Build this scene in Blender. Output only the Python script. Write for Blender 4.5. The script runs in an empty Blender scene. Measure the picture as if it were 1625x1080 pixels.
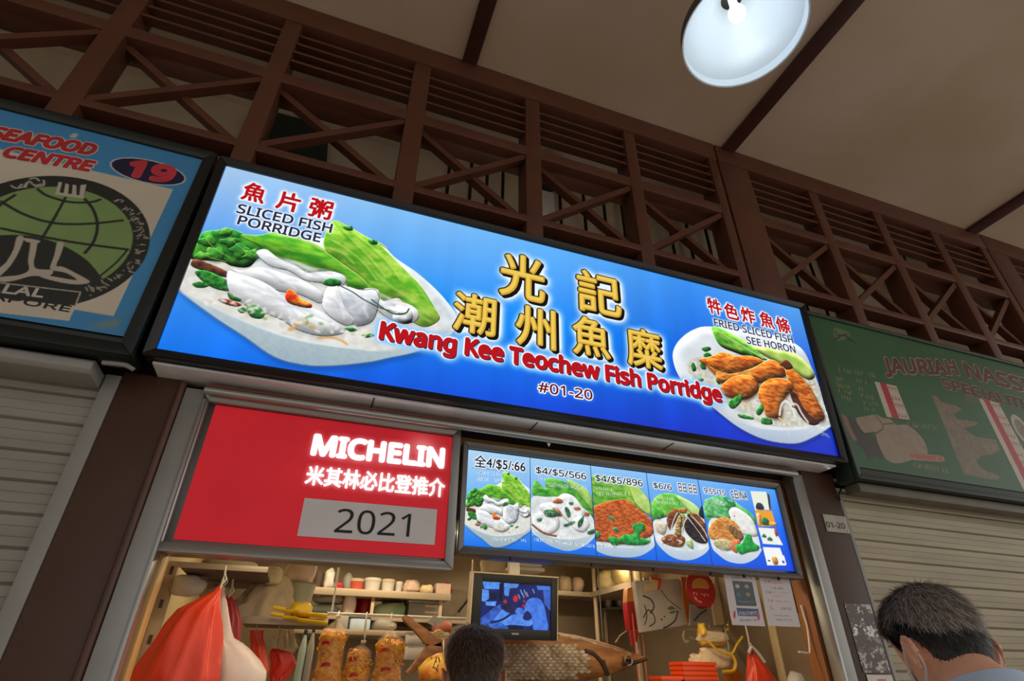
import bpy, bmesh, math, random
import numpy as np
from mathutils import Vector, Matrix
random.seed(7); rng = np.random.default_rng(7)
S = bpy.context.scene
COL = S.collection

# ------------------------------------------------------------------ camera, sky, exposure
YAW, PITCH, ROLL, FPX = 0.33713429, 0.55250331, 0.00884871, 870.517
EYE = np.array([0.0, 0.0, 1.5])
def _rot():
    c, s = math.cos, math.sin
    f = np.array([s(YAW)*c(PITCH), c(YAW)*c(PITCH), s(PITCH)])
    r = np.array([c(YAW), -s(YAW), 0.0]); u = np.cross(r, f)
    r2 = r*c(ROLL) + u*s(ROLL); u2 = -r*s(ROLL) + u*c(ROLL)
    return r2, u2, f
R_, U_, F_ = _rot()
camd = bpy.data.cameras.new('camera'); cam = bpy.data.objects.new('camera', camd); COL.objects.link(cam)
cam.matrix_world = Matrix(((R_[0], U_[0], -F_[0], EYE[0]), (R_[1], U_[1], -F_[1], EYE[1]), (R_[2], U_[2], -F_[2], EYE[2]), (0, 0, 0, 1)))
camd.sensor_width = 36.0; camd.lens = FPX*36.0/1625.0; camd.clip_start = 0.05
S.camera = cam
w = bpy.data.worlds.new('world'); S.world = w; w.use_nodes = True
_n = w.node_tree.nodes; _l = w.node_tree.links; _bg = _n['Background']          # daylight from the open sides, stronger from the right
_tc = _n.new('ShaderNodeTexCoord'); _sx = _n.new('ShaderNodeSeparateXYZ'); _mr = _n.new('ShaderNodeMapRange')
_l.new(_tc.outputs['Generated'], _sx.inputs[0]); _l.new(_sx.outputs['X'], _mr.inputs['Value'])
_mr.inputs['From Min'].default_value = -0.6; _mr.inputs['From Max'].default_value = 0.9; _mr.inputs['To Min'].default_value = 0.30; _mr.inputs['To Max'].default_value = 1.20
_l.new(_mr.outputs[0], _bg.inputs[1]); _bg.inputs[0].default_value = (1.0, 0.965, 0.93, 1)
S.view_settings.view_transform = 'Standard'; S.view_settings.look = 'None'
S.view_settings.exposure = 0.0; S.view_settings.gamma = 1.0; S.view_settings.use_curve_mapping = False

LAMP_W = 0.95          # each pendant
TUBE_W = 6.0           # the stall's tube lights and the added front one

def ray(px, py):
    return R_*((px-812.5)/FPX) - U_*((py-540)/FPX) + F_
def at(px, py, Y):                      # the point of the place seen at a pixel, at depth Y from the eye towards the wall
    d = ray(px, py); return EYE + d*(Y/d[1])
def zc(o, s, *pts):                     # coordinates read off an enlarged crop -> photograph pixels
    return [(o[0]+x/s, o[1]+y/s) for x, y in pts]
def toz(px, py, z):
    d = ray(px, py); return EYE + d*((z-1.5)/d[2])

# ------------------------------------------------------------------ colour and materials
def lin(c):
    c = np.asarray(c, float)/255.0
    return np.where(c <= 0.04045, c/12.92, ((c+0.055)/1.055)**2.4)
def rgba(c): return tuple(float(v) for v in lin(c)) + (1.0,)
MATS = {}
def mat(name, col, rough=0.55, metal=0.0, var=0.12, scale=8.0, bump=0.0, bscale=60.0, trans=0.0, coat=0.0, alpha=1.0, col2=None, stretch=None):
    if name in MATS: return MATS[name]
    m = bpy.data.materials.new(name); m.use_nodes = True; nt = m.node_tree; N = nt.nodes; L = nt.links
    b = N['Principled BSDF']; b.inputs['Roughness'].default_value = rough; b.inputs['Metallic'].default_value = metal
    tc = N.new('ShaderNodeTexCoord'); no = N.new('ShaderNodeTexNoise'); no.inputs['Scale'].default_value = scale; no.inputs['Detail'].default_value = 5
    mp = N.new('ShaderNodeMapping'); L.new(tc.outputs['Object'], mp.inputs[0]); L.new(mp.outputs[0], no.inputs['Vector'])
    if stretch: mp.inputs['Scale'].default_value = stretch
    r = N.new('ShaderNodeValToRGB'); c = lin(col)
    if col2 is None: lo, hi = c*(1-var), np.minimum(c*(1+var), 1)
    else: lo, hi = lin(col2), c
    r.color_ramp.elements[0].color = (*lo, 1); r.color_ramp.elements[1].color = (*hi, 1)
    r.color_ramp.elements[0].position = 0.35; r.color_ramp.elements[1].position = 0.65
    L.new(no.outputs[0], r.inputs[0]); L.new(r.outputs[0], b.inputs['Base Color'])
    if bump:
        n2 = N.new('ShaderNodeTexNoise'); n2.inputs['Scale'].default_value = bscale; n2.inputs['Detail'].default_value = 3
        L.new(mp.outputs[0], n2.inputs['Vector'])
        bp = N.new('ShaderNodeBump'); bp.inputs['Strength'].default_value = bump; bp.inputs['Distance'].default_value = 0.01
        L.new(n2.outputs[0], bp.inputs['Height']); L.new(bp.outputs[0], b.inputs['Normal'])
    if trans: b.inputs['Transmission Weight'].default_value = trans
    if coat: b.inputs['Coat Weight'].default_value = coat; b.inputs['Coat Roughness'].default_value = 0.15
    if alpha < 1: b.inputs['Alpha'].default_value = alpha
    MATS[name] = m; return m
def emit(name, col, k=1.0, sample=True):
    if name in MATS: return MATS[name]
    m = bpy.data.materials.new(name); m.use_nodes = True; nt = m.node_tree; nt.nodes.clear()
    e = nt.nodes.new('ShaderNodeEmission'); o = nt.nodes.new('ShaderNodeOutputMaterial')
    e.inputs[0].default_value = rgba(col); e.inputs[1].default_value = k
    nt.links.new(e.outputs[0], o.inputs[0])
    if not sample: m.cycles.emission_sampling = 'NONE'
    MATS[name] = m; return m
def printed(name, lit, k=1.0, rough=0.5):       # a print: colours of the artwork sit in the mesh's colour attribute
    m = bpy.data.materials.new(name); m.use_nodes = True; nt = m.node_tree
    a = nt.nodes.new('ShaderNodeAttribute'); a.attribute_name = 'print'
    b = nt.nodes['Principled BSDF']; b.inputs['Roughness'].default_value = rough
    if lit:
        b.inputs['Base Color'].default_value = (0.01, 0.01, 0.01, 1); b.inputs['Specular IOR Level'].default_value = 0.2
        nt.links.new(a.outputs['Color'], b.inputs['Emission Color']); b.inputs['Emission Strength'].default_value = k
        m.cycles.emission_sampling = 'NONE'
    else:
        nt.links.new(a.outputs['Color'], b.inputs['Base Color'])
    return m

# ------------------------------------------------------------------ mesh helpers
class Frame:
    def __init__(s, o, u=(1, 0, 0), v=(0, 0, 1)):
        s.o = np.array(o, float); s.u = np.array(u, float); s.v = np.array(v, float)
        s.u /= np.linalg.norm(s.u); s.v /= np.linalg.norm(s.v); s.n = np.cross(s.u, s.v)   # n towards the viewer (-y)
    def p(s, u, v, w=0.0): return s.o + s.u*u + s.v*v + s.n*w
    def hit(s, px, py):
        d = ray(px, py); t = np.dot(s.o-EYE, s.n)/np.dot(d, s.n); q = EYE+d*t-s.o
        return np.array([np.dot(q, s.u), np.dot(q, s.v)])
WF = Frame((0, 0, 0))
class MB:
    def __init__(s): s.v = []; s.f = []
    def add(s, verts, faces):
        n = len(s.v); s.v += [tuple(float(c) for c in p) for p in verts]; s.f += [tuple(n+i for i in f) for f in faces]; return s
    def hexa(s, P):                     # P: 8 points, bottom loop then top loop
        return s.add(P, [(3, 2, 1, 0), (4, 5, 6, 7), (0, 1, 5, 4), (1, 2, 6, 5), (2, 3, 7, 6), (3, 0, 4, 7)])
    def box(s, x0, x1, y0, y1, z0, z1):
        return s.hexa([(x0, y0, z0), (x1, y0, z0), (x1, y1, z0), (x0, y1, z0), (x0, y0, z1), (x1, y0, z1), (x1, y1, z1), (x0, y1, z1)])
    def fbox(s, F, u0, u1, v0, v1, w0, w1):
        return s.hexa([F.p(u0, v0, w1), F.p(u1, v0, w1), F.p(u1, v0, w0), F.p(u0, v0, w0), F.p(u0, v1, w1), F.p(u1, v1, w1), F.p(u1, v1, w0), F.p(u0, v1, w0)])
    def bar(s, a, b, wd, dp, up=(0, 0, 1)):
        a = np.array(a, float); b = np.array(b, float); d = b-a; d /= np.linalg.norm(d)
        n = np.cross(d, np.array(up, float))
        if np.linalg.norm(n) < 1e-6: n = np.cross(d, (1, 0, 0))
        n /= np.linalg.norm(n); m = np.cross(n, d)
        q = lambda c: [c-n*wd/2-m*dp/2, c+n*wd/2-m*dp/2, c+n*wd/2+m*dp/2, c-n*wd/2+m*dp/2]
        return s.hexa(q(a)+q(b))
    def rings(s, rings, cap=True, closed=True):
        n = len(rings[0]); V = [p for r in rings for p in r]; Fc = []
        for i in range(len(rings)-1):
            for j in range(n if closed else n-1):
                k = (j+1) % n; Fc.append((i*n+j, i*n+k, (i+1)*n+k, (i+1)*n+j))
        if cap and closed: Fc += [tuple(range(n-1, -1, -1)), tuple((len(rings)-1)*n+j for j in range(n))]
        return s.add(V, Fc)
    def tube(s, pts, r, n=8):
        pts = [np.array(p, float) for p in pts]; rr = r if hasattr(r, '__len__') else [r]*len(pts); R = []; m = None
        for i, p in enumerate(pts):
            d = pts[min(i+1, len(pts)-1)]-pts[max(i-1, 0)]; d /= (np.linalg.norm(d)+1e-12)
            if m is None: m = np.cross(d, (0, 0, 1.0)) if abs(d[2]) < .9 else np.cross(d, (1.0, 0, 0))
            m = m-d*np.dot(m, d); m /= (np.linalg.norm(m)+1e-12); k = np.cross(d, m)
            R.append([p+rr[i]*(m*math.cos(t)+k*math.sin(t)) for t in np.linspace(0, 2*math.pi, n, endpoint=False)])
        return s.rings(R)
    def lathe(s, c, prof, n=32, cap=True, sx=1.0, sy=1.0):
        c = np.array(c, float)
        return s.rings([[c+np.array([r*sx*math.cos(t), r*sy*math.sin(t), z]) for t in np.linspace(0, 2*math.pi, n, endpoint=False)] for r, z in prof], cap)
    def poly(s, F, uv, w0, w1):         # extruded outline on a frame
        n = len(uv); a = [F.p(u, v, w1) for u, v in uv]; b = [F.p(u, v, w0) for u, v in uv]
        return s.add(a+b, [tuple(range(n)), tuple(range(2*n-1, n-1, -1))]+[(i, n+i, n+(i+1) % n, (i+1) % n) for i in range(n)])
    def build(s, name, m, parent=None, bevel=0.0, smooth=False, seg=2, angle=40, flat=False):
        me = bpy.data.meshes.new(name); off = np.array(parent.matrix_world.translation if parent is not None else (0, 0, 0))
        p = parent
        off = np.zeros(3)
        while p is not None: off = off+np.array(p.location); p = p.parent
        me.from_pydata([tuple(np.array(v)-off) for v in s.v], [], s.f)
        bm = bmesh.new(); bm.from_mesh(me); (None if flat else bmesh.ops.recalc_face_normals(bm, faces=bm.faces))
        if bevel:
            es = [e for e in bm.edges if len(e.link_faces) == 2 and e.calc_face_angle(0) > 0.6]
            bmesh.ops.bevel(bm, geom=es, offset=bevel, segments=seg, profile=0.5, affect='EDGES', clamp_overlap=True)
        bm.to_mesh(me); bm.free()
        if smooth or bevel:
            me.polygons.foreach_set('use_smooth', [True]*len(me.polygons)); me.set_sharp_from_angle(angle=math.radians(angle))
        o = bpy.data.objects.new(name, me); COL.objects.link(o)
        if m is not None: me.materials.append(m)
        if parent is not None: o.parent = parent
        return o
def tag(o, label, cat, group=None):
    o['label'] = label; o['category'] = cat
    if group: o['group'] = group
    return o
def thing(name, label, cat, loc, group=None):
    o = bpy.data.objects.new(name, None); COL.objects.link(o); o.location = tuple(float(c) for c in loc); o.empty_display_size = 0.1
    return tag(o, label, cat, group)
def adopt(face, root):                  # the writing belongs to the printed face
    for o in list(root.children):
        if o.name.startswith('lettering'): o.parent = face
    return face
def struct(o): o['kind'] = 'structure'; return o
def copy_tree(o, parent=None):
    c = o.copy(); COL.objects.link(c)
    if parent is not None: c.parent = parent
    for ch in o.children: copy_tree(ch, c)
    return c

# ------------------------------------------------------------------ writing
TXT = {}
try: FONT = bpy.data.fonts.load(bpy.utils.system_resource('DATAFILES', path='fonts')+'/NotoSansMath-Regular.woff2')    # Blender's own interface face
except Exception: FONT = None
def text_geo(s, shear=0.0):
    key = (s, shear)
    if key in TXT: return TXT[key]
    cu = bpy.data.curves.new('t', 'FONT'); cu.body = s; cu.shear = shear; cu.resolution_u = 5
    if FONT is not None and s.isascii(): cu.font = FONT
    ob = bpy.data.objects.new('t', cu); COL.objects.link(ob); bpy.context.view_layer.update()
    me = bpy.data.meshes.new_from_object(ob.evaluated_get(bpy.context.evaluated_depsgraph_get()))
    V = np.array([v.co[:2] for v in me.vertices]).reshape(-1, 2); Fc = [tuple(p.vertices) for p in me.polygons]
    bpy.data.objects.remove(ob); bpy.data.curves.remove(cu); bpy.data.meshes.remove(me)
    TXT[key] = (V, Fc); return TXT[key]
def cap_h(): return text_geo('H')[0][:, 1].max()

# ------------------------------------------------------------------ printed artwork (painted into colour attributes of flat grids)
def blur(a, r):
    r = int(max(1, round(r)))
    for _ in range(2):
        for ax in (0, 1):
            p = [(0, 0)]*a.ndim; p[ax] = (r+1, r)
            c = np.cumsum(np.pad(a, p, mode='edge'), axis=ax)
            n = a.shape[ax]; hi = np.take(c, range(2*r+1, 2*r+1+n), axis=ax); lo = np.take(c, range(0, n), axis=ax)
            a = (hi-lo)/(2*r+1)
    return a
def vnoise(H, W, sx, sy=None, octv=3, seed=0):
    g = np.random.default_rng(seed); out = np.zeros((H, W)); amp = 1.0; tot = 0
    sy = sy or sx
    for o in range(octv):
        nx, ny = int(W/sx)+3, int(H/sy)+3; G = g.random((ny, nx))
        X = np.arange(W)/sx; Y = np.arange(H)/sy; xi = X.astype(int); yi = Y.astype(int); fx = X-xi; fy = (Y-yi)[:, None]
        fx = fx*fx*(3-2*fx); fy = fy*fy*(3-2*fy)
        a = G[yi][:, xi]*(1-fx)+G[yi][:, xi+1]*fx; b = G[yi+1][:, xi]*(1-fx)+G[yi+1][:, xi+1]*fx
        out += amp*(a*(1-fy)+b*fy); tot += amp; amp *= .5; sx = max(sx/2, 1.0); sy = max(sy/2, 1.0)
    return out/tot
def smooth_poly(p, n=5):
    p = np.asarray(p, float); N = len(p); out = []
    for i in range(N):
        a, b, c, d = p[i-1], p[i], p[(i+1) % N], p[(i+2) % N]
        for t in np.arange(n)/n:
            out.append(.5*((2*b)+(-a+c)*t+(2*a-5*b+4*c-d)*t*t+(-a+3*b-3*c+d)*t**3))
    return np.array(out)
def smooth_line(p, n=6):
    p = np.asarray(p, float); q = np.vstack([p[0], p, p[-1]]); out = []
    for i in range(1, len(q)-2):
        a, b, c, d = q[i-1:i+3]
        for t in np.arange(n)/n: out.append(.5*((2*b)+(-a+c)*t+(2*a-5*b+4*c-d)*t*t+(-a+3*b-3*c+d)*t**3))
    out.append(p[-1]); return np.array(out)

class Board:
    """A flat print on a frame: maps photograph pixels to the board's own metres and holds its painted artwork."""
    def __init__(s, F, wu, hv, W, H, corners=None):
        s.F = F; s.wu = wu; s.hv = hv; s.W = W; s.H = H; s.a = np.zeros((H, W, 3)); s.hm = None
        if corners is not None:          # TL TR BR BL in the photograph
            A = []
            for (x, y), (X, Y) in zip(corners, ((0, hv), (wu, hv), (wu, 0), (0, 0))):
                A.append([x, y, 1, 0, 0, 0, -X*x, -X*y, -X]); A.append([0, 0, 0, x, y, 1, -Y*x, -Y*y, -Y])
            s.hm = np.linalg.svd(np.array(A))[2][-1].reshape(3, 3)
    def uv(s, px, py):
        if s.hm is None: return s.F.hit(px, py)
        q = s.hm @ np.array([px, py, 1.0]); return q[:2]/q[2]
    def xy(s, pts):
        q = np.array([s.uv(*p) for p in pts]); return np.c_[q[:, 0]/s.wu*s.W, (1-q[:, 1]/s.hv)*s.H]
    def fill(s, col): s.a[:] = col
    def mask(s, P, ss=2):               # P in canvas coordinates; returns (y0, x0, mask)
        P = np.asarray(P, float); x0 = max(0, int(P[:, 0].min())-14); x1 = min(s.W, int(P[:, 0].max())+15); y0 = max(0, int(P[:, 1].min())-14); y1 = min(s.H, int(P[:, 1].max())+15)
        if x1 <= x0 or y1 <= y0: return None
        X = (np.arange((x1-x0)*ss)+.5)/ss+x0; Y = ((np.arange((y1-y0)*ss)+.5)/ss+y0)[:, None]
        m = np.zeros(((y1-y0)*ss, (x1-x0)*ss), bool)
        for (ax, ay), (bx, by) in zip(P, np.roll(P, -1, 0)):
            if ay == by: continue
            c = (Y > min(ay, by)) & (Y <= max(ay, by)); xi = ax+(Y-ay)*(bx-ax)/(by-ay)
            m ^= c & (X < xi)
        m = m.reshape(y1-y0, ss, x1-x0, ss).mean((1, 3)); return y0, x0, m
    def paint(s, P, col, soft=0, op=1.0, col2=None, noise=0.0, ns=6, nsy=None, shade=0.0, depth=6, edge=0.0, light=(-.45, -.8), seed=None, grad=None):
        r = s.mask(P)
        if r is None: return
        y0, x0, m = r; h, w_ = m.shape; mm = blur(m, soft) if soft else m
        c = np.ones((h, w_, 3))*np.array(col, float)
        sd = seed if seed is not None else int(abs(P[0][0]*31+P[0][1]*17)) % 9999
        if col2 is not None:
            t = np.clip((vnoise(h, w_, ns, nsy, 3, sd)-.5)*2.2+.5, 0, 1)[..., None]
            if grad: t = np.clip(np.linspace(0, 1, h)[:, None, None]*np.ones((1, w_, 1))+(t-.5)*noise, 0, 1)
            c = c*(1-t)+np.array(col2, float)*t
        elif noise: c = c*(1+noise*(vnoise(h, w_, ns, nsy, 3, sd)[..., None]-.5)*2)
        if shade or edge:
            hh = blur(m, depth)*m; gy, gx = np.gradient(hh); sh = -(gx*light[0]+gy*light[1])*depth
            c = c*(1+shade*sh[..., None]*2)*(1-edge*np.clip(1-hh, 0, 1)[..., None])
        t = (mm*op)[..., None]; s.a[y0:y0+h, x0:x0+w_] = s.a[y0:y0+h, x0:x0+w_]*(1-t)+np.clip(c, 0, 255)*t
    def line(s, pts, wd, col, op=1.0, soft=0, taper=False):
        P = np.asarray(pts, float); d = np.gradient(P, axis=0); n = np.c_[-d[:, 1], d[:, 0]]; n /= (np.linalg.norm(n, axis=1)[:, None]+1e-9)
        k = np.sin(np.linspace(0.05, math.pi-.05, len(P)))[:, None] if taper else 1.0
        s.paint(np.vstack([P+n*wd/2*k, (P-n*wd/2*k)[::-1]]), col, op=op, soft=soft)
    def ppoly(s, pts, col, sm=True, **k): q = s.xy(pts); s.paint(smooth_poly(q) if sm else q, col, **k)
    def pline(s, pts, wd, col, **k): s.line(smooth_line(s.xy(pts)), wd, col, **k)
    def ell(s, c, rx, ry, ang=0.0):
        t = np.linspace(0, 2*math.pi, 20, endpoint=False); x = rx*np.cos(t); y = ry*np.sin(t)
        return np.c_[c[0]+x*math.cos(ang)-y*math.sin(ang), c[1]+x*math.sin(ang)+y*math.cos(ang)]
    def tri_mask(s, V, Fc):              # rasterise text triangles (canvas coordinates)
        x0 = max(0, int(V[:, 0].min())-30); x1 = min(s.W, int(V[:, 0].max())+31); y0 = max(0, int(V[:, 1].min())-30); y1 = min(s.H, int(V[:, 1].max())+31)
        m = np.zeros((y1-y0, x1-x0))
        for f in Fc:
            for k in range(1, len(f)-1):
                t = V[[f[0], f[k], f[k+1]]]; a0, b0 = np.floor(t.min(0)).astype(int)-[x0, y0]; a1, b1 = np.ceil(t.max(0)).astype(int)+1-[x0, y0]
                a0 = max(a0, 0); b0 = max(b0, 0); a1 = min(a1, x1-x0); b1 = min(b1, y1-y0)
                if a1 <= a0 or b1 <= b0: continue
                X = np.arange(a0, a1)+x0+.5; Y = (np.arange(b0, b1)+y0+.5)[:, None]
                e = lambda p, q: (q[0]-p[0])*(Y-p[1])-(q[1]-p[1])*(X-p[0])
                w0, w1, w2 = e(t[0], t[1]), e(t[1], t[2]), e(t[2], t[0])
                m[b0:b1, a0:a1] = np.maximum(m[b0:b1, a0:a1], (((w0 >= 0) & (w1 >= 0) & (w2 >= 0)) | ((w0 <= 0) & (w1 <= 0) & (w2 <= 0))).astype(float))
        return y0, x0, m
    # --- text: returns board metres of the glyph vertices
    def tmap(s, txt, LL, LR, hpx, bold=0.0, shear=0.0, cjk=False, dx=0, dy=0):
        V, Fc = text_geo(txt, shear); a = s.uv(*LL); b = s.uv(*LR); e = 1e-3
        inv_ = np.linalg.norm(np.array(s.px(*(a+[0, e])))-np.array(s.px(*a)))/e; hm = hpx/inv_
        x0, x1 = V[:, 0].min(), V[:, 0].max(); y0, y1 = (V[:, 1].min(), V[:, 1].max()) if cjk else (0.0, cap_h())
        q = a[None]+(b-a)[None]*((V[:, 0]-x0)/(x1-x0))[:, None]; q[:, 1] += (V[:, 1]-y0)/(y1-y0)*hm; q[:, 0] += dx; q[:, 1] += dy
        r = bold*hm/(y1-y0)
        if r <= 0: return q, Fc
        Q = [q]; G = list(Fc); n = len(q)          # emboldened: the stroke swept around a small circle
        for k, t in enumerate(np.linspace(0, 2*math.pi, 12, endpoint=False)):
            Q.append(q+r*np.array([math.cos(t), math.sin(t)])); G += [tuple(i+n*(k+1) for i in f) for f in Fc]
        return np.vstack(Q), G
    def px(s, u, v):
        if s.hm is not None:
            q = np.linalg.inv(s.hm) @ np.array([u, v, 1.0]); return q[:2]/q[2]
        d = s.F.p(u, v)-EYE; z = np.dot(d, F_); return np.array([812.5+FPX*np.dot(d, R_)/z, 540-FPX*np.dot(d, U_)/z])
    def letter(s, txt, LL, LR, hpx, m, parent, w=0.001, name='lettering', halo=None, hr=5, hop=1.0, hgain=1.6, **k):
        q, Fc = s.tmap(txt, LL, LR, hpx, **k)
        if halo is not None:
            c = np.c_[q[:, 0]/s.wu*s.W, (1-q[:, 1]/s.hv)*s.H]; y0, x0, mk = s.tri_mask(c, Fc)
            mk = np.clip(blur(mk, hr)*hgain, 0, 1)[..., None]*hop; h, w_ = mk.shape[:2]
            s.a[y0:y0+h, x0:x0+w_] = s.a[y0:y0+h, x0:x0+w_]*(1-mk)+np.array(halo, float)*mk
        if m is None: return None
        n = len(text_geo(txt, k.get('shear', 0.0))[0]); P = [s.F.p(u, v, w-.00005*(i//n)) for i, (u, v) in enumerate(q)]
        words = [Fc]; ns = txt.strip().count(' ')
        if ns:                               # each word its own piece: cut at the widest gaps along the line
            iv = sorted((q[list(f), 0].min(), q[list(f), 0].max()) for f in Fc); end = iv[0][1]; gaps = []
            for x0, x1 in iv[1:]:
                if x0 > end: gaps.append((x0-end, (x0+end)/2))
                end = max(end, x1)
            cuts = sorted(c for _, c in sorted(gaps)[-ns:]); words = [[] for _ in range(len(cuts)+1)]
            for f in Fc: words[sum(q[list(f), 0].mean() > c for c in cuts)].append(f)
        for wf in words:
            ids = sorted({i for f in wf for i in f}); ix = {v: i for i, v in enumerate(ids)}
            b = MB(); b.add([P[i] for i in ids], [tuple(ix[i] for i in f) for f in wf]); o = b.build(name, m, parent, flat=True)
        return o
    def char(s, txt, cx, cy, wpx, hpx, m, parent, **k):   # one character centred on a photograph pixel
        c = s.uv(cx, cy); e = 1e-3
        ku = np.linalg.norm(s.px(*(c+[e, 0]))-s.px(*c))/e; kv = np.linalg.norm(s.px(*(c+[0, e]))-s.px(*c))/e
        a = c-[wpx/ku/2, hpx/kv/2]; b = c+[wpx/ku/2, -hpx/kv/2]
        return s.letter(txt, tuple(s.px(*a)), tuple(s.px(*b)), hpx, m, parent, cjk=True, **k)
    def build(s, name, m, parent, w=0.0):
        H, W = s.H, s.W; u = np.linspace(0, s.wu, W); v = np.linspace(s.hv, 0, H); off = np.zeros(3); p = parent
        while p is not None: off = off+np.array(p.location); p = p.parent
        o0 = s.F.o+s.F.n*w-off
        co = (o0[None, None]+u[None, :, None]*s.F.u+v[:, None, None]*s.F.v).reshape(-1, 3)
        i = np.arange(H*W).reshape(H, W); q = np.stack([i[1:, :-1], i[1:, 1:], i[:-1, 1:], i[:-1, :-1]], -1).reshape(-1, 4)
        me = bpy.data.meshes.new(name); me.vertices.add(H*W); me.vertices.foreach_set('co', co.astype(np.float32).ravel())
        me.loops.add(q.size); me.loops.foreach_set('vertex_index', q.astype(np.int32).ravel())
        me.polygons.add(len(q)); me.polygons.foreach_set('loop_start', np.arange(0, q.size, 4, dtype=np.int32))
        me.update(); me.validate()
        at_ = me.color_attributes.new('print', 'FLOAT_COLOR', 'POINT')
        c = np.ones((H*W, 4), np.float32); c[:, :3] = lin(np.clip(s.a, 0, 255)).reshape(-1, 3); at_.data.foreach_set('color', c.ravel())
        me.materials.append(m); o = bpy.data.objects.new(name, me); COL.objects.link(o)
        if parent is not None: o.parent = parent
        return o
def frame_ring(F, u0, u1, v0, v1, t, w0, w1, lip=0.0):
    """Four mitred bars around the rectangle u0..u1, v0..v1 (outer size), t wide."""
    b = MB(); O = [(u0, v0), (u1, v0), (u1, v1), (u0, v1)]; I = [(u0+t, v0+t), (u1-t, v0+t), (u1-t, v1-t), (u0+t, v1-t)]
    for k in range(4):
        j = (k+1) % 4
        b.hexa([F.p(*O[k], w0), F.p(*O[j], w0), F.p(*I[j], w0), F.p(*I[k], w0), F.p(*O[k], w1), F.p(*O[j], w1), F.p(*I[j], w1+lip), F.p(*I[k], w1+lip)])
    return b
# ------------------------------------------------------------------ materials of the place
M_ceil = mat('ceiling_paint', (210, 192, 176), .8, var=.10, scale=1.1, col2=(196, 174, 152))
M_brown = mat('brown_paint', (92, 53, 37), .45, var=.10, scale=6, bump=.15, bscale=90)
M_beam = mat('dark_batten', (74, 42, 36), .5, scale=5)
M_col = mat('column_paint', (72, 45, 29), .5, var=.10, scale=3, bump=.1)
M_steel = mat('galvanised_steel', (150, 150, 146), .42, .55, var=.08, scale=5, bump=.06)
M_rail = mat('guide_rail_paint', (150, 149, 143), .5, .1, var=.06, scale=4)
M_shut = mat('shutter_left_paint', (148, 145, 135), .5, .1, var=.07, scale=2.5, stretch=(1, 1, 6))
M_shutr = mat('shutter_right_paint', (172, 162, 138), .5, .1, var=.10, scale=2.0, stretch=(1, 1, 8))
M_blk = mat('black_frame', (24, 25, 26), .35, .2, var=.1)
M_alu = mat('aluminium', (165, 165, 163), .32, .75, var=.05, scale=3)
M_alud = mat('dark_aluminium', (120, 118, 114), .35, .7, var=.05, scale=3)
M_plast = mat('upper_wall_plaster', (206, 188, 158), .85, var=.14, scale=1.6)
M_dark = mat('dark_void_paint', (46, 30, 24), .7)
M_cream = mat('cream_wall', (214, 190, 142), .55, var=.05, scale=2)
M_wallin = mat('stall_wall_panel', (150, 132, 108), .38, .35, var=.10, scale=2)
M_floor = mat('floor_tiles', (218, 206, 188), .5, var=.06, scale=3)
M_wood = mat('lining_board', (196, 152, 92), .5, var=.12, scale=6, stretch=(8, 8, 1))
M_woodo = mat('orange_lining_board', (140, 82, 36), .5, var=.12, scale=6, stretch=(8, 8, 1))
M_white = mat('white_plastic', (222, 216, 204), .4, var=.04)
M_cloth = mat('beige_cloth', (186, 166, 136), .85, var=.1, bump=.3, bscale=30)

# ------------------------------------------------------------------ room shell
Zr = lambda z: z+1.5
struct(MB().box(-16, 18, -22, 4.2, -.12, 0).build('floor', M_floor))
cb = MB().box(-6, 9, -3.6, 3.3, Zr(3.29), Zr(3.41)); struct(cb.build('ceiling', M_ceil))
for i, (x0, x1) in enumerate(((.353, .445), (2.292, 2.394), (4.785, 4.90), (-2.1, -2.0))):
    struct(MB().box(x0, x1, -3.6, 1.995, Zr(3.262), Zr(3.2895)).build('trim_%d' % (i+1), M_beam, bevel=.004))
# fascia wall behind the sign boards, and the loft behind the lattice
struct(MB().box(-6, 9, 2.055, 2.11, Zr(.885), Zr(1.86)).build('wall_fascia', M_dark))
struct(MB().box(-6, 9, 2.62, 2.72, Zr(.9), Zr(3.29)).build('wall_upper_back', M_plast))
struct(MB().box(-6, 9, 2.11, 2.62, Zr(.86), Zr(.9)).build('wall_loft_deck', M_dark))
struct(MB().box(-6, 9, 2.13, 2.26, Zr(1.70), Zr(2.03)).build('trim_5', M_brown, bevel=.006))
# the open stall
struct(MB().box(-.56, 2.3, 4.0, 4.1, 0, Zr(.86)).build('wall_back', M_wallin))
struct(MB().box(-.60, -.53, 2.14, 4.0, 0, Zr(.86)).build('wall_left', M_cream))
struct(MB().box(2.26, 2.34, 2.14, 4.0, 0, Zr(.86)).build('wall_right', M_wallin))
struct(MB().box(-.53, 2.26, 2.14, 4.0, Zr(.74), Zr(.86)).build('ceiling_stall', M_cream))

struct(MB().box(-.512, 2.203, 2.115, 2.135, Zr(.74), Zr(.885)).build('wall_header', M_wood))
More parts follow.
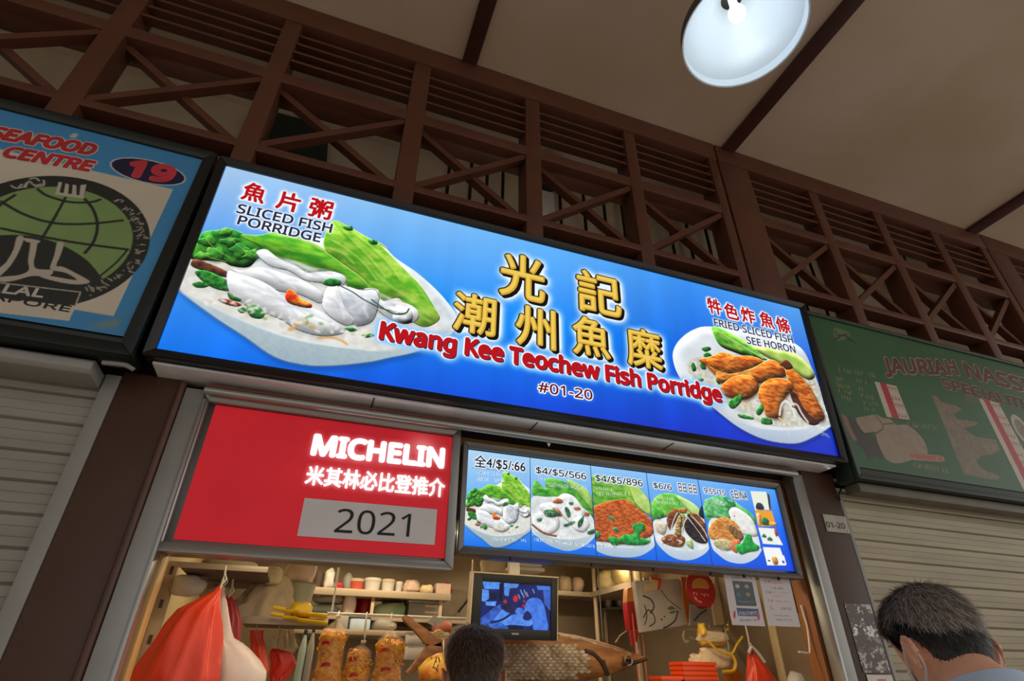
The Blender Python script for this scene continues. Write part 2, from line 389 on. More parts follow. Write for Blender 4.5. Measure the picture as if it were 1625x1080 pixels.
# ------------------------------------------------------------------ brown columns with steel jambs
def column(x0, x1, ridge, label, m=M_col):
    t = thing('column', label, 'column', ((x0+x1)/2, 2.03, 0))
    MB().box(x0, x1, 2.0, 2.14, 0, Zr(.885)).build('shaft', m, t, bevel=.006)
    if ridge: MB().tube([(ridge, 1.998, 0), (ridge, 1.998, Zr(.872))], .012, 10).build('edge_bead', mat('bead_paint', (86, 54, 42), .4), t, smooth=True)
    return t
column(-.70, -.512, -.514, 'dark brown painted column left of the open stall, beside the grey left shutter')
column(2.203, 2.405, None, 'dark brown painted column right of the open stall, bearing the small number plate')
def jamb(x0, x1, inner, label, lin_m, name='door_jamb'):
    t = thing(name, label, 'door jamb', ((x0+x1)/2, 2.03, 0))
    MB().box(x0, x1, 1.992, 2.06, 0, Zr(.855)).build('channel', M_steel, t, bevel=.003)
    s = 1 if inner > x0+.01 and inner >= x1-.001 else -1
    MB().box(min(inner, inner+.012*s), max(inner, inner+.012*s), 1.985, 2.045, 0, Zr(.82)).build('bright_edge_strip', M_alu, t, bevel=.002)
    MB().box(min(inner, inner+.02*s), max(inner, inner+.02*s), 2.062, 2.14, 0, Zr(.80)).build('lining_board', lin_m, t, bevel=.002)
    return t
jamb(-.50, -.438, -.438, 'grey steel door jamb with pale wooden lining at the left side of the stall opening', M_wood)
jamb(2.138, 2.198, 2.138, 'grey steel door jamb with orange brown lining at the right side of the stall opening', M_woodo)

# ------------------------------------------------------------------ roller shutters of the two closed neighbours
def shutter(x0, x1, lines, label, m, step, top=.866):
    t = thing('roller_shutter', label, 'roller shutter', ((x0+x1)/2, 2.04, 0))
    zs = [0.0]; z = lines[-1]
    while z-step > -1.5: z -= step; zs.append(z+1.5)
    zs = sorted(set(zs) | {l+1.5 for l in lines}) + [Zr(top)]
    for a, b in zip(zs[:-1], zs[1:]):
        if b-a < .01: continue
        s = MB(); h = b-a; P = []
        for k, (q, dep) in enumerate(((.0, .010), (.06, .0), (.30, -.004), (.34, .001), (.62, -.004), (.66, .001), (.94, 0), (1.0, .010))):
            P.append((2.03+dep, a+h*q))
        s.rings([[(x0, y, zz), (x1, y, zz), (x1, 2.055, zz), (x0, 2.055, zz)] for y, zz in P])
        s.build('slat', m, t)
    return t
tl = shutter(-2.9, -.742, [.784, .687, .589, .498, .402, .308, .215, .12, .02], 'closed pale grey roller shutter at left, below the blue bordered seafood sign', M_shut, .095)
MB().box(-.748, -.701, 2.0, 2.05, 0, Zr(.866)).build('guide_rail', M_rail, tl, bevel=.004)
bb = MB(); bb.rings([[(x, y, z) for y, z in ((1.90, Zr(.812)), (1.885, Zr(.825)), (1.885, Zr(.850)), (1.90, Zr(.862)), (2.02, Zr(.862)), (2.02, Zr(.812)))] for x in (-2.9, -.752)])
bb.build('bottom_bar', M_rail, tl, bevel=.004)
a = at(165, 574, 1.93)
MB().tube([at(163, 575, 1.885), at(185, 577, 1.88), at(200, 579, 1.88), at(212, 586, 1.88), at(208, 588, 1.88)], [.008, .008, .008, .007, .003], 8).build('pull_hook', M_rail, tl, smooth=True)
tr = shutter(2.432, 6.2, [.768, .676, .583, .497, .402, .314, .226, .133, .04], 'closed cream grey roller shutter at right, below the green sign', M_shutr, .092, .815)
MB().box(2.407, 2.428, 2.0, 2.05, 0, Zr(.77)).build('guide_rail', M_rail, tr, bevel=.003)
MB().tube([at(1334, 764, 1.99), at(1336, 772, 1.99), at(1331, 785, 1.99), at(1333, 794, 1.99)], .004, 6).build('cord', M_blk, tr, smooth=True)

# the raised shutter of the open stall: a rolled curtain and its bottom bar just below the sign
t = thing('roller_shutter', 'raised metal roller shutter rolled up above the open stall, its round bar showing', 'roller shutter', (.85, 2.05, Zr(.8)))
MB().tube([(-.436, 1.966, Zr(.842)), (2.136, 1.966, Zr(.842))], .014, 16).build('bottom_bar', M_alu, t, smooth=True)
MB().box(-.436, 2.136, 1.984, 1.993, Zr(.846), Zr(.876)).build('curtain_edge', M_alud, t, bevel=.004)
MB().box(-.436, 2.136, 1.972, 1.984, Zr(.862), Zr(.870)).build('brown_lip', mat('lip_paint', (120, 66, 44), .5), t)
vt = at(871, 706, 1.948)
MB().poly(Frame(vt, ), [(-.008, .008), (.008, .008), (0, -.007)], -.001, .001).build('arrow_mark', mat('pale_mark', (210, 225, 215), .5), t)
# aluminium soffit that carries the sign
t = thing('sign_soffit', 'shiny aluminium soffit strip running under the big lit sign', 'soffit', (.85, 1.95, Zr(.87)))
b = MB()
b.hexa([(-.60, 1.90, Zr(.882)), (2.33, 1.90, Zr(.882)), (2.33, 2.05, Zr(.882)), (-.60, 2.05, Zr(.882)), (-.60, 1.90, Zr(.892)), (2.33, 1.90, Zr(.892)), (2.33, 2.05, Zr(.892)), (-.60, 2.05, Zr(.892))])
b.build('tray', mat('aluminium_reflection_tint', (232, 236, 250), .3, .1, var=.22, scale=2.6, bump=.05, bscale=4), t, bevel=.003)  # pale bluish base stands in for the floor and daylight the metal mirrors
for x in (.13, .78, 1.42): MB().box(x-.003, x+.003, 1.905, 2.045, Zr(.8795), Zr(.8815)).build('seam', M_alud, t)

# ------------------------------------------------------------------ brown lattice screens above the signs
def lattice(posts, x0, x1, label, big=None):
    t = thing('lattice_screen', label, 'lattice', ((x0+x1)/2, 2.05, Zr(1.8)))
    MB().box(x0, x1, 1.992, 2.10, Zr(3.12), Zr(3.288)).build('top_rail', M_brown, t, bevel=.005)
    MB().box(x0, x1, 2.0, 2.17, Zr(2.592), Zr(2.668)).build('mid_rail', M_brown, t, bevel=.005)
    MB().box(x0, x1, 2.0, 2.10, Zr(2.068), Zr(2.115)).build('bottom_rail', M_brown, t, bevel=.005)
    for a, b_ in posts:
        wide = b_-a > .15
        MB().box(a, b_, 1.996 if wide else 1.998, 2.16 if wide else 2.13, Zr(1.55), Zr(3.12)).build('post', M_brown, t, bevel=.006)
    for (a, b_), (c, d) in zip(posts[:-1], posts[1:]):
        l, r = b_, c
        if r-l < .1: continue
        for z in (3.03, 2.955, 2.88, 2.80):
            q = MB(); q.hexa([(l, 2.01, Zr(z-.008)), (r, 2.01, Zr(z-.008)), (r, 2.075, Zr(z+.012)), (l, 2.075, Zr(z+.012)), (l, 2.01, Zr(z+.010)), (r, 2.01, Zr(z+.010)), (r, 2.075, Zr(z+.030)), (l, 2.075, Zr(z+.030))])
            q.build('slat', M_brown, t)
        MB().bar((l-.01, 2.035, Zr(2.115)), (r+.01, 2.035, Zr(2.592)), .035, .05, (0, 1, 0)).build('brace', M_brown, t)
        MB().bar((l-.01, 2.075, Zr(2.592)), (r+.01, 2.075, Zr(2.115)), .035, .05, (0, 1, 0)).build('brace', M_brown, t)
    return t
lattice([(-2.78, -2.69), (-2.07, -1.98), (-1.36, -1.262), (-.652, -.562), (.075, .176), (.776, .873), (1.472, 1.556), (2.146, 2.216)], -2.78, 2.216,
        'long brown lattice screen of louvres and crossed braces above the big lit sign')
lattice([(2.230, 2.482), (3.03, 3.118), (3.665, 3.752), (4.28, 4.372), (4.86, 4.94)], 2.230, 4.94,
        'brown lattice screen with a broad post at its left end above the green sign')
lattice([(4.952, 5.20), (5.78, 5.87), (6.45, 6.54)], 4.952, 6.54, 'brown lattice screen cut by the right edge of the picture')

# things seen through the lattice
M_pipe = mat('pale_pipe', (205, 196, 180), .4, .2)
for k, (y, z, lab) in enumerate(((2.30, 3.00, 'lowest pale pipe behind the louvre slats'), (2.40, 3.08, 'middle pale pipe behind the louvre slats'), (2.50, 3.16, 'topmost pale pipe behind the louvre slats, close to the loft wall'))):
    t = thing('ceiling_pipe', lab, 'pipe', (1.5, y, Zr(z)))
    MB().tube([(-5, y, Zr(z)), (7, y, Zr(z))], .014, 10).build('tube', M_pipe, t, smooth=True)
    for x in np.arange(-2.4, 6.4, .62): MB().box(x-.012, x+.012, y-.02, y+.02, Zr(z)-.02, Zr(z)+.02).build('pipe_clip', M_dark, t)
for x in (.34, .46, .55, .64, .98, 1.13, 1.26, 1.38, 1.70, 1.83, 1.97, 2.62, 2.78, 2.93):
    x2 = x*2.56/2.0
    o = MB().tube([(x2, 2.56, Zr(.9)), (x2, 2.56, Zr(3.28))], .012, 8).build('hanging_rod', M_blk, None, smooth=True)
    tag(o, 'thin dark hanger rod standing in front of the plaster wall behind the lattice', 'rod', 'hanger rods behind the lattice')
t = thing('equipment_box', 'dark green board leaning behind the lattice above the sliced fish picture', 'board', (-.75, 2.45, Zr(2.2)))
b = MB(); b.hexa([(-.80, 2.42, Zr(.96)), (-.10, 2.42, Zr(.96)), (-.10, 2.45, Zr(.96)), (-.80, 2.45, Zr(.96)), (-.80, 2.52, Zr(2.98)), (-.36, 2.52, Zr(2.98)), (-.36, 2.55, Zr(2.98)), (-.80, 2.55, Zr(2.98))])
b.build('board', mat('dark_green_board', (36, 46, 42), .6), t, bevel=.01); t.name = 'leaning_board'
MB().bar((-.78, 2.435, Zr(.93)), (-.12, 2.435, Zr(.93)), .06, .05, (0, 1, 0)).build('foot_batten', M_dark, t)
M_pink = mat('pale_pink_fitting', (205, 178, 176), .5)
for (c, lab) in (([(1440, 431), (1476, 437), (1500, 458), (1462, 449)], 'pale pinkish light fitting behind the right lattice, the left one'), ([(1530, 458), (1566, 470), (1586, 487), (1547, 477)], 'pale pinkish light fitting behind the right lattice, the right one')):
    P = [at(x, y, 2.36) for x, y in c]; t = thing('light_fitting', lab, 'light fitting', P[0])
    MB().hexa([P[3], P[2], P[2]+[0, .10, 0], P[3]+[0, .10, 0], P[0], P[1], P[1]+[0, .10, 0], P[0]+[0, .10, 0]]).build('housing', M_pink, t, bevel=.008)
    q = (P[0]+P[1])/2+[0, .05, 0]; MB().tube([q, (q[0], q[1], Zr(3.29))], .008, 8).build('drop_rod', M_blk, t)
q = at(868, 300, 2.5)
t = thing('bell_box', 'small white alarm box with a dark dome on the plaster wall behind the lattice', 'alarm box', q)
MB().box(q[0]-.09, q[0]+.08, 2.54, 2.62, q[2]-.20, q[2]+.04).build('case', M_white, t, bevel=.02)
b = MB(); b.lathe((q[0]+.02, 2.50, q[2]+.09), [(.01, -.06), (.06, -.05), (.08, 0), (.06, .05), (.01, .06)], 20); b.build('dome', M_blk, t, smooth=True)
MB().bar((q[0]+.02, 2.56, q[2]+.03), (q[0]+.02, 2.56, q[2]+.14), .04, .1, (0, 1, 0)).build('bracket', M_blk, t)

# ------------------------------------------------------------------ pendant lamps
M_shade_o = mat('lamp_shade_outside', (70, 72, 74), .4, .5)
M_shade_i = mat('lamp_shade_inside', (216, 230, 240), .35, var=.02)
def pendant(x, y, label):
    z0 = Zr(2.30); t = thing('pendant_lamp', label, 'lamp', (x, y, z0))
    prof_i = [(.244, 0), (.242, .045), (.205, .085), (.160, .150), (.105, .205), (.060, .235), (.045, .26)]
    prof_o = [(.2505, -.002), (.249, .050), (.212, .092), (.167, .157), (.112, .212), (.066, .243), (.055, .27)]
    b = MB(); n = 64
    b.rings([[(x+r*math.cos(q), y+r*math.sin(q), z0+h) for q in np.linspace(0, 2*math.pi, n, endpoint=False)] for r, h in prof_o], cap=False)
    b.build('shade', M_shade_o, t, smooth=True, angle=60)
    b = MB(); b.rings([[(x+r*math.cos(q), y+r*math.sin(q), z0+h) for q in np.linspace(0, 2*math.pi, n, endpoint=False)] for r, h in prof_i], cap=False)
    b.rings([[(x+r*math.cos(q), y+r*math.sin(q), z0+h) for q in np.linspace(0, 2*math.pi, n, endpoint=False)] for r, h in ((.2505, -.002), (.244, 0))], cap=False)
    b.build('reflector', M_shade_i, t, smooth=True, angle=35)
    b = MB(); b.lathe((x, y, z0), [(.02, .27), (.056, .265), (.056, .34), (.03, .37), (.012, .38)], 24); b.build('socket_housing', M_shade_o, t, smooth=True)
    b = MB(); b.lathe((x, y, z0), [(.004, .105), (.022, .110), (.034, .128), (.036, .15), (.03, .172), (.018, .2), (.016, .262)], 24)
    b.build('bulb', emit('bulb_glow', (255, 252, 240), 1.9, False), t, smooth=True)
    MB().tube([(x, y, z0+.375), (x, y, Zr(3.29))], .006, 8).build('drop_cord', M_blk, t)
    b = MB(); b.lathe((x, y, Zr(3.289)), [(.045, 0), (.045, -.02), (.012, -.035)], 20); b.build('ceiling_rose', M_shade_o, t, smooth=True)
    l = bpy.data.lights.new('bulb_light', 'POINT'); l.energy = LAMP_W; l.color = (.93, .97, 1.0); l.shadow_soft_size = .035
    lo = bpy.data.objects.new('bulb_light', l); COL.objects.link(lo); lo.parent = t; lo.location = (0, 0, .035)
    return t
pd = pendant(1.3217, .880, 'round pendant lamp with a glowing white reflector hanging near the top of the picture')
for x, y, lab in ((-1.4, -1.6, 'added pendant lamp out of view, over the aisle at left'), (1.3, -1.8, 'added pendant lamp out of view, over the aisle behind the viewer'), (4.0, -1.4, 'added pendant lamp out of view, over the aisle at right')):
    c = copy_tree(pd); c.location = (x, y, Zr(2.30)); c['label'] = lab  # unseen copies added to give the hall more light

# unseen lights added on the loft deck to brighten the plaster behind the lattice
for x, lab, e in ((-1.3, 'left added light brightening the loft, unseen behind the sign boards', 2.2), (1.2, 'middle added light brightening the loft, unseen behind the big sign', 5.0), (4.0, 'right added light brightening the loft, unseen behind the green sign', 3.2)):
    t = thing('added_loft_light', lab, 'lamp', (x, 2.62, Zr(.92)))
    MB().box(x-.6, x+.6, 2.59, 2.65, Zr(.90), Zr(.94)).build('batten', M_white, t, bevel=.004)
    MB().tube([(x-.55, 2.34, Zr(.965)), (x+.55, 2.34, Zr(.965))], .013, 12).build('tube', emit('added_loft_tube', (255, 236, 206), 2.0, False), t, smooth=True)
    l = bpy.data.lights.new('added_loft_glow', 'AREA'); l.shape = 'RECTANGLE'; l.size = 1.1; l.size_y = .05; l.energy = e; l.color = (1.0, .90, .78)
    o = bpy.data.objects.new('added_loft_glow', l); COL.objects.link(o); o.parent = t; o.location = (0, 0, .07); o.rotation_euler = (math.pi, 0, 0)
# ================================================================== SIGNS
K_RED = emit('sign_red', (190, 22, 30), 1.0, False); K_WHITE = emit('sign_white', (244, 248, 252), 1.0, False)
K_BLACK = emit('sign_ink', (22, 22, 26), 1.0, False); K_GOLD = emit('sign_gold', (214, 166, 48), 1.0, False)
K_GOLDL = emit('sign_gold_light', (240, 205, 95), 1.0, False); K_NAVY = emit('sign_navy', (40, 44, 70), 1.0, False); K_MAROON = emit('sign_maroon', (110, 18, 28), 1.0, False)

# ---- artwork: bowl of sliced fish porridge (coordinates read from the big sign)
ZA = lambda *p: zc((230, 250), 3.085, *p)
ZB = lambda *p: zc((580, 350), 3.274, *p)
ZC = lambda *p: zc((900, 420), 3.273, *p)
def herb(b, P, k, c=(46, 128, 52)):
    b.paint(smooth_poly(P), c, col2=(20, 78, 30), ns=5*k, shade=.8, depth=3*k, edge=.2)
def art_fish(b, T, k=1.0):
    A = lambda *p: T(ZA(*p)); B = lambda *p: T(ZB(*p)); cat = lambda *q: np.vstack(q)
    bowl = cat(A((150, 600), (200, 440), (420, 380), (700, 400), (1000, 380), (1150, 420)), B((150, 188), (250, 258), (350, 345), (420, 425), (462, 490), (464, 535), (420, 590), (260, 668), (100, 703), (0, 723)), A((900, 1006), (760, 1000), (620, 960), (480, 862), (330, 762)))
    bb = smooth_poly(bowl)
    b.paint(bb+np.array([4, 9])*k, (10, 60, 130), soft=4*k, op=.45)
    b.paint(bb, (226, 234, 236), shade=.25, depth=16*k)
    side = cat(A((165, 634), (330, 722), (500, 800), (700, 872), (900, 912), (1100, 934), (1234, 938)), B((100, 672), (260, 640), (420, 575), (420, 592), (260, 668), (100, 703), (0, 723)), A((900, 1006), (760, 1000), (620, 960), (480, 862), (330, 762)))
    b.paint(smooth_poly(side), (206, 218, 220), col2=(150, 172, 184), grad=True, noise=.15, soft=1.0*k)
    por = cat(A((158, 618), (230, 505), (420, 500), (700, 560), (1000, 560), (1234, 640)), B((200, 440), (340, 500), (390, 540), (300, 590), (120, 655), (0, 665)), A((1050, 925), (900, 905), (700, 862), (500, 792), (330, 712)))
    b.paint(smooth_poly(por), (232, 231, 224), col2=(214, 212, 204), ns=12*k, soft=k)
    # pale inner wall at the far right
    b.paint(smooth_poly(B((230, 250), (330, 340), (400, 430), (440, 500), (400, 560), (370, 500), (330, 420), (270, 330))), (232, 238, 240), col2=(196, 206, 212), ns=30*k, soft=4*k)
    # cilantro at the left
    rg = np.random.default_rng(5)
    b.paint(smooth_poly(A((225, 480), (255, 420), (290, 358), (370, 345), (405, 335), (470, 356), (520, 385), (585, 430), (560, 470), (510, 525), (430, 522), (380, 500), (290, 492))), (74, 160, 48), col2=(24, 88, 34), ns=12*k, shade=1.3, depth=6*k, edge=.35)
    for c, r in (((300, 400), 42), (350, 460) and ((350, 455), 46), ((420, 400), 40), ((470, 450), 52), ((520, 470), 40), ((280, 470), 34), ((400, 360), 28)):
        t = np.linspace(0, 2*math.pi, 11, endpoint=False); rad = r*(.55+.75*rg.random(11))
        P = smooth_poly(A(*[(c[0]+a*math.cos(q)*1.1, c[1]+a*math.sin(q)*.72) for a, q in zip(rad, t)]), 2)
        b.paint(P+np.array([1, 3])*k, (16, 60, 20), soft=3*k, op=.6); b.paint(P, (96, 172, 54), col2=(34, 110, 42), ns=8*k, shade=.9, depth=5*k, edge=.25, op=.9)
    for p in (((300, 380), (340, 430), (420, 480)), ((420, 380), (470, 430), (540, 470)), ((260, 450), (330, 480), (400, 500))): b.line(smooth_line(A(*p)), 1.4*k, (150, 205, 90), op=.7)
    # lettuce, rolled leaf
    b.paint(smooth_poly(cat(A((470, 372), (560, 372), (640, 358), (730, 380), (830, 415), (930, 480), (1010, 540), (1075, 590), (1112, 636), (990, 628), (962, 570), (870, 548), (780, 552), (700, 505), (600, 462), (560, 425)))), (124, 190, 50), col2=(52, 140, 34), ns=26*k, nsy=9*k, shade=.5, depth=14*k, edge=.05)
    b.line(smooth_line(A((640, 362), (760, 392), (860, 438), (960, 510), (1060, 585), (1110, 634))), 5*k, (184, 214, 96), op=.85, soft=k)
    b.line(smooth_line(A((570, 400), (700, 430), (830, 500), (960, 560))), 3*k, (40, 120, 30), op=.5, soft=2*k)
    # lettuce, right leaf
    lt = cat(A((878, 440), (880, 370), (922, 303), (1000, 335), (1110, 398), (1200, 450)), B((60, 105), (200, 250), (280, 335), (345, 440), (372, 505), (300, 545), (235, 520), (205, 470)), A((1234, 680), (1140, 690), (1070, 590), (950, 500)))
    b.paint(smooth_poly(lt), (166, 208, 74), col2=(86, 168, 34), ns=20*k, nsy=11*k, shade=.5, depth=16*k, edge=.02)
    for p in (((925, 310), (1000, 400), (1080, 480), (1160, 580)), ((900, 400), (980, 450), (1060, 520), (1120, 600)), ((960, 330), (1080, 420), (1180, 520), (1234, 600)), ((890, 440), (960, 470), (1010, 520))):
        b.line(smooth_line(A(*p)), 3.2*k, (58, 142, 30), op=.5, soft=1.5*k); b.line(smooth_line(A(*[(x+10, y-6) for x, y in p])), 2.5*k, (206, 230, 122), op=.65, soft=k)
    for p in (((60, 110), (160, 220), (260, 330), (330, 440)), ((40, 260), (120, 330), (220, 400), (320, 480)), ((0, 330), (120, 400), (240, 470), (330, 520))):
        b.line(smooth_line(B(*p)), 4*k, (196, 222, 118), op=.6, soft=1.5*k)
    for p in (((970, 335), (1010, 330), (1015, 352), (985, 350)), ((1090, 400), (1125, 398), (1135, 418), (1105, 420))): herb(b, A(*p), k, (70, 150, 50))
    # meat and greens at the left
    b.paint(smooth_poly(A((228, 500), (250, 486), (320, 508), (405, 548), (398, 575), (300, 548), (235, 522))), (104, 62, 44), col2=(60, 34, 28), ns=8*k, shade=1, depth=3*k)
    herb(b, A((245, 548), (290, 540), (345, 558), (415, 600), (412, 640), (350, 632), (290, 600)), k, (58, 150, 58)); herb(b, A((233, 604), (270, 594), (312, 612), (290, 624), (250, 622)), k)
    # fish slices
    F = [((545, 458), (592, 440), (650, 482), (720, 510), (800, 556), (900, 548), (966, 568), (978, 602), (940, 624), (860, 606), (780, 592), (700, 545), (610, 522)),
         ((418, 532), (480, 540), (560, 524), (680, 558), (770, 592), (836, 630), (866, 664), (850, 704), (760, 664), (650, 642), (560, 604), (480, 572)),
         ((1060, 640), (1130, 638), (1150, 690), (1240, 700), (1300, 720), (1330, 760), (1300, 800), (1200, 790), (1110, 720)),
         ((405, 545), (470, 560), (560, 590), (640, 640), (690, 700), (800, 722), (860, 745), (910, 780), (966, 820), (950, 852), (850, 862), (740, 832), (660, 782), (560, 742), (470, 700), (410, 640)),
         ((940, 622), (1050, 642), (1130, 672), (1124, 750), (1090, 802), (1010, 812), (968, 740)),
         ((868, 660), (890, 622), (932, 616), (958, 680), (978, 740), (1012, 792), (972, 812), (900, 772), (862, 720))]
    for i, p in enumerate(F):
        P = smooth_poly(A(*p)); b.paint(P+np.array([0, 3])*k, (150, 154, 164), soft=4*k, op=.55)
        g = i == 4
        b.paint(P, (206, 211, 216) if g else (238, 240, 240), col2=(172, 178, 188) if g else (212, 214, 218), ns=22*k, nsy=9*k, shade=.55, depth=13*k, edge=.05)
        q = np.array(p, float); c = q.mean(0)
        for j in range(5):
            a = c+(q[(j*2) % len(q)]-c)*.75; e = c+(q[(j*2+len(q)//2) % len(q)]-c)*.35
            b.line(smooth_line(A(tuple(a), tuple((a+e)/2+[6, -8]), tuple(e))), 3.4*k, (172, 177, 186), op=.6, soft=2.0*k)
            b.line(smooth_line(A(tuple(a+[4, -7]), tuple((a+e)/2+[10, -15]), tuple(e+[4, -7]))), 3.0*k, (252, 252, 252), op=.65, soft=1.6*k)
    b.paint(smooth_poly(B((150, 430), (210, 445), (232, 480), (225, 520), (180, 528), (130, 500))), (232, 234, 236), shade=1.5, depth=6*k, edge=.2)
    b.line(smooth_line(cat(A((935, 612), (1010, 650), (1060, 685), (1150, 730), (1234, 752)), B((110, 462), (160, 474), (200, 470), (214, 450)))), 2.6*k, (40, 48, 48), op=.9)
    b.line(smooth_line(A((1060, 640), (1120, 640), (1140, 690))), 1.6*k, (70, 76, 82), op=.7)
    b.line(smooth_line(B((20, 400), (120, 470), (190, 476), (216, 448))), 3*k, (40, 90, 52), op=.9)
    # chilli, ginger, herbs
    b.paint(smooth_poly(A((680, 664), (700, 634), (725, 645), (760, 682), (806, 704), (800, 726), (725, 712), (690, 694))), (232, 140, 44), col2=(196, 44, 24), ns=10*k, shade=1.2, depth=4*k)
    b.paint(smooth_poly(A((355, 682), (385, 676), (420, 686), (472, 706), (440, 716), (385, 702))), (190, 58, 32), col2=(60, 26, 22), ns=9*k, shade=1, depth=3*k)
    for p in (((490, 722), (515, 708), (548, 714), (580, 748), (564, 775), (520, 770), (498, 750)), ((862, 606), (895, 584), (945, 590), (952, 612), (905, 622)), ((966, 826), (1000, 820), (1028, 836), (996, 842)), ((1046, 858), (1090, 850), (1112, 862), (1070, 872)), ((402, 645), (420, 660), (465, 680), (455, 692), (412, 680)), ((448, 730), (478, 720), (490, 740), (465, 748))): herb(b, A(*p), k)
    for p in (((690, 832), (740, 800), (800, 800), (822, 828)), ((740, 812), (700, 836)), ((830, 872), (900, 868), (950, 885), (980, 905))): b.line(smooth_line(A(*p)), 3.4*k, (222, 146, 62), op=.85, soft=.6)
    for _ in range(90):
        t = rg.random(); x = 300+t*800+rg.normal(0, 20); y = 650+t*215+rg.normal(0, 18)+(20 if t < .9 else 0)
        b.paint(b.ell(A((x, y))[0], (3+4*rg.random())*k, (1.6+2*rg.random())*k, rg.random()*3), ((244, 244, 236), (206, 200, 180), (232, 220, 190), (120, 160, 90))[rg.integers(0, 4) if rg.random() < .25 else rg.integers(0, 2)], op=.7, soft=.6)

def art_fried(b, T, k=1.0):
    A = lambda *p: T(ZC(*p)); rg = np.random.default_rng(9)
    bowl = smooth_poly(A((735, 324), (650, 340), (580, 388), (541, 452), (546, 524), (582, 602), (650, 682), (740, 742), (800, 790), (880, 850), (980, 902), (1080, 930), (1190, 936), (1280, 902), (1350, 862), (1368, 842), (1340, 750), (1310, 640), (1280, 560), (1240, 470), (1190, 420), (1100, 380), (950, 345)))
    b.paint(bowl+np.array([3, 8])*k, (6, 20, 110), soft=4*k, op=.5)
    b.paint(bowl, (232, 237, 240), col2=(208, 216, 222), ns=60*k, shade=.3, depth=14*k)
    b.paint(smooth_poly(A((740, 735), (800, 778), (900, 828), (1000, 858), (1150, 868), (1300, 852), (1366, 838), (1350, 862), (1280, 902), (1190, 936), (1080, 930), (980, 902), (880, 850), (800, 790))), (222, 230, 236), col2=(164, 180, 204), grad=True, noise=.1, soft=k)
    b.paint(smooth_poly(A((612, 525), (650, 488), (730, 478), (1000, 470), (1240, 520), (1300, 620), (1335, 760), (1340, 826), (1150, 852), (1000, 832), (900, 780), (800, 715), (700, 650), (640, 590))), (222, 222, 212), col2=(184, 186, 170), ns=8*k, soft=k)
    for _ in range(90):
        x = 620+rg.random()*700; y = 520+(x-620)*.42+rg.random()*90
        b.line(smooth_line(A((x, y), (x+20, y+8+rg.normal(0, 6)), (x+44, y+14))), 2.2*k, ((240, 240, 232), (206, 200, 176), (196, 204, 190))[rg.integers(0, 3)], op=.7)
    # lettuce
    b.paint(smooth_poly(A((950, 428), (1080, 438), (1200, 478), (1286, 575), (1250, 606), (1150, 545), (1050, 495))), (196, 216, 120), col2=(150, 190, 76), ns=24*k, shade=1.1, depth=7*k)
    b.paint(smooth_poly(A((748, 326), (800, 335), (880, 378), (950, 420), (1002, 470), (1034, 502), (940, 485), (850, 455), (790, 425), (758, 372))), (140, 196, 70), col2=(52, 134, 36), ns=26*k, nsy=10*k, shade=1.6, depth=7*k, edge=.25)
    b.line(smooth_line(A((765, 338), (840, 385), (930, 440), (1020, 495))), 4*k, (200, 228, 140), op=.85, soft=k)
    for p in (((800, 350), (850, 430)), ((850, 375), (900, 460)), ((900, 405), (960, 478)), ((880, 385), (960, 425))): b.line(np.array(A(*p)), 2*k, (190, 220, 120), op=.6, soft=k)
    for p in (((690, 438), (725, 428), (742, 442), (712, 456)), ((700, 470), (726, 458), (744, 476), (716, 488)), ((635, 522), (648, 510), (662, 548), (642, 556)), ((680, 520), (702, 512), (714, 544), (692, 546)), ((770, 585), (790, 600), (785, 625), (765, 610))): herb(b, A(*p), k)
    # fried fish
    G = [((676, 497), (740, 478), (800, 458), (870, 476), (950, 478), (1012, 502), (1004, 532), (920, 562), (850, 572), (770, 560), (722, 530)),
         ((720, 524), (780, 556), (850, 570), (960, 540), (1050, 498), (1112, 530), (1134, 582), (1060, 602), (980, 622), (900, 602), (830, 622), (790, 592), (745, 560)),
         ((1130, 538), (1180, 558), (1250, 628), (1300, 718), (1336, 800), (1300, 822), (1240, 772), (1190, 682), (1150, 622)),
         ((770, 560), (820, 585), (840, 600), (800, 620), (770, 600)),
         ((785, 642), (850, 588), (940, 578), (984, 620), (984, 662), (930, 702), (870, 702), (810, 682)),
         ((985, 684), (1010, 620), (1080, 594), (1150, 610), (1172, 650), (1130, 692), (1112, 742), (1100, 802), (1030, 792), (1010, 742))]
    b.paint(smooth_poly(A((1150, 660), (1200, 690), (1262, 770), (1310, 826), (1262, 842), (1196, 782))), (92, 44, 30), col2=(44, 22, 20), ns=10*k, shade=1, depth=4*k)
    for i, p in enumerate(G):
        P = smooth_poly(A(*p)); b.paint(P+np.array([2, 4])*k, (70, 30, 12), soft=3*k, op=.7)
        b.paint(P, (226, 132, 48), col2=(150, 62, 18), ns=15*k, nsy=5*k, shade=.9, depth=10*k, edge=.16)
        q = np.array(p, float); c = q.mean(0)
        for j in range(14):
            a = c+(q[rg.integers(0, len(q))]-c)*rg.random()*.85
            b.line(smooth_line(A(tuple(a), tuple(a+[24, -5+rg.normal(0, 5)]), tuple(a+[46, rg.normal(0, 9)]))), 2.0*k, ((248, 184, 100), (122, 46, 12))[j % 2], op=.55, soft=.7*k)
    b.paint(smooth_poly(A((1100, 522), (1138, 500), (1172, 540), (1140, 552), (1118, 536))), (86, 44, 30), shade=1, depth=3*k)
    for p, c in ((((1096, 792), (1108, 735), (1132, 716), (1160, 740), (1182, 800)), (236, 236, 232)), (((1160, 730), (1190, 735), (1214, 780), (1250, 832)), (226, 222, 216)), (((1120, 740), (1140, 800)), (206, 196, 184))): b.line(smooth_line(A(*p)), 6*k, c, op=.95, soft=.5)
    b.line(smooth_line(A((1162, 742), (1192, 760), (1222, 812))), 4*k, (50, 30, 28), op=.8)
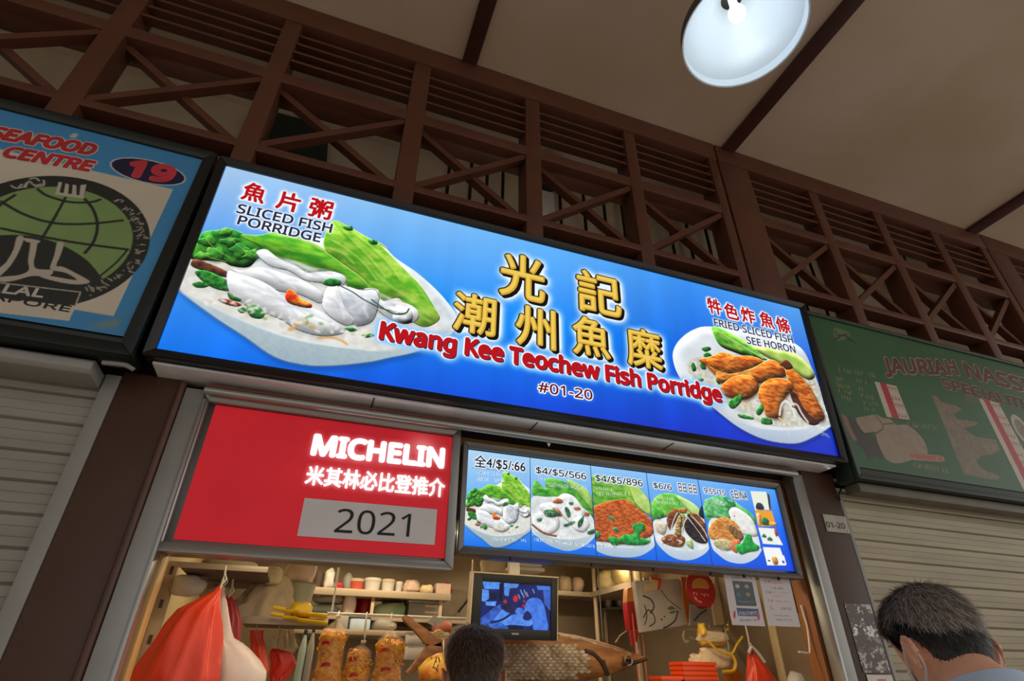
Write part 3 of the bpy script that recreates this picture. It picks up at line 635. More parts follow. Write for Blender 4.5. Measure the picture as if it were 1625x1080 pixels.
    for p in (((826, 722), (868, 690), (902, 676), (892, 722), (850, 754)), ((972, 772), (1002, 728), (1014, 758), (992, 788)), ((1002, 802), (1050, 808), (1056, 836), (1004, 832)), ((880, 780), (950, 795), (955, 810), (890, 800)), ((670, 592), (700, 596), (690, 610), (672, 604))): herb(b, A(*p), k, (64, 158, 62))
    for p in (((1090, 800), (1110, 815), (1140, 835)), ((900, 724), (950, 742))): b.line(smooth_line(A(*p)), 5*k, (232, 196, 130), op=.9)

# ---- big lit sign ------------------------------------------------------------
FS = Frame((-.594, 1.875, 1.5+.926), (1, 0, 0), (0, -.045, .838))
BS = Board(FS, 2.928, .8392, 1420, 410, [(363, 262), (1270, 492), (1330, 728), (247, 547)])
g = lin(np.array([[(170, 206, 240), (130, 192, 248), (92, 176, 250), (54, 144, 242), (86, 162, 240)], [(70, 160, 250), (24, 152, 252), (0, 134, 246), (0, 98, 226), (0, 84, 222)], [(0, 122, 246), (0, 88, 228), (0, 66, 212), (0, 44, 196), (0, 36, 186)]], float))
def bigrad(g, W, H):
    x = np.linspace(0, g.shape[1]-1, W); y = np.linspace(0, g.shape[0]-1, H); xi = np.minimum(x.astype(int), g.shape[1]-2); yi = np.minimum(y.astype(int), g.shape[0]-2)
    fx = (x-xi)[None, :, None]; fy = (y-yi)[:, None, None]
    return (g[yi][:, xi]*(1-fx)+g[yi][:, xi+1]*fx)*(1-fy)+(g[yi+1][:, xi]*(1-fx)+g[yi+1][:, xi+1]*fx)*fy
def to_srgb(a): return np.where(a <= .0031308, a*12.92, 1.055*np.power(np.maximum(a, 1e-9), 1/2.4)-.055)*255
BS.a = to_srgb(bigrad(g, BS.W, BS.H))
st = vnoise(1, BS.W, 46, 1, 2, 3)[0]; st = np.round(st*7)/7
BS.a *= 1+.10*(blur(st[None], 2)[0][None, :, None]-.5)*np.linspace(.6, 1.4, BS.H)[:, None, None]
art_fish(BS, BS.xy); art_fried(BS, BS.xy)
sign = thing('shop_sign', 'large lit blue signboard with two bowls and gold characters over the open stall', 'sign', (.87, 1.9, Zr(.9)))
b = MB(); b.fbox(FS, -.030, 2.958, -.034, .868, -.100, -.012); b.build('box', M_blk, sign, bevel=.006)
frame_ring(FS, -.030, 2.958, -.034, .868, .030, -.012, .022, -.010).build('frame', M_blk, sign, bevel=.002)
L = lambda *a, **k: BS.letter(*a, **k)
def outlined(bd, chars, size, m, parent, ob, bold, halo=(250, 252, 255), hr=5, w=.001, sh=None, hg=2.2):
    for c, x, y in chars:
        wd, hh = size
        bd.char(c, x, y, wd, hh, K_WHITE if sh is None else sh, parent, w=w, bold=ob, halo=halo, hr=hr, hgain=hg, **({} if sh is None else dict(dx=.004, dy=-.004)))
        bd.char(c, x, y, wd, hh, m, parent, w=w+.001, bold=bold)
# writing (soft white glows are part of the print)
zA = lambda x, y: ZA((x, y))[0]; zB = lambda x, y: ZB((x, y))[0]; zC = lambda x, y: ZC((x, y))[0]
outlined(BS, [('魚', *zA(543, 166)), ('片', *zA(708, 210)), ('粥', *zA(863, 246))], (35, 29), K_RED, sign, .055, .028, hr=4)
for s_, LLp, LRp in (('SLICED FISH', zA(452, 262), zA(908, 362)), ('PORRIDGE', zA(455, 318), zA(852, 408))):
    BS.letter(s_, LLp, LRp, 14.2, K_WHITE, sign, w=.001, bold=.035, halo=(245, 250, 255), hr=3); BS.letter(s_, LLp, LRp, 14.2, K_NAVY, sign, w=.002, bold=.018)
for c, x, y, wd, hh in (('光', *zB(808, 284), 70, 70), ('記', *zB(1205, 372), 68, 66), ('潮', *zB(556, 474), 66, 62), ('州', *zB(872, 545), 62, 64), ('魚', *zB(1160, 598), 58, 62), ('糜', *zC(388, 430), 54, 62)):
    BS.char(c, x, y, wd, hh, K_BLACK, sign, w=.001, bold=.05, dx=.010, dy=-.008, halo=(238, 248, 255), hr=10, hgain=2.6)
    BS.char(c, x, y, wd, hh, K_BLACK, sign, w=.0015, bold=.05)
    BS.char(c, x, y, wd, hh, K_GOLD, sign, w=.0025, bold=.026); BS.char(c, x, y, wd, hh, K_GOLDL, sign, w=.0035, bold=0, dx=-.002, dy=.002)
nm = 'Kwang Kee Teochew Fish Porridge'; a_, b_ = zB(58, 602), zC(792, 716)
BS.letter(nm, a_, b_, 26.5, K_WHITE, sign, w=.001, bold=.075, halo=(150, 205, 255), hr=8, hgain=2.4)
BS.letter(nm, a_, b_, 26.5, K_NAVY, sign, w=.0015, bold=.035, dx=.004, dy=-.004)
BS.letter(nm, a_, b_, 26.5, K_RED, sign, w=.0025, bold=.034)
BS.letter('#01-20', zB(878, 885), zB(1160, 930), 15.5, K_WHITE, sign, w=.001, bold=.065, halo=(60, 120, 235), hr=4); BS.letter('#01-20', zB(878, 885), zB(1160, 930), 15.5, K_MAROON, sign, w=.002, bold=.012)
outlined(BS, [('牪', *zC(762, 219)), ('色', *zC(850, 246)), ('炸', *zC(938, 268)), ('魚', *zC(1036, 293)), ('條', *zC(1122, 320))], (22, 25), K_RED, sign, .055, .026, hr=3)
for s_, LLp, LRp, hh in (('FRIED SLICED FISH', zC(762, 320), zC(1176, 416), 11.6), ('SEE HORON', zC(932, 414), zC(1188, 466), 11.4)):
    BS.letter(s_, LLp, LRp, hh, K_WHITE, sign, w=.001, bold=.035, halo=(230, 238, 250), hr=3); BS.letter(s_, LLp, LRp, hh, K_NAVY, sign, w=.002, bold=.014)
adopt(BS.build('face', printed('sign_print', True, 1.0, .35), sign), sign)

# ---- red award panel ---------------------------------------------------------
ZD = lambda x, y: zc((260, 600), 3.457, (x, y))[0]
FM0 = Frame((-.4, 2.02, 1.5), (1, 0, 0), (0, 0, 1))
def panel_rect(F, quad):
    q = np.array([F.hit(*p) for p in quad]); return q[[0, 3], 0].mean(), q[[1, 2], 0].mean(), q[[2, 3], 1].mean(), q[[0, 1], 1].mean()
lit = [ZD(280, 122), ZD(1597, 345), ZD(1543, 1003), ZD(70, 865)]
u0, u1, v0, v1 = panel_rect(FM0, lit)
FM = Frame(FM0.p(u0, v0), (1, 0, 0), (0, 0, 1)); BM = Board(FM, u1-u0, v1-v0, 460, 230, lit)
BM.a[:] = (172, 20, 30); BM.a *= 1+.06*(vnoise(230, 460, 60, 60, 2, 1)[..., None]-.5)
yy, xx = np.mgrid[0:230, 0:460]
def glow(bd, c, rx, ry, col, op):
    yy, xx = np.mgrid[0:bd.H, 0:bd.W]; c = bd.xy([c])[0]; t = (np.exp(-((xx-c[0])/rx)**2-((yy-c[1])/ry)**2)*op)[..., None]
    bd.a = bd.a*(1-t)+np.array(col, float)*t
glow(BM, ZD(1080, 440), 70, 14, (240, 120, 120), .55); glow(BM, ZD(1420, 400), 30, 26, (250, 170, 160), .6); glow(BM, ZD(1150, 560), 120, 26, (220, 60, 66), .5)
mp_ = thing('award_panel', 'red lit award panel with a grey 2021 plate, at left of the opening', 'sign', (.05, 2.06, Zr(.4)))
W_, H_ = u1-u0, v1-v0
b = MB(); b.fbox(FM, -.05, W_+.020, -.038, H_+.032, -.09, -.010); b.build('box', M_alud, mp_, bevel=.004)
frame_ring(FM, -.052, W_+.022, -.040, H_+.034, .030, -.012, .022, -.008).build('frame', M_alu, mp_, bevel=.003)
BM.letter('MICHELIN', ZD(820, 415), ZD(1530, 508), 31, emit('panel_white', (255, 255, 255), 1.25, False), mp_, bold=.045, halo=(236, 120, 124), hr=5, hop=.8)
BM.letter('米其林必比登推介', ZD(782, 582), ZD(1535, 672), 31, emit('panel_white', (255, 255, 255), 1.25, False), mp_, bold=.03, cjk=True, halo=(244, 150, 150), hr=4)
adopt(BM.build('face', printed('panel_print', True, 1.0, .3), mp_), mp_)
q = [BM.uv(*ZD(x, y)) for x, y in ((745, 865), (1480, 930), (1497, 740), (783, 660))]
MB().poly(FM, q, .002, .005).build('year_plate', mat('grey_plate', (218, 214, 216), .5, 0, var=.04), mp_)
BM.letter('2021', ZD(943, 850), ZD(1345, 884), 38, mat('plate_ink', (8, 9, 14), .6), mp_, w=.0062, bold=0)

# ---- lit picture menu --------------------------------------------------------
ZE = lambda *p: zc((710, 690), 4.697, *p); ZF = lambda *p: zc((1000, 730), 5.4, *p)
zE = lambda x, y: ZE((x, y))[0]; zF = lambda x, y: ZF((x, y))[0]
lit = [zE(157, 97), zF(1278, 268), zF(1385, 960), zE(113, 812)]
u0, u1, v0, v1 = panel_rect(FM0, lit)
FU = Frame(FM0.p(u0, v0), (1, 0, 0), (0, 0, 1)); BU = Board(FU, u1-u0, v1-v0, 1120, 285, lit)
g = lin(np.array([[(176, 214, 244), (160, 206, 244), (140, 196, 246), (120, 182, 246), (80, 160, 246)], [(110, 180, 246), (90, 166, 244), (60, 150, 240), (40, 130, 240), (20, 100, 236)], [(0, 118, 236), (0, 108, 232), (0, 100, 230), (0, 84, 226), (0, 62, 214)]], float))
BU.a = to_srgb(bigrad(g, BU.W, BU.H))
D = [BU.xy([p])[0][0] for p in (zE(157, 97), zE(628, 300), zE(1092, 400), zF(180, 300), zF(634, 400), zF(1110, 600))]
def clip_panel(i, fn):
    keep = BU.a.copy(); fn(); x0, x1 = int(round(D[i])), int(round(D[i+1])); out = keep; out[:, x0:x1] = BU.a[:, x0:x1]; BU.a = out
def map_main(i, quad_from, quad_to):          # affine: photograph px of the big sign -> this panel
    a = np.array([BS.uv(*p) for p in quad_from]); c = BU.xy(quad_to); M = np.linalg.solve(np.c_[a, np.ones(3)], c)
    return lambda pts: np.c_[np.array([BS.uv(*p) for p in pts]), np.ones(len(pts))] @ M
T1 = map_main(0, [zA(175, 640), zA(922, 303), zA(870, 1003)], [zE(128, 655), zE(428, 268), zE(430, 815)])
clip_panel(0, lambda: art_fish(BU, T1, .42))
def bowl2(i, cx, cy, rx, ry, deep):
    c = BU.xy([cx])[0]; R = lambda pts: np.array([(c[0]+x*rx, c[1]+y*ry) for x, y in pts])
    t = np.linspace(0, math.pi, 14); rim = [(math.cos(q), -.62*math.sin(q)) for q in t[::-1]]; low = [(math.cos(q), deep*math.sin(q)) for q in t]
    BU.paint(R(rim+low), (232, 238, 240), col2=(186, 202, 214), grad=True, noise=.05)
    el = [(.95*math.cos(q), .52*math.sin(q)) for q in np.linspace(0, 2*math.pi, 24, endpoint=False)]
    BU.paint(R(el), (224, 222, 210), col2=(190, 186, 168), ns=5)
    return R
def lump(R, pts, col, col2, ns=6, nsy=None, **k):
    P = smooth_poly(R(pts)); BU.paint(P+[1, 2], (60, 50, 40), soft=2, op=.4); BU.paint(P, col, col2=col2, ns=ns, nsy=nsy, shade=.4, depth=6, edge=.08, **k)
def p2():
    rg = np.random.default_rng(2)
    lump(lambda p: BU.xy(ZE(*p)), [(640, 430), (665, 335), (740, 400), (750, 320), (880, 345), (960, 400), (1040, 440), (1090, 520), (1085, 620), (980, 560), (850, 500), (700, 470)], (110, 186, 66), (40, 130, 44), 20, 10)
    lump(lambda p: BU.xy(ZE(*p)), [(900, 330), (1000, 370), (1075, 440), (1090, 560), (1040, 500), (970, 420)], (178, 212, 110), (120, 184, 70), 20, 10)
    P = lambda *p: BU.xy(ZE(*p))
    BU.paint(smooth_poly(P((630, 470), (740, 460), (900, 470), (1040, 560), (1095, 640), (1100, 745), (1020, 820), (900, 858), (780, 825), (680, 760), (625, 690))), (236, 238, 238), col2=(206, 212, 214), ns=20)
    BU.paint(smooth_poly(P((625, 688), (700, 735), (800, 765), (920, 775), (1040, 755), (1100, 715), (1095, 745), (1000, 825), (900, 856), (780, 828), (690, 770))), (214, 224, 228), col2=(150, 174, 192), grad=True, noise=.1)
    for q in (((640, 600), (720, 560), (820, 600), (830, 690), (740, 740), (650, 680)), ((800, 520), (860, 440), (940, 450), (1000, 520), (1030, 590), (980, 680), (900, 640), (850, 590)), ((690, 520), (790, 500), (830, 560), (740, 590)), ((930, 640), (1000, 600), (1060, 660), (1020, 720), (950, 700))): lump(P2, q, (246, 246, 244), (214, 216, 220), 12)
    for q in (((830, 470), (870, 490), (850, 510), (790, 500)), ((950, 540), (990, 538), (1000, 556), (960, 560)), ((1030, 575), (1065, 585), (1055, 605), (1030, 600)), ((790, 540), (840, 560), (860, 600), (820, 600))): lump(P2, q, (196, 120, 80), (150, 80, 50))
    for q in (((730, 560), (800, 555), (840, 590), (790, 612), (735, 600)), ((880, 545), (905, 540), (925, 600), (900, 610)), ((975, 650), (1020, 600), (1010, 660), (980, 690)), ((870, 665), (940, 640), (950, 655), (885, 682)), ((915, 500), (945, 502), (942, 520), (918, 518)), ((1045, 720), (1090, 700), (1095, 730), (1050, 740)), ((670, 620), (705, 615), (700, 640), (675, 640))): lump(P2, q, (86, 140, 100), (34, 84, 56))
    BU.line(smooth_line(P((630, 660), (690, 710), (760, 740), (815, 750))), 6, (130, 70, 34), op=.9)
    for _ in range(70): BU.paint(BU.ell(P((630+rg.random()*440, 560+rg.random()*200))[0], 1.5+1.5*rg.random(), 1+rg.random(), rg.random()*3), ((250, 250, 246), (170, 170, 160), (206, 196, 168))[rg.integers(0, 3)], op=.7)
P2 = lambda p: BU.xy(ZE(*p))
clip_panel(1, p2)
XE = lambda p: BU.xy([(710+x/4.697, 690+y/4.697) for x, y in p])
XF = lambda p: BU.xy([(1000+x/5.4, 730+y/5.4) for x, y in p])
def strands(X, box, n, cols, ln, seed, wd=1.6):
    rg = np.random.default_rng(seed)
    for i in range(n):
        x = box[0]+rg.random()*(box[2]-box[0]); y = box[1]+rg.random()*(box[3]-box[1])
        BU.line(smooth_line(X([(x, y), (x+ln*.5, y+rg.normal(0, ln*.25)), (x+ln, y+rg.normal(0, ln*.4))]), 3), wd, cols[i % len(cols)], op=.7)
def p3():
    lump(XF, [(-390, 190), (-300, 130), (-150, 150), (20, 210), (170, 330), (190, 450), (0, 430), (-200, 420), (-400, 430)], (150, 196, 74), (66, 150, 44), 20, 10)
    lump(XF, [(20, 190), (110, 260), (180, 360), (190, 480), (100, 420), (40, 320)], (206, 222, 140), (160, 198, 90), 20)
    BU.paint(smooth_poly(XF([(-410, 560), (-380, 470), (-250, 380), (0, 400), (190, 560), (200, 690), (190, 750), (80, 810), (-60, 820), (-220, 800), (-330, 740), (-400, 660)])), (234, 238, 240), col2=(200, 212, 220), ns=20)
    BU.paint(smooth_poly(XF([(-400, 655), (-300, 710), (-150, 745), (50, 745), (195, 690), (195, 745), (80, 815), (-60, 828), (-220, 805), (-330, 745)])), (220, 230, 236), col2=(160, 184, 204), grad=True, noise=.1)
    lump(XF, [(-400, 540), (-370, 450), (-280, 390), (-130, 345), (0, 350), (90, 430), (190, 520), (190, 640), (60, 690), (-80, 720), (-200, 700), (-330, 680), (-390, 620)], (214, 112, 52), (150, 62, 22), 10, 4)
    strands(XF, (-370, 400, 150, 660), 90, ((236, 150, 84), (170, 74, 28), (120, 48, 16)), 46, 3)
    for q in ([(-180, 480), (-140, 490), (-130, 520), (-165, 510)], [(-150, 590), (-110, 580), (-100, 620)], [(-330, 620), (-270, 610), (-260, 660), (-320, 665)], [(-390, 600), (-350, 590), (-345, 640)]): lump(XF, q, (90, 160, 110), (40, 110, 70))
    for q in ([(20, 570), (60, 545), (120, 550), (130, 600), (90, 620), (80, 660), (170, 690), (120, 725), (-20, 725), (-90, 690), (-60, 640), (0, 640), (40, 620)], [(-190, 660), (-100, 670), (-90, 710), (-150, 730)]): lump(XF, q, (52, 176, 76), (20, 118, 50), 8)
clip_panel(2, p3)
def p4():
    lump(XF, [(180, 420), (240, 320), (340, 290), (460, 320), (580, 420), (640, 520), (500, 500), (350, 480), (200, 520)], (140, 206, 84), (76, 170, 52), 12)
    lump(XF, [(420, 310), (560, 380), (640, 480), (650, 560), (560, 480), (480, 400)], (196, 224, 140), (160, 206, 110), 16)
    BU.paint(smooth_poly(XF([(205, 530), (300, 500), (450, 470), (560, 480), (640, 520), (672, 640), (675, 745), (600, 820), (480, 855), (350, 830), (250, 745), (212, 670)])), (236, 240, 240), col2=(206, 216, 220), ns=20)
    BU.paint(smooth_poly(XF([(215, 680), (320, 745), (450, 780), (580, 775), (675, 735), (672, 752), (590, 825), (480, 857), (360, 835), (260, 755)])), (224, 232, 238), col2=(170, 190, 208), grad=True, noise=.1)
    lump(XF, [(640, 400), (660, 480), (640, 510), (600, 480), (610, 430)], (30, 40, 60), (16, 24, 40))
    lump(XF, [(260, 680), (330, 640), (440, 650), (468, 690), (430, 745), (320, 730)], (176, 110, 60), (110, 60, 30), 8)
    for q, c in (([(320, 520), (350, 450), (400, 440), (430, 470), (380, 560), (340, 600)], 0), ([(380, 640), (400, 540), (430, 480), (480, 480), (470, 560), (440, 640), (410, 660)], 1), ([(470, 600), (490, 500), (520, 470), (600, 560), (660, 690), (620, 720), (540, 690)], 2), ([(520, 470), (580, 470), (650, 560), (660, 650), (610, 600)], 0)):
        lump(XF, q, ((150, 86, 50), (206, 178, 120), (60, 48, 50))[c], ((80, 44, 28), (110, 80, 44), (24, 22, 26))[c], 14, 4)
    for p in ([(440, 640), (470, 540), (500, 500)], [(490, 480), (560, 580), (640, 700)], [(350, 600), (380, 520), (420, 450)], [(530, 480), (610, 570), (660, 660)], [(300, 560), (280, 640), (290, 670)]): BU.line(smooth_line(XF(p)), 3.5, (226, 216, 204), op=.9)
    for p in ([(420, 470), (450, 500), (430, 600)], [(480, 620), (520, 580)], [(540, 560), (600, 650)]): BU.line(smooth_line(XF(p)), 4, (26, 22, 30), op=.85)
    lump(XF, [(340, 410), (420, 430), (500, 420), (480, 460), (420, 450)], (214, 110, 60), (150, 70, 40))
    lump(XF, [(215, 540), (290, 540), (320, 560), (290, 640), (230, 610)], (220, 214, 196), (190, 170, 140), 5); strands(XF, (230, 650, 420, 720), 14, ((240, 240, 250), (70, 50, 90)), 30, 4, 2.4)
    lump(XF, [(200, 430), (260, 420), (300, 470), (260, 510), (205, 490)], (90, 180, 70), (40, 130, 46)); lump(XF, [(470, 700), (520, 680), (530, 760), (490, 740)], (190, 206, 150), (150, 176, 110))
clip_panel(3, p4)
def p5():
    lump(XF, [(650, 470), (660, 360), (760, 320), (860, 340), (960, 400), (1060, 480), (1075, 560), (900, 540), (720, 560)], (120, 196, 120), (56, 160, 78), 14)
    BU.paint(smooth_poly(XF([(675, 560), (740, 490), (880, 450), (1000, 500), (1070, 580), (1105, 760), (1060, 840), (950, 885), (830, 870), (740, 810), (690, 740)])), (238, 241, 242), col2=(212, 220, 224), ns=20)
    BU.paint(smooth_poly(XF([(690, 740), (780, 790), (900, 815), (1020, 805), (1108, 765), (1100, 800), (1050, 850), (950, 888), (830, 872), (745, 815)])), (228, 234, 240), col2=(180, 196, 214), grad=True, noise=.1)
    lump(XF, [(655, 360), (760, 340), (850, 420), (860, 520), (740, 500), (660, 480)], (150, 206, 150), (60, 160, 80), 8)
    lump(XF, [(815, 330), (900, 350), (920, 410), (860, 440)], (60, 160, 90), (30, 120, 60), 8)
    lump(XF, [(860, 450), (920, 415), (1040, 500), (1085, 600), (1080, 660), (960, 640), (890, 540)], (240, 240, 236), (222, 222, 216), 16)
    lump(XF, [(672, 660), (680, 590), (740, 520), (820, 500), (890, 530), (940, 590), (965, 670), (900, 720), (800, 710), (720, 690)], (226, 164, 84), (180, 106, 40), 10, 4)
    strands(XF, (690, 530, 900, 690), 60, ((246, 196, 120), (190, 120, 50), (150, 84, 30)), 36, 6)
    lump(XF, [(830, 560), (900, 580), (970, 660), (930, 700), (870, 640)], (150, 110, 70), (100, 70, 40), 5)
    lump(XF, [(720, 690), (840, 690), (870, 760), (790, 780), (720, 740)], (206, 190, 150), (150, 150, 100), 4); lump(XF, [(860, 700), (930, 690), (930, 740), (900, 800), (850, 760)], (222, 130, 84), (190, 100, 60))
    lump(XF, [(890, 740), (950, 720), (990, 650), (1030, 650), (1050, 710), (1095, 745), (1080, 780), (1000, 795), (930, 810)], (44, 180, 76), (20, 130, 56), 8)
    for c in ((780, 708), (905, 490), (975, 610)): BU.paint(BU.ell(XF([c])[0], 3.5, 2.5), (226, 90, 60), op=.9)
clip_panel(4, p5)
for x in D[1:5]: BU.paint([(x-1, 0), (x+1.2, 0), (x+1.2, BU.H), (x-1, BU.H)], (10, 44, 110))
for k, (q, c) in enumerate(((((1060, 278), (1195, 285), (1222, 440), (1085, 440)), (234, 238, 222)), (((1085, 440), (1230, 448), (1245, 520), (1255, 582), (1100, 578)), (236, 160, 44)), (((1100, 588), (1238, 598), (1300, 738), (1130, 725)), (238, 240, 236)), (((1125, 752), (1272, 760), (1310, 906), (1150, 904)), (244, 244, 244)))): BU.paint(XF(q), c)
lump(XF, [(1098, 430), (1105, 385), (1130, 378), (1155, 395), (1162, 435)], (60, 62, 80), (40, 42, 60)); lump(XF, [(1135, 560), (1150, 505), (1185, 515), (1205, 565)], (60, 120, 70), (30, 90, 50), 4)
lump(XF, [(1200, 545), (1255, 550), (1250, 575), (1205, 572)], (244, 200, 110), (214, 130, 40)); lump(XF, [(1205, 310), (1220, 320), (1222, 425), (1210, 430)], (90, 60, 70), (50, 40, 60)); lump(XF, [(1095, 470), (1130, 480), (1125, 560), (1105, 560)], (250, 214, 150), (220, 140, 60), 3)
for q in ([(1125, 665), (1145, 640), (1165, 670)], [(1168, 690), (1190, 665), (1215, 690), (1200, 700)]): lump(XF, q, (50, 140, 96), (30, 110, 70))
lump(XF, [(1195, 838), (1235, 842), (1240, 894), (1205, 892)], (214, 160, 70), (170, 110, 40), 3); BU.paint(XF([(1275, 820), (1300, 824), (1315, 900), (1288, 898)]), (236, 240, 246)); BU.paint(XF([(1278, 865), (1296, 868), (1300, 890), (1282, 888)]), (60, 80, 150)); BU.paint(XF([(1156, 858), (1178, 860), (1180, 874), (1160, 872)]), (70, 76, 110))
lump(XF, [(1235, 610), (1255, 608), (1262, 655), (1245, 660)], (200, 90, 50), (160, 60, 40))
def scribble(bd, X, x0, y0, x1, y1, h, n, cols, seed, wd=1.3, op=.85):   # lines of print too small to read
    rg = np.random.default_rng(seed)
    for i in range(n):
        t = i/max(n-1, 1); x = x0+(x1-x0)*t; y = y0+(y1-y0)*t
        if rg.random() < .14: continue
        for j in range(2):
            a = (x+rg.normal(0, h*.22), y-h*rg.random()); c = (x+rg.normal(0, h*.3), y-h*rg.random()); bd.line(np.array(X([a, c])), wd, cols[(i+j) % len(cols)], op=op)
        bd.line(np.array(X([(x-h*.1, y-h), (x+h*.05, y)])), wd, cols[0], op=op)
for X, a in ((XE, (230, 285, 430, 300, 22, 12)), (XE, (225, 335, 430, 352, 30, 16)), (XE, (335, 775, 580, 790, 22, 18)), (XE, (690, 325, 735, 335, 18, 4)), (XE, (760, 385, 1050, 412, 34, 24)), (XE, (650, 785, 1085, 838, 26, 32)), (XE, (1130, 410, 1240, 420, 24, 8)), (XE, (1130, 452, 1370, 452, 26, 18)), (XE, (1130, 835, 1245, 838, 22, 10)), (XF, (225, 330, 385, 352, 28, 12)), (XF, (205, 375, 505, 398, 26, 24)), (XF, (670, 375, 850, 400, 34, 14)), (XF, (860, 365, 930, 382, 20, 6)), (XF, (720, 780, 800, 786, 22, 8)), (XF, (890, 610, 1010, 620, 18, 8))):
    scribble(BU, X, *a, [(244, 248, 250), (70, 84, 96)], int(a[0]+a[1]), 1.2)
for X, a, c in ((XE, (185, 235, 420, 262), (60, 70, 90)), (XE, (640, 285, 1060, 345), (150, 190, 226)), (XE, (1110, 355, 1350, 385), (120, 150, 190)), (XF, (180, 258, 380, 288), (110, 150, 200))): BU.line(np.array(X([a[:2], a[2:]])), 1.2, c, op=.8)
mu = thing('picture_menu', 'long lit blue picture menu of five dishes with prices, hung at right of the opening', 'menu board', (1.3, 2.06, Zr(.4)))
W_, H_ = u1-u0, v1-v0
b = MB(); b.fbox(FU, -.022, W_+.018, -.030, H_+.026, -.09, -.010); b.build('box', M_alud, mu, bevel=.004)
frame_ring(FU, -.022, W_+.018, -.030, H_+.026, .022, -.012, .020, -.008).build('frame', mat('brushed_frame', (112, 112, 112), .4, .5, var=.06), mu, bevel=.003)
for i, d in enumerate((.12, .34, .52, .70, .81, .93)): MB().fbox(FU, W_*d-.004, W_*d+.004, -.041, -.029, .0, .012).build('clip', M_blk, mu)
P_INK = K_BLACK
for s_, a, c, h in (('全4/$5/:66', zE(203, 222), zE(590, 268), 10.2), ('$4/$5/566', zE(672, 282), zE(1050, 334), 10.4), ('$4/$5/896', zE(1122, 345), zF(130, 231), 10.2), ('$6/6', zF(225, 245), zF(380, 265), 9.0), ('日日 日日', zF(442, 272), zF(594, 292), 8.0), ('9.55/15', zF(660, 292), zF(842, 316), 8.4), ('C日ⅠNA', zF(890, 334), zF(1030, 350), 8.0)):
    BU.letter(s_, a, c, h, K_WHITE, mu, w=.001, bold=.05, halo=(225, 238, 250), hr=2); BU.letter(s_, a, c, h, P_INK, mu, w=.002, bold=.012)
adopt(BU.build('face', printed('menu_print', True, 1.0, .35), mu), mu)

# ---- old seafood sign at left (not lit) --------------------------------------
ZH = lambda x, y: (x/2.4, 150+y/2.4)
FH = Frame((-2.70, 1.85, 1.5+.938), (1, 0, 0), (0, 0, 1)); BH = Board(FH, 2.012, .862, 960, 410)
BH.a[:] = (64, 140, 196); BH.a *= 1+.10*(vnoise(410, 960, 120, 90, 3, 8)[..., None]-.5)
cv = lambda uv: np.c_[(np.array(uv)[:, 0]+1.85*0-(-2.70))/2.012*960, (1-(np.array(uv)[:, 1]-.938)/.862)*410]   # world x, height above the eye -> canvas
BH.paint(cv([(-1.90, 1.595), (-.742, 1.595), (-.742, 1.006), (-1.90, 1.006)]), (208, 198, 180), noise=.06, ns=90)
C0 = (-1.0136, 1.2632)
circ = lambda r, n=72: cv([(C0[0]+r*math.cos(t), C0[1]+r*math.sin(t)) for t in np.linspace(0, 2*math.pi, n, endpoint=False)])
BH.paint(circ(.283), (36, 40, 36), noise=.08, ns=60)
BH.paint(circ(.231), (128, 158, 96), noise=.06, ns=60)
# globe lines
pol = lambda pts, wd=4.0: BH.line(smooth_line(BH.xy([ZH(*p) for p in pts])), wd, (34, 38, 36))
pol([(250, 390), (200, 480), (150, 560)], 4); pol([(0, 405), (90, 455), (200, 488), (330, 492), (470, 478)], 4.5); pol([(0, 508), (130, 535), (300, 565), (490, 590)], 4.5)
pol([(320, 395), (355, 440), (370, 500), (355, 560), (320, 605)], 4.5); pol([(140, 358), (180, 385), (260, 408), (340, 410), (385, 398)], 4.5); pol([(60, 380), (0, 420), (-60, 480)], 4.5); pol([(380, 690), (440, 640), (485, 590)], 3)
# dark half disc, crown of white bars, script
BH.paint(smooth_poly(BH.xy([ZH(*p) for p in ((-260, 640), (-150, 560), (0, 535), (130, 540), (240, 575), (330, 630), (385, 695), (415, 730), (300, 790), (100, 760), (-150, 740))])), (36, 40, 36), noise=.06, ns=50)
wp = lambda pts: BH.paint(smooth_poly(BH.xy([ZH(*p) for p in pts]), 4), (186, 178, 164))
wp([(62, 545), (78, 536), (90, 548), (70, 600), (40, 650), (0, 690), (-20, 700), (-20, 672), (20, 640), (50, 590)])
wp([(118, 555), (140, 560), (136, 600), (128, 640), (140, 662), (200, 668), (185, 690), (120, 690), (60, 706), (10, 712), (-30, 700), (10, 692), (70, 686), (108, 668), (106, 630), (112, 590)])
wp([(90, 545), (150, 555), (140, 566), (100, 560)])
wp([(218, 562), (242, 566), (230, 610), (214, 650), (240, 655), (300, 685), (342, 712), (300, 722), (240, 716), (180, 702), (150, 690), (180, 688), (250, 700), (292, 704), (250, 678), (200, 668), (190, 656), (206, 610)])
BH.paint(BH.xy([ZH(*p) for p in ((212, 372), (228, 328), (330, 345), (318, 394))]), (36, 40, 36))
for p in (((210, 378), (222, 332), (236, 334), (226, 372)), ((240, 384), (248, 338), (262, 342), (258, 378)), ((272, 388), (276, 342), (290, 346), (290, 384)), ((300, 392), (306, 344), (328, 342), (318, 392)), ((208, 380), (212, 370), (320, 386), (318, 396))): BH.paint(BH.xy([ZH(*p_) for p_ in p]), (190, 184, 170))
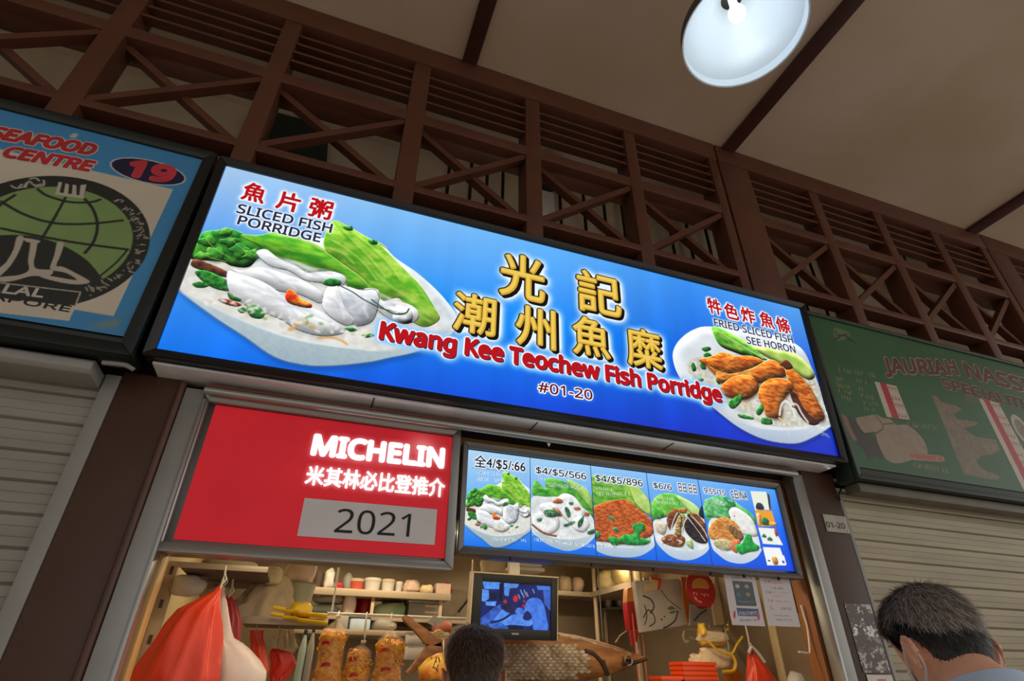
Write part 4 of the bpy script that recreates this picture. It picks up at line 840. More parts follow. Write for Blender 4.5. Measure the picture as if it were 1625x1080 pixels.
# ring lettering too worn to read: strokes along the band, and worn white script at the top
rg = np.random.default_rng(4)
for a in np.arange(math.radians(-46), math.radians(64), .052):
    if rg.random() < .12: continue
    for j in range(3):
        q = a+rg.normal(0, .014); r1 = .245+.022*rg.random(); r2 = r1+.012*rg.normal(); BH.line(np.array(cv([(C0[0]+r1*math.cos(q), C0[1]+r1*math.sin(q)), (C0[0]+r2*math.cos(q+.022*rg.normal()), C0[1]+r2*math.sin(q+.022*rg.normal()))])), 2.4, (170, 166, 152), op=.85)
for p in (((40, 345), (60, 356), (90, 350), (100, 335)), ((95, 355), (110, 330), (130, 345), (160, 340)), ((110, 322), (135, 318), (150, 330)), ((130, 350), (165, 345), (165, 325)), ((70, 352), (85, 340))): BH.line(smooth_line(BH.xy([ZH(*q) for q in p])), 3, (176, 172, 158))
# HALAL box
BH.paint(BH.xy([ZH(*p) for p in ((-200, 690), (306, 750), (286, 802), (-220, 745))]), (36, 40, 36))
for p in (((-200, 692), (306, 751)), ((306, 751), (287, 800))): BH.line(np.array(BH.xy([ZH(*q) for q in p])), 2.2, (180, 172, 158))
BH.paint(BH.xy([ZH(*p) for p in ((-240, 746), (288, 805), (262, 860), (-260, 800))]), (206, 196, 178), noise=.05, ns=60)
# badge
c = FH.hit(*ZH(565, 293)); bc = cv([(FH.o[0]+c[0], .938+c[1])])[0]
BH.paint(BH.ell(bc, 62, 29), (196, 196, 200)); BH.paint(BH.ell(bc, 59, 26.5), (24, 24, 62))
BH.paint(smooth_poly(BH.xy([ZH(*p) for p in ((262, 160), (280, 148), (296, 152), (284, 166))])), (190, 186, 170), soft=1)
BH.paint(smooth_poly(BH.xy([ZH(*p) for p in ((330, 880), (400, 862), (450, 850), (440, 886))])), (150, 140, 116), soft=3, op=.6)
hs = thing('shop_sign', 'faded blue bordered seafood centre sign with a green and black halal emblem and number 19', 'sign', (-1.69, 1.9, Zr(.9)))
b = MB(); b.fbox(FH, -.04, 2.056, -.045, .890, -.135, -.012); b.build('box', mat('green_black_box', (26, 33, 31), .35, .2), hs, bevel=.006)
frame_ring(FH, -.04, 2.056, -.070, .890, .044, -.10, .016, -.006).build('frame', mat('green_black_box', (26, 33, 31), .35, .2), hs, bevel=.004)
I_RED = mat('faded_red_ink', (186, 42, 52), .5); I_WHT = mat('faded_white_ink', (206, 200, 188), .5); I_DRK = mat('faded_dark_ink', (38, 40, 36), .5); I_PNK = mat('faded_pink_ink', (206, 58, 72), .5)
for s_, a, c, h in (('SEAFOOD', (-16, 147), (152, 248), 22), ('CENTRE', (4, 248), (143, 272), 19)):
    BH.letter(s_, a, c if s_ == 'CENTRE' else (150, 247), h, I_WHT, hs, w=.001, bold=.085, shear=.12) if s_ == 'CENTRE' else BH.letter(s_, (-19, 217), (146, 246), 20, I_WHT, hs, w=.001, bold=.085, shear=.12)
    BH.letter(s_, a, c, h, I_RED, hs, w=.002, bold=.045, shear=.12) if s_ == 'CENTRE' else BH.letter(s_, (-19, 217), (146, 246), 20, I_RED, hs, w=.002, bold=.045, shear=.12)
BH.letter('19', ZH(480, 305), ZH(645, 333), 26, I_PNK, hs, w=.001, bold=.06)
BH.letter('HALAL', ZH(-130, 738), ZH(160, 772), 15, I_WHT, hs, w=.001, bold=.03)
BH.letter('SINGAPORE', ZH(-285, 738), ZH(262, 828), 12, I_DRK, hs, w=.001, bold=.022)
adopt(BH.build('face', printed('seafood_print', False, rough=.45), hs), hs)

# ---- green sign at right (not lit) -------------------------------------------
ZI = lambda x, y: (1250+x/3.176, 480+y/3.176)
FG = Frame((2.415, 1.87, 1.5+.885), (1, 0, 0), (0, 0, 1)); BG = Board(FG, 3.0, .893, 1150, 342)
BG.a[:] = (38, 92, 54); BG.a *= 1+.16*(vnoise(342, 1150, 150, 80, 3, 12)[..., None]-.5)
XI = lambda p: BG.xy([ZI(*q) for q in p])
IB = (150, 136, 118)
rough = lambda p, c, **k: BG.paint(smooth_poly(XI(p), 3), c, noise=.06, ns=10, **k)
rough([(275, 562), (340, 590), (400, 640), (445, 690), (470, 740), (482, 795), (440, 770), (410, 790), (380, 740), (330, 690), (290, 640)], (62, 60, 56))
rough([(345, 582), (390, 572), (445, 563), (480, 580), (520, 588), (548, 615), (600, 615), (650, 650), (690, 700), (706, 750), (690, 778), (640, 786), (600, 800), (545, 808), (500, 790), (470, 740), (450, 690), (440, 650), (390, 655), (360, 620)], IB)
rough([(272, 566), (300, 575), (315, 620), (350, 690), (330, 690), (300, 640)], (128, 104, 90))
BG.line(smooth_line(XI([(440, 566), (470, 600), (480, 632), (440, 660)])), 3, (104, 90, 70)); BG.line(smooth_line(XI([(480, 612), (560, 605)])), 3, (104, 90, 70))
BG.paint(XI([(725, 465), (752, 470), (775, 500), (850, 520), (880, 538), (840, 560), (850, 585), (960, 602), (950, 618), (890, 630), (915, 655), (950, 675), (1050, 690), (1068, 742), (1030, 765), (975, 770), (950, 800), (985, 840), (1065, 872), (1064, 892), (970, 880), (890, 862), (845, 760), (790, 620)]), (122, 110, 88), noise=.12, ns=8)
BG.paint(XI([(885, 465), (960, 472), (970, 512), (905, 500)]), (96, 92, 70), op=.7)
rough([(620, 752), (700, 762), (780, 772), (785, 800), (700, 796), (625, 790)], (168, 120, 104)); rough([(232, 130), (290, 140), (318, 160), (290, 185), (245, 190)], (110, 116, 82), op=.8)
for p in (((240, 190), (280, 165), (330, 195)), ((240, 140), (255, 165), (300, 160)), ((300, 180), (345, 205))): BG.line(smooth_line(XI(p)), 3, (30, 44, 32))
for i, (st_, q) in enumerate((('a', ((438, 397), (548, 420), (616, 590), (500, 575))), ('b', ((962, 482), (1064, 506), (1320, 985), (1195, 955))))):
    q = np.array(q, float); BG.paint(XI(q), (190, 184, 170), noise=.04, ns=20)
    e = lambda s, t: tuple((q[0]*(1-s)+q[1]*s)*(1-t)+(q[3]*(1-s)+q[2]*s)*t)
    BG.paint(XI([e(.24, 0), e(.54, 0), e(.54, 1), e(.24, 1)]), (176, 36, 46), noise=.08, ns=12)
    n = 4 if i == 0 else 10
    for k in range(n):
        for dx in (.62, .76, .90):
            c = e(dx, (k+.5)/n); BG.line(np.array(XI([(c[0]-6, c[1]-8), (c[0]+4, c[1]+8)])), 2.2, (176, 50, 56), op=.85); BG.line(np.array(XI([(c[0]-7, c[1]+(8 if k % 2 else -8)), (c[0]+5, c[1]+(8 if k % 2 else -8))])), 2, (176, 50, 56), op=.85)
for a in ((262, 350, 440, 378, 24, 14), (248, 395, 300, 402, 22, 5), (350, 405, 410, 415, 24, 5), (256, 425, 310, 435, 22, 5), (362, 445, 424, 455, 24, 5), (262, 455, 320, 465, 22, 5), (372, 480, 430, 490, 24, 5), (275, 485, 330, 498, 22, 5), (385, 515, 450, 520, 20, 5), (390, 545, 470, 552, 20, 6), (610, 625, 735, 640, 26, 12), (640, 828, 800, 858, 26, 12)): scribble(BG, XI, *a, [(136, 126, 92), (110, 104, 74)], int(a[0]), 2.0, .8)
scribble(BG, XI, 628, 780, 775, 798, 22, 14, [(150, 50, 50), (180, 80, 70)], 5, 2.0, .8)
cp = XI([(1180, 640)])[0]; BG.paint(BG.ell(cp, 26, 38), (176, 170, 152)); BG.paint(BG.ell(cp, 17, 26), (128, 116, 92), noise=.2, ns=6)
gs = thing('shop_sign', 'worn dark green food stall sign with peeling patches and red price strips, at right', 'sign', (3.9, 1.9, Zr(.9)))
b = MB(); b.fbox(FG, -.012, 3.05, -.06, .91, -.115, -.008); b.build('box', mat('green_frame', (40, 52, 44), .5), gs, bevel=.006)
frame_ring(FG, -.012, 3.05, -.062, .912, .024, -.02, .012).build('frame', mat('green_frame', (40, 52, 44), .5), gs, bevel=.004)
b = MB(); b.box(2.44, 5.4, 1.90, 1.985, Zr(.775), Zr(.820)); b.build('ledge', mat('grey_brown_ledge', (110, 104, 92), .5), gs, bevel=.006)
G_IN = mat('maroon_brown_ink', (92, 50, 44), .5); G_OUT = mat('pale_brown_ink', (176, 160, 136), .5)
for s_, a, c, h in (('JAURIAH', ZI(494, 352), ZI(868, 362), 25), ('NASSI B', ZI(908, 372), ZI(1335, 486), 26), ('SPECIALITIES', ZI(788, 428), ZI(1295, 560), 18)):
    BG.letter(s_, a, c, h, G_OUT, gs, w=.001, bold=.06, shear=.1); BG.letter(s_, a, c, h, G_IN, gs, w=.002, bold=.035, shear=.1)
adopt(BG.build('face', printed('green_print', False, rough=.45), gs), gs)

# ---- notices on the right column ---------------------------------------------
ZP = lambda x, y: (1230+x/3.177, 740+y/3.177)
FP = Frame((2.263, 1.999, 1.5+.596), (1, 0, 0), (0, 0, 1)); BP = Board(FP, .139, .078, 60, 34)
BP.a[:] = (176, 170, 156); BP.a *= 1+.12*(vnoise(34, 60, 12, 12, 2, 2)[..., None]-.5)
t = thing('number_plate', 'small pale unit number plate reading 01-20 on the right brown column', 'plate', (2.33, 1.99, Zr(.6)))
MB().fbox(FP, -.001, .140, -.001, .079, .0005, .003).build('plate', M_rail, t)
BP.build('face', printed('plate_print', False), t, w=.004)
BP.letter('01-20', ZP(258, 306), ZP(352, 314), 9.0, mat('plate_letter', (66, 62, 56), .5), t, w=.005, bold=.02)
for u, v in ((.01, .068), (.129, .068), (.01, .01), (.129, .01)): b = MB(); b.fbox(FP, u-.003, u+.003, v-.003, v+.003, .004, .0065); b.build('screw', M_alu, t)
FQ = Frame((2.243, 1.999, 1.5+.033), (1, 0, 0), (0, 0, 1)); BQ = Board(FQ, .15, .258, 150, 258)
n1 = vnoise(258, 150, 26, 22, 4, 6); n2 = vnoise(258, 150, 9, 7, 3, 16); m = np.clip((n1*.7+n2*.45-.60)*9, 0, 1)[..., None]; band = np.zeros((258, 1, 1)); band[0:40] = .8; band[55:125] = 1; band[125:170] = .45; band[170:258] = .75
BQ.a[:] = (74, 50, 42); BQ.a = BQ.a*(1-m*band)+(np.array((214, 222, 216))*(0.75+.5*n2[..., None]))*m*band
t = tag(BQ.build('peeling_sticker', printed('sticker_print', False, rough=.25), None, w=.002), 'torn silvery remains of a sticker low on the right brown column', 'sticker')
FN = Frame((2.253, 1.999, 1.5-.13), (1, 0, 0), (0, 0, 1)); BN = Board(FN, .14, .156, 70, 78); BN.a[:] = (226, 220, 214)
BN.paint([(26, 8), (50, 8), (50, 16), (26, 16)], (206, 120, 124)); BN.line(np.array([(8, 26), (62, 26)]), 2, (190, 120, 120)); BN.line(np.array([(8, 34), (56, 34)]), 2, (120, 116, 116))
tag(BN.build('notice_sheet', printed('notice_print', False), None, w=.003), 'white notice sheet on the right column at the very bottom of the picture', 'notice')
# ================================================================== INSIDE THE STALL
zl = lambda x, y: (190+x/4.91, 860+y/4.91)
z1 = lambda x, y: (370+x/5.144, 870+y/5.144)
z2 = lambda x, y: (490+x/5.144, 870+y/5.144)
zg = lambda x, y: (640+x/5.4, 880+y/5.4)
zk = lambda x, y: (860+x/5.4, 880+y/5.4)
zr = lambda x, y: (1060+x/5.4, 880+y/5.4)
M_tan = mat('tan_plastic', (206, 184, 150), .5, var=.06); M_grey = mat('grey_plastic', (150, 146, 138), .45, var=.08)
M_redbag = mat('orange_red_film', (228, 66, 34), .34, var=.08, scale=5, bump=.25, bscale=16)
M_whtbag = mat('milky_film', (232, 212, 200), .36, var=.04, bump=.2, bscale=16)
M_string = mat('pale_string', (226, 216, 196), .7); M_red = mat('red_plastic', (186, 30, 34), .4); M_yel = mat('yellow_plastic', (232, 190, 24), .4)
M_teal = mat('pale_teal_plastic', (160, 178, 170), .5); M_pinkp = mat('pinkish_film', (220, 190, 166), .45, bump=.25, bscale=25)
M_crack = mat('orange_crackers', (250, 190, 30), .5, col2=(222, 116, 14), scale=55, bump=.5, bscale=90)
M_film = mat('clear_film', (240, 226, 200), .15, trans=.0, alpha=.14); M_carved = mat('carved_wood', (176, 118, 62), .5, col2=(128, 78, 36), scale=9, bump=.25, bscale=40, stretch=(1, 1, 4))
M_darkw = mat('fish_dark_paint', (62, 44, 32), .5); M_scale = mat('fish_scale_wood', (206, 186, 156), .5, col2=(136, 112, 84), scale=22, bump=.5, bscale=30)
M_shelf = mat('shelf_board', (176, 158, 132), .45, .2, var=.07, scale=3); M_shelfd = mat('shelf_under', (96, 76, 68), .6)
def shelf(name, label, x0, x1, y0, y1, z, th=.022, m=M_shelf, brackets=True):
    t = thing(name, label, 'shelf', ((x0+x1)/2, (y0+y1)/2, Zr(z)))
    MB().box(x0, x1, y0+.004, y1, Zr(z)-th, Zr(z)).build('board', m, t, bevel=.002)
    MB().box(x0, x1, y0, y0+.004, Zr(z)-th-.006, Zr(z)+.002).build('front_lip', M_shelf, t, bevel=.001)
    if brackets:
        for x in (x0+.05, x1-.05): MB().bar((x, y0+.03, Zr(z)-th-.004), (x, y1, Zr(z)-th-.004), .02, .012).build('bracket', M_alu, t)
    return t
def tube_light(x0, x1, y, z, label, axis='x', W=None):
    t = thing('tube_light', label, 'lamp', ((x0+x1)/2, y, z))
    MB().box(x0-.03, x1+.03, y-.025, y+.025, z+.02, z+.06).build('batten', M_white, t, bevel=.004)
    MB().tube([(x0, y, z), (x1, y, z)], .014, 14).build('tube', emit('tube_glow', (255, 232, 176), 3.2, False), t, smooth=True)
    for x in (x0-.012, x1+.012): MB().box(x-.012, x+.012, y-.018, y+.018, z-.018, z+.022).build('end_cap', M_white, t, bevel=.002)
    l = bpy.data.lights.new('tube_light_glow', 'AREA'); l.shape = 'RECTANGLE'; l.size = abs(x1-x0); l.size_y = .05; l.energy = W or TUBE_W; l.color = (1.0, .83, .58)
    o = bpy.data.objects.new('tube_light_glow', l); COL.objects.link(o); o.parent = t; o.location = (0, 0, -.02)
    return t
tube_light(-.25, .75, 3.2, Zr(.665), 'left fluorescent tube under the stall ceiling, above the tubs')
tube_light(1.05, 2.05, 3.25, Zr(.665), 'right fluorescent tube glowing just below the picture menu')
tube_light(-.2, 1.9, 2.17, Zr(.50), 'added front tube, unseen behind the lit panels, lighting the hanging bags', W=TUBE_W*1.3)  # hidden tube added to brighten the fronts of the bags
MB().tube([(.85, 2.17, Zr(.56)), (.85, 2.17, Zr(.74))], .006, 8).build('drop_rod', M_white, [o for o in COL.objects if o.name == 'tube_light.002'][0])

# ---- things on the left
t = thing('shelf_upright', 'beige steel shelf upright just inside the left jamb', 'upright', (-.49, 2.6, .92))
MB().box(-.512, -.472, 2.64, 2.67, 0, Zr(.39)).build('post', M_tan, t, bevel=.003)
for z in np.arange(1.0, 1.85, .12): MB().box(-.498, -.486, 2.637, 2.641, z, z+.03).build('slot', M_shelfd, t)
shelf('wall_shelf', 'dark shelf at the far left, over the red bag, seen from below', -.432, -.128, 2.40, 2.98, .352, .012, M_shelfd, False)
def lumpy(name, label, cat, c, size, m, seed=0, nz=.16, fr=3.0, flat=True, group=None, parent=None, cols=18, rows=12):
    """crumpled soft shape resting at its base c"""
    g = np.random.default_rng(seed); A_ = g.normal(0, 1, (5, 3)); ph = g.random(5)*6; R = []
    for i in range(rows+1):
        f = -math.pi/2+math.pi*i/rows; row = []
        for j in range(cols):
            q = 2*math.pi*j/cols; d = np.array([math.cos(f)*math.cos(q), math.cos(f)*math.sin(q), math.sin(f)])
            d = np.sign(d)*np.abs(d)**.72; n = sum(math.sin(fr*np.dot(A_[k], d)+ph[k]) for k in range(5))/3.2
            row.append(np.array(c)+d*np.array(size)/2*(1+nz*n)+np.array([0, 0, size[2]/2]))
        R.append(row)
    zmin = min(p[2] for r in R for p in r)
    for r in R:
        for p in r: p[2] = max(p[2], c[2]+.0) if flat else p[2]
    b = MB(); b.rings(R[1:-1], True)
    o = b.build(name, m, parent, smooth=True, angle=60)
    return tag(o, label, cat, group) if parent is None else o
ztop = Zr(.352)
p = at(*zl(870, 150), 2.6); lumpy('wrapped_pack', 'long cream wrapped pack lying on the far left shelf', 'pack', (p[0], 2.6, ztop), (.21, .16, .05), M_cloth, 3, .08)
p = at(*zl(520, 420), 2.62); q = at(*zl(520, 200), 2.62)
lumpy('foam_block', 'crumpled whitish foam block stuffed under the far left shelf', 'block', (p[0], 2.62, p[2]), (.115, .14, Zr(.352)-.014-p[2]), M_white, 5, .14)
p = at(*zl(690, 450), 2.72); lumpy('paper_bundle', 'small crumpled beige paper bundle behind the orange red bag', 'bundle', (p[0]+.01, 2.78, p[2]-.02), (.10, .08, .09), M_tan, 8, .25)
def hung_bag(name, label, cat, top, prof, m, seed=0, folds=7, amp=.10, flat=.6, n=72, group=None, string=None, smat=None, closed=True):
    """prof: list of (dz, dx, half width); a soft bag gathered at its top"""
    g = np.random.default_rng(seed); t = thing(name, label, cat, top, group); top = np.array(top, float)
    zz = np.array([p[0] for p in prof]); R = []; ph = g.random(4)*6; k2 = folds+int(g.integers(2, 5))
    for s in np.linspace(0, 1, 26):
        z = zz[0]+(zz[-1]-zz[0])*s; dx = np.interp(-z, -zz, [p[1] for p in prof]); w_ = np.interp(-z, -zz, [p[2] for p in prof]); row = []
        for j in range(n):
            q = 2*math.pi*j/n; r = w_*(1+amp*(1-.5*s)*((1-2*abs(math.sin(folds*q/1.0+ph[0]+1.2*s))**.7)+.6*(1-2*abs(math.sin(k2*q/2+ph[1]-2*s))))+.05*math.sin(3*q+6*s+ph[2]))
            row.append(top+np.array([dx+r*math.cos(q), flat*r*math.sin(q), z+.012*math.sin(4*q+ph[3])*s]))
        R.append(row)
    b = MB(); b.rings(R, True); b.build('film', m, t, smooth=True, angle=70)
    if string is not None:
        b = MB(); b.tube([top+[0, 0, -.01], top+[.004, 0, (string-top[2])*.5], (top[0], top[1], string)], .004, 6)
        b.tube([top+[.0, -.004, .0], top+[.014, -.004, .02], top+[.006, -.004, .035]], .003, 6); b.build('string', smat or M_string, t, smooth=True)
    return t
def edges(top, rows, Y):                   # outline read off the photograph -> (dz, dx, half width)
    out = []
    for y, xl, xr in rows: L_, R__ = at(*zl(xl, y), Y), at(*zl(xr, y), Y); out.append((L_[2]-top[2], (L_[0]+R__[0])/2-top[0], (R__[0]-L_[0])/2))
    return out
tp = at(*zl(788, 335), 2.37)
pr = edges(tp, [(350, 775, 795), (400, 700, 788), (450, 590, 790), (520, 450, 788), (650, 335, 790), (800, 225, 788), (960, 125, 775), (1070, 62, 768)], 2.37)
hung_bag('carrier_bag', 'big orange red plastic bag hanging at the left of the stall', 'bag', tp, [(0, 0, .006)]+pr+[(pr[-1][0]-.09, pr[-1][1], pr[-1][2]*.85), (pr[-1][0]-.12, pr[-1][1], pr[-1][2]*.3)], M_redbag, 3, 5, .10, .42, string=Zr(.345))
tp2 = at(*zl(800, 350), 2.53)
pr = edges(tp2, [(365, 785, 808), (450, 772, 838), (560, 760, 856), (680, 750, 876), (750, 740, 900), (800, 735, 1005), (900, 720, 1095), (990, 715, 1140), (1070, 715, 1125)], 2.53)
hung_bag('carrier_bag', 'milky white plastic bag hanging beside the big orange red bag', 'bag', tp2, [(0, .004, .006)]+pr+[(pr[-1][0]-.06, pr[-1][1], pr[-1][2]*.8), (pr[-1][0]-.09, pr[-1][1], pr[-1][2]*.3)], M_whtbag, 9, 3, .05, .5, string=Zr(.338))
tp3 = at(*zl(850, 420), 2.665)
hung_bag('carrier_bag', 'dark red plastic bag glimpsed behind the white bag', 'bag', tp3, [(0, 0, .012), (-.08, .02, .045), (-.2, .03, .06), (-.26, .02, .03)], mat('dark_red_film', (166, 28, 30), .35), 4, 5, .1, .22, string=Zr(.338))

# ledge with the cloth, bowls and yellow ware
za, zb_ = at(*z1(80, 560), 2.75), at(*z1(600, 600), 2.75)
lz = za[2]-1.5
ledge = shelf('plank_shelf', 'brown plank shelf carrying the cloth bag and the yellow scoops', za[0]-.0, at(*z1(770, 600), 2.75)[0], 2.70, 3.02, lz, .02, mat('brown_plank', (120, 88, 60), .5, scale=6), False)
p = at(*z1(225, 550), 2.78)
cb_ = thing('cloth_bag', 'folded beige cloth bag slumped on the brown plank shelf', 'bag', (p[0], 2.80, Zr(lz)))
b = MB(); R = []
for s in np.linspace(0, 1, 14):
    z = Zr(lz)+.175*s; half = .105*(1-s)**.6*.95+.03*(1-s)+.022; cx = p[0]+.025*s+.03*s*s; row = []
    for j in range(40):
        q = 2*math.pi*j/40; r = half*(1+.16*(1-2*abs(math.sin(4.5*q+2*s)))+.08*math.sin(11*q-3*s)); row.append((cx+r*math.cos(q)*.96-.012, 2.80+.40*r*math.sin(q), z))
    R.append(row)
b.rings(R); b.build('body', M_cloth, cb_, smooth=True, angle=70)
pk = at(*z1(320, 215), 2.74); lumpy('knot', '', '', (pk[0], 2.765, pk[2]-.038), (.082, .07, .074), mat('straw_cloth', (206, 184, 140), .8), 2, .12, parent=cb_)
p = at(*z1(520, 440), 2.9); r0 = abs(at(*z1(640, 300), 2.9)[0]-at(*z1(395, 300), 2.9)[0])/2
t = thing('mixing_bowl', 'pale green plastic bowl on the plank shelf with a pink sack in it', 'bowl', (p[0]+.006, 2.93, Zr(lz)))
b = MB(); hb = at(*z1(520, 275), 2.86)[2]-Zr(lz); b.lathe((p[0]+.006, 2.93, Zr(lz)), [(.04, .0), (.06, .004), (r0*.8, hb*.5), (r0, hb), (r0+.006, hb+.004), (r0-.004, hb), (r0*.76, hb*.5), (.04, .012)], 32); b.build('bowl', mat('pale_green_plastic', (170, 168, 140), .4), t, smooth=True)
q = at(*z1(530, 285), 2.86); lumpy('flour_sack', 'pinkish beige sack sitting in the pale green bowl', 'sack', (q[0]+.005, 2.93, Zr(lz)+hb+.004), (.132, .10, .125), M_pinkp, 12, .16)
p = at(*z1(555, 465), 2.74); lumpy('yellow_bag', 'crumpled bright yellow plastic bag in front of the pale green bowl', 'bag', (p[0]+.004, 2.722, Zr(lz)), (.086, .036, .062), M_yel, 21, .18)
# two yellow scoops lying on the plank's front edge
for k, (a, c, e, lab) in enumerate((((430, 495), (770, 530), 46, 'upper yellow plastic scoop jutting from the plank shelf'), ((412, 545), (770, 590), 38, 'lower yellow plastic scoop jutting from the plank shelf'))):
    A0 = at(*z1(*a), 2.66-.05*0); B0 = at(*z1(*c), 2.66); t = thing('scoop', lab, 'scoop', (A0+B0)/2); hgt = .014
    b = MB(); n = 12; R = []
    for s in np.linspace(0, 1, n):
        cpt = A0*(1-s)+B0*s; w_ = .010+.030*min(1, s*2.2)*(1 if s < .97 else .75)
        R.append([cpt+np.array([0, w_*math.cos(q), hgt*math.sin(q)-(.006 if s > .3 else 0)]) for q in np.linspace(math.pi, 2*math.pi, 9)]+[cpt+np.array([0, (w_-.004)*math.cos(q), (hgt-.005)*math.sin(q)-(.004 if s > .3 else 0)]) for q in np.linspace(2*math.pi, math.pi, 9)])
    b.rings(R); b.build('pan', M_yel, t, smooth=True, angle=50)
    b = MB(); b.tube([A0, A0+[-.03, 0, .004], A0+[-.05, 0, .006]], .007, 8); b.build('handle', M_yel, t, smooth=True)
# red rubber gloves and clear bag
gp = at(*z1(190, 668), 2.85)
g1 = hung_bag('rubber_glove', 'orange red rubber glove hanging left, fingers down, under the plank shelf', 'glove', gp, [(0, 0, .028), (-.03, .006, .026), (-.06, .02, .030), (-.10, .03, .036), (-.15, .042, .042), (-.185, .05, .026), (-.20, .052, .012)], mat('glove_rubber', (226, 66, 26), .4, var=.1), 6, 3, .08, .6)
gp2 = at(*z1(340, 815), 2.88)
g2 = hung_bag('rubber_glove', 'red orange rubber glove hanging right, its cuff flared open', 'glove', gp2, [(0, .0, .012), (-.015, .03, .045), (-.05, .05, .05), (-.09, .04, .04), (-.12, .026, .018)], mat('glove_rubber_red', (206, 48, 28), .4), 8, 3, .1, .5)
for o_, gpx in ((g1, gp), (g2, gp2)):
    for k in range(3):
        f0 = gpx+np.array([.03+.014*k, -.006, -.15-.01*k]) if o_ is g1 else gpx+np.array([.018+.014*k, -.006, -.10])
        MB().tube([f0, f0+[.003, 0, -.03], f0+[.006, .0, -.052]], [.0085, .008, .004], 10).build('finger', MATS['glove_rubber' if o_ is g1 else 'glove_rubber_red'], o_, smooth=True)
    MB().tube([gpx+[0, 0, -.004], gpx+[-.004, .01, .03], (gpx[0], gpx[1], Zr(lz)-.021)], .0025, 6).build('string', M_string, o_)
cp = at(*z1(430, 665), 3.06)
hung_bag('clear_bag', 'clear crumpled cellophane bag hanging right of the red gloves', 'bag', cp, [(0, 0, .03), (-.03, .0, .05), (-.08, .01, .055), (-.10, .01, .02)], mat('crumpled_cellophane', (190, 170, 130), .2, alpha=.45, bump=.6, bscale=40), 5, 6, .16, .5, string=None)

# ---- long shelf with tubs
sA, sB = at(*z2(20, 300), 3.45), at(*z2(1160, 385), 3.45); sz = (sA[2]+sB[2])/2-1.5
shelf('wall_shelf', 'long shelf behind the red award panel carrying white tubs and jars', sA[0], sB[0], 3.45, 3.72, sz, .028)
ZS = Zr(sz)
def span(z_, a, b_, Y): return at(*z_(a, 300), Y)[0], at(*z_(b_, 300), Y)[0]
def hgt(z_, x, y0, y1, Y): return at(*z_(x, y0), Y)[2]-at(*z_(x, y1), Y)[2]
def tub(label, xa, xb, ytop, ybot, m, cap, Y=3.55, name='tub', group=None, lid=True):
    x0, x1 = span(z2, xa, xb, Y); h = hgt(z2, (xa+xb)/2, ytop, ybot, Y); r = (x1-x0)/2; c = ((x0+x1)/2, Y, ZS)
    t = thing(name, label, 'tub', c, group)
    b = MB(); b.lathe(c, [(r*.8, 0), (r*.84, .004), (r*.93, h*.72), (r*.95, h*.74)], 28); b.build('body', m, t, smooth=True)
    b = MB(); b.lathe(c, [(r*.98, h*.74), (r, h*.76), (r, h*.93), (r*.94, h*.97), (r*.4, h)], 28); b.build('lid', cap, t, smooth=True)
    return t
tub('white lidded tub third along the long shelf, right of the red capped jar', 448, 588, 205, 322, M_white, M_white)
tub('wide white lidded tub in the middle of the long shelf', 590, 702, 218, 332, M_white, M_tan)
tub('narrow white lidded tub touching the wide white tub on the long shelf', 704, 768, 232, 334, M_white, M_white, Y=3.56)
tub('small red jar with a pale cap on the long shelf', 332, 448, 206, 312, mat('pink_red_glass', (206, 92, 74), .3), M_tan, name='jar')
x0, x1 = span(z2, 28, 116, 3.55); t = thing('cup', 'dark brown cup at the left end of the long shelf', 'cup', ((x0+x1)/2, 3.55, ZS)); r = (x1-x0)/2
b = MB(); b.lathe(((x0+x1)/2, 3.55, ZS), [(r*.7, 0), (r*.98, .05), (r, .085), (r*.92, .085), (r*.85, .05), (r*.6, .008)], 28); b.build('body', mat('dark_brown_glaze', (92, 74, 66), .35), t, smooth=True)
for (xa, xb, ya, yb, m, lab, sd, Y) in ((115, 200, 125, 292, M_white, 'knotted white plastic bag on the long shelf beside the dark cup', 31, 3.54), (772, 898, 228, 338, M_pinkp, 'cream film pouch on the long shelf right of the white tubs', 33, 3.54), (902, 1020, 268, 346, mat('butter_paper', (230, 210, 160), .6), 'yellowish paper packet on the long shelf between two pouches', 35, 3.54), (65, 240, 105, 180, M_white, 'flattened white bag lying behind the dark cup on the long shelf', 38, 3.66)):
    x0, x1 = span(z2, xa, xb, Y); h = hgt(z2, (xa+xb)/2, ya, yb, Y); lumpy('pouch', lab, 'pouch', ((x0+x1)/2, Y, ZS), (x1-x0, .1, h), m, sd, .22, 4.2)
x0, x1 = span(z2, 245, 345, 3.56); h = hgt(z2, 290, 150, 300, 3.56); t = thing('bottle', 'grey plastic bottle lying tilted on the long shelf with a red cap', 'bottle', ((x0+x1)/2, 3.56, ZS)); r = (x1-x0)/2*.8
b = MB(); b.lathe(((x0+x1)/2+.012, 3.56, ZS), [(r*.8, 0), (r, .01), (r, h*.7), (r*.7, h*.9), (r*.3, h)], 24); b.build('body', M_grey, t, smooth=True)
b = MB(); b.lathe(((x0+x1)/2-.035, 3.52, ZS), [(.018, 0), (.024, .01), (.02, .035), (.006, .042)], 16); b.build('cap', M_red, t, smooth=True)
x0, x1 = span(z2, 1032, 1164, 3.54); h = hgt(z2, 1095, 262, 356, 3.54); t = thing('carton', 'pale carton with a red torn wrapper at the right end of the long shelf', 'carton', ((x0+x1)/2, 3.54, ZS))
MB().box(x0, x1-.012, 3.50, 3.6, ZS, ZS+h).build('box', M_pinkp, t, bevel=.004); b = MB(); b.rings([[(x1-.035+.035*s+.012*math.sin(5*q), 3.497+.05*s+.004*math.sin(3*q), ZS+h*.25+(h*.95)*q) for q in np.linspace(0, 1, 9)] for s in np.linspace(0, 1, 5)], False, False); b.build('wrapper', M_red, t, smooth=True)

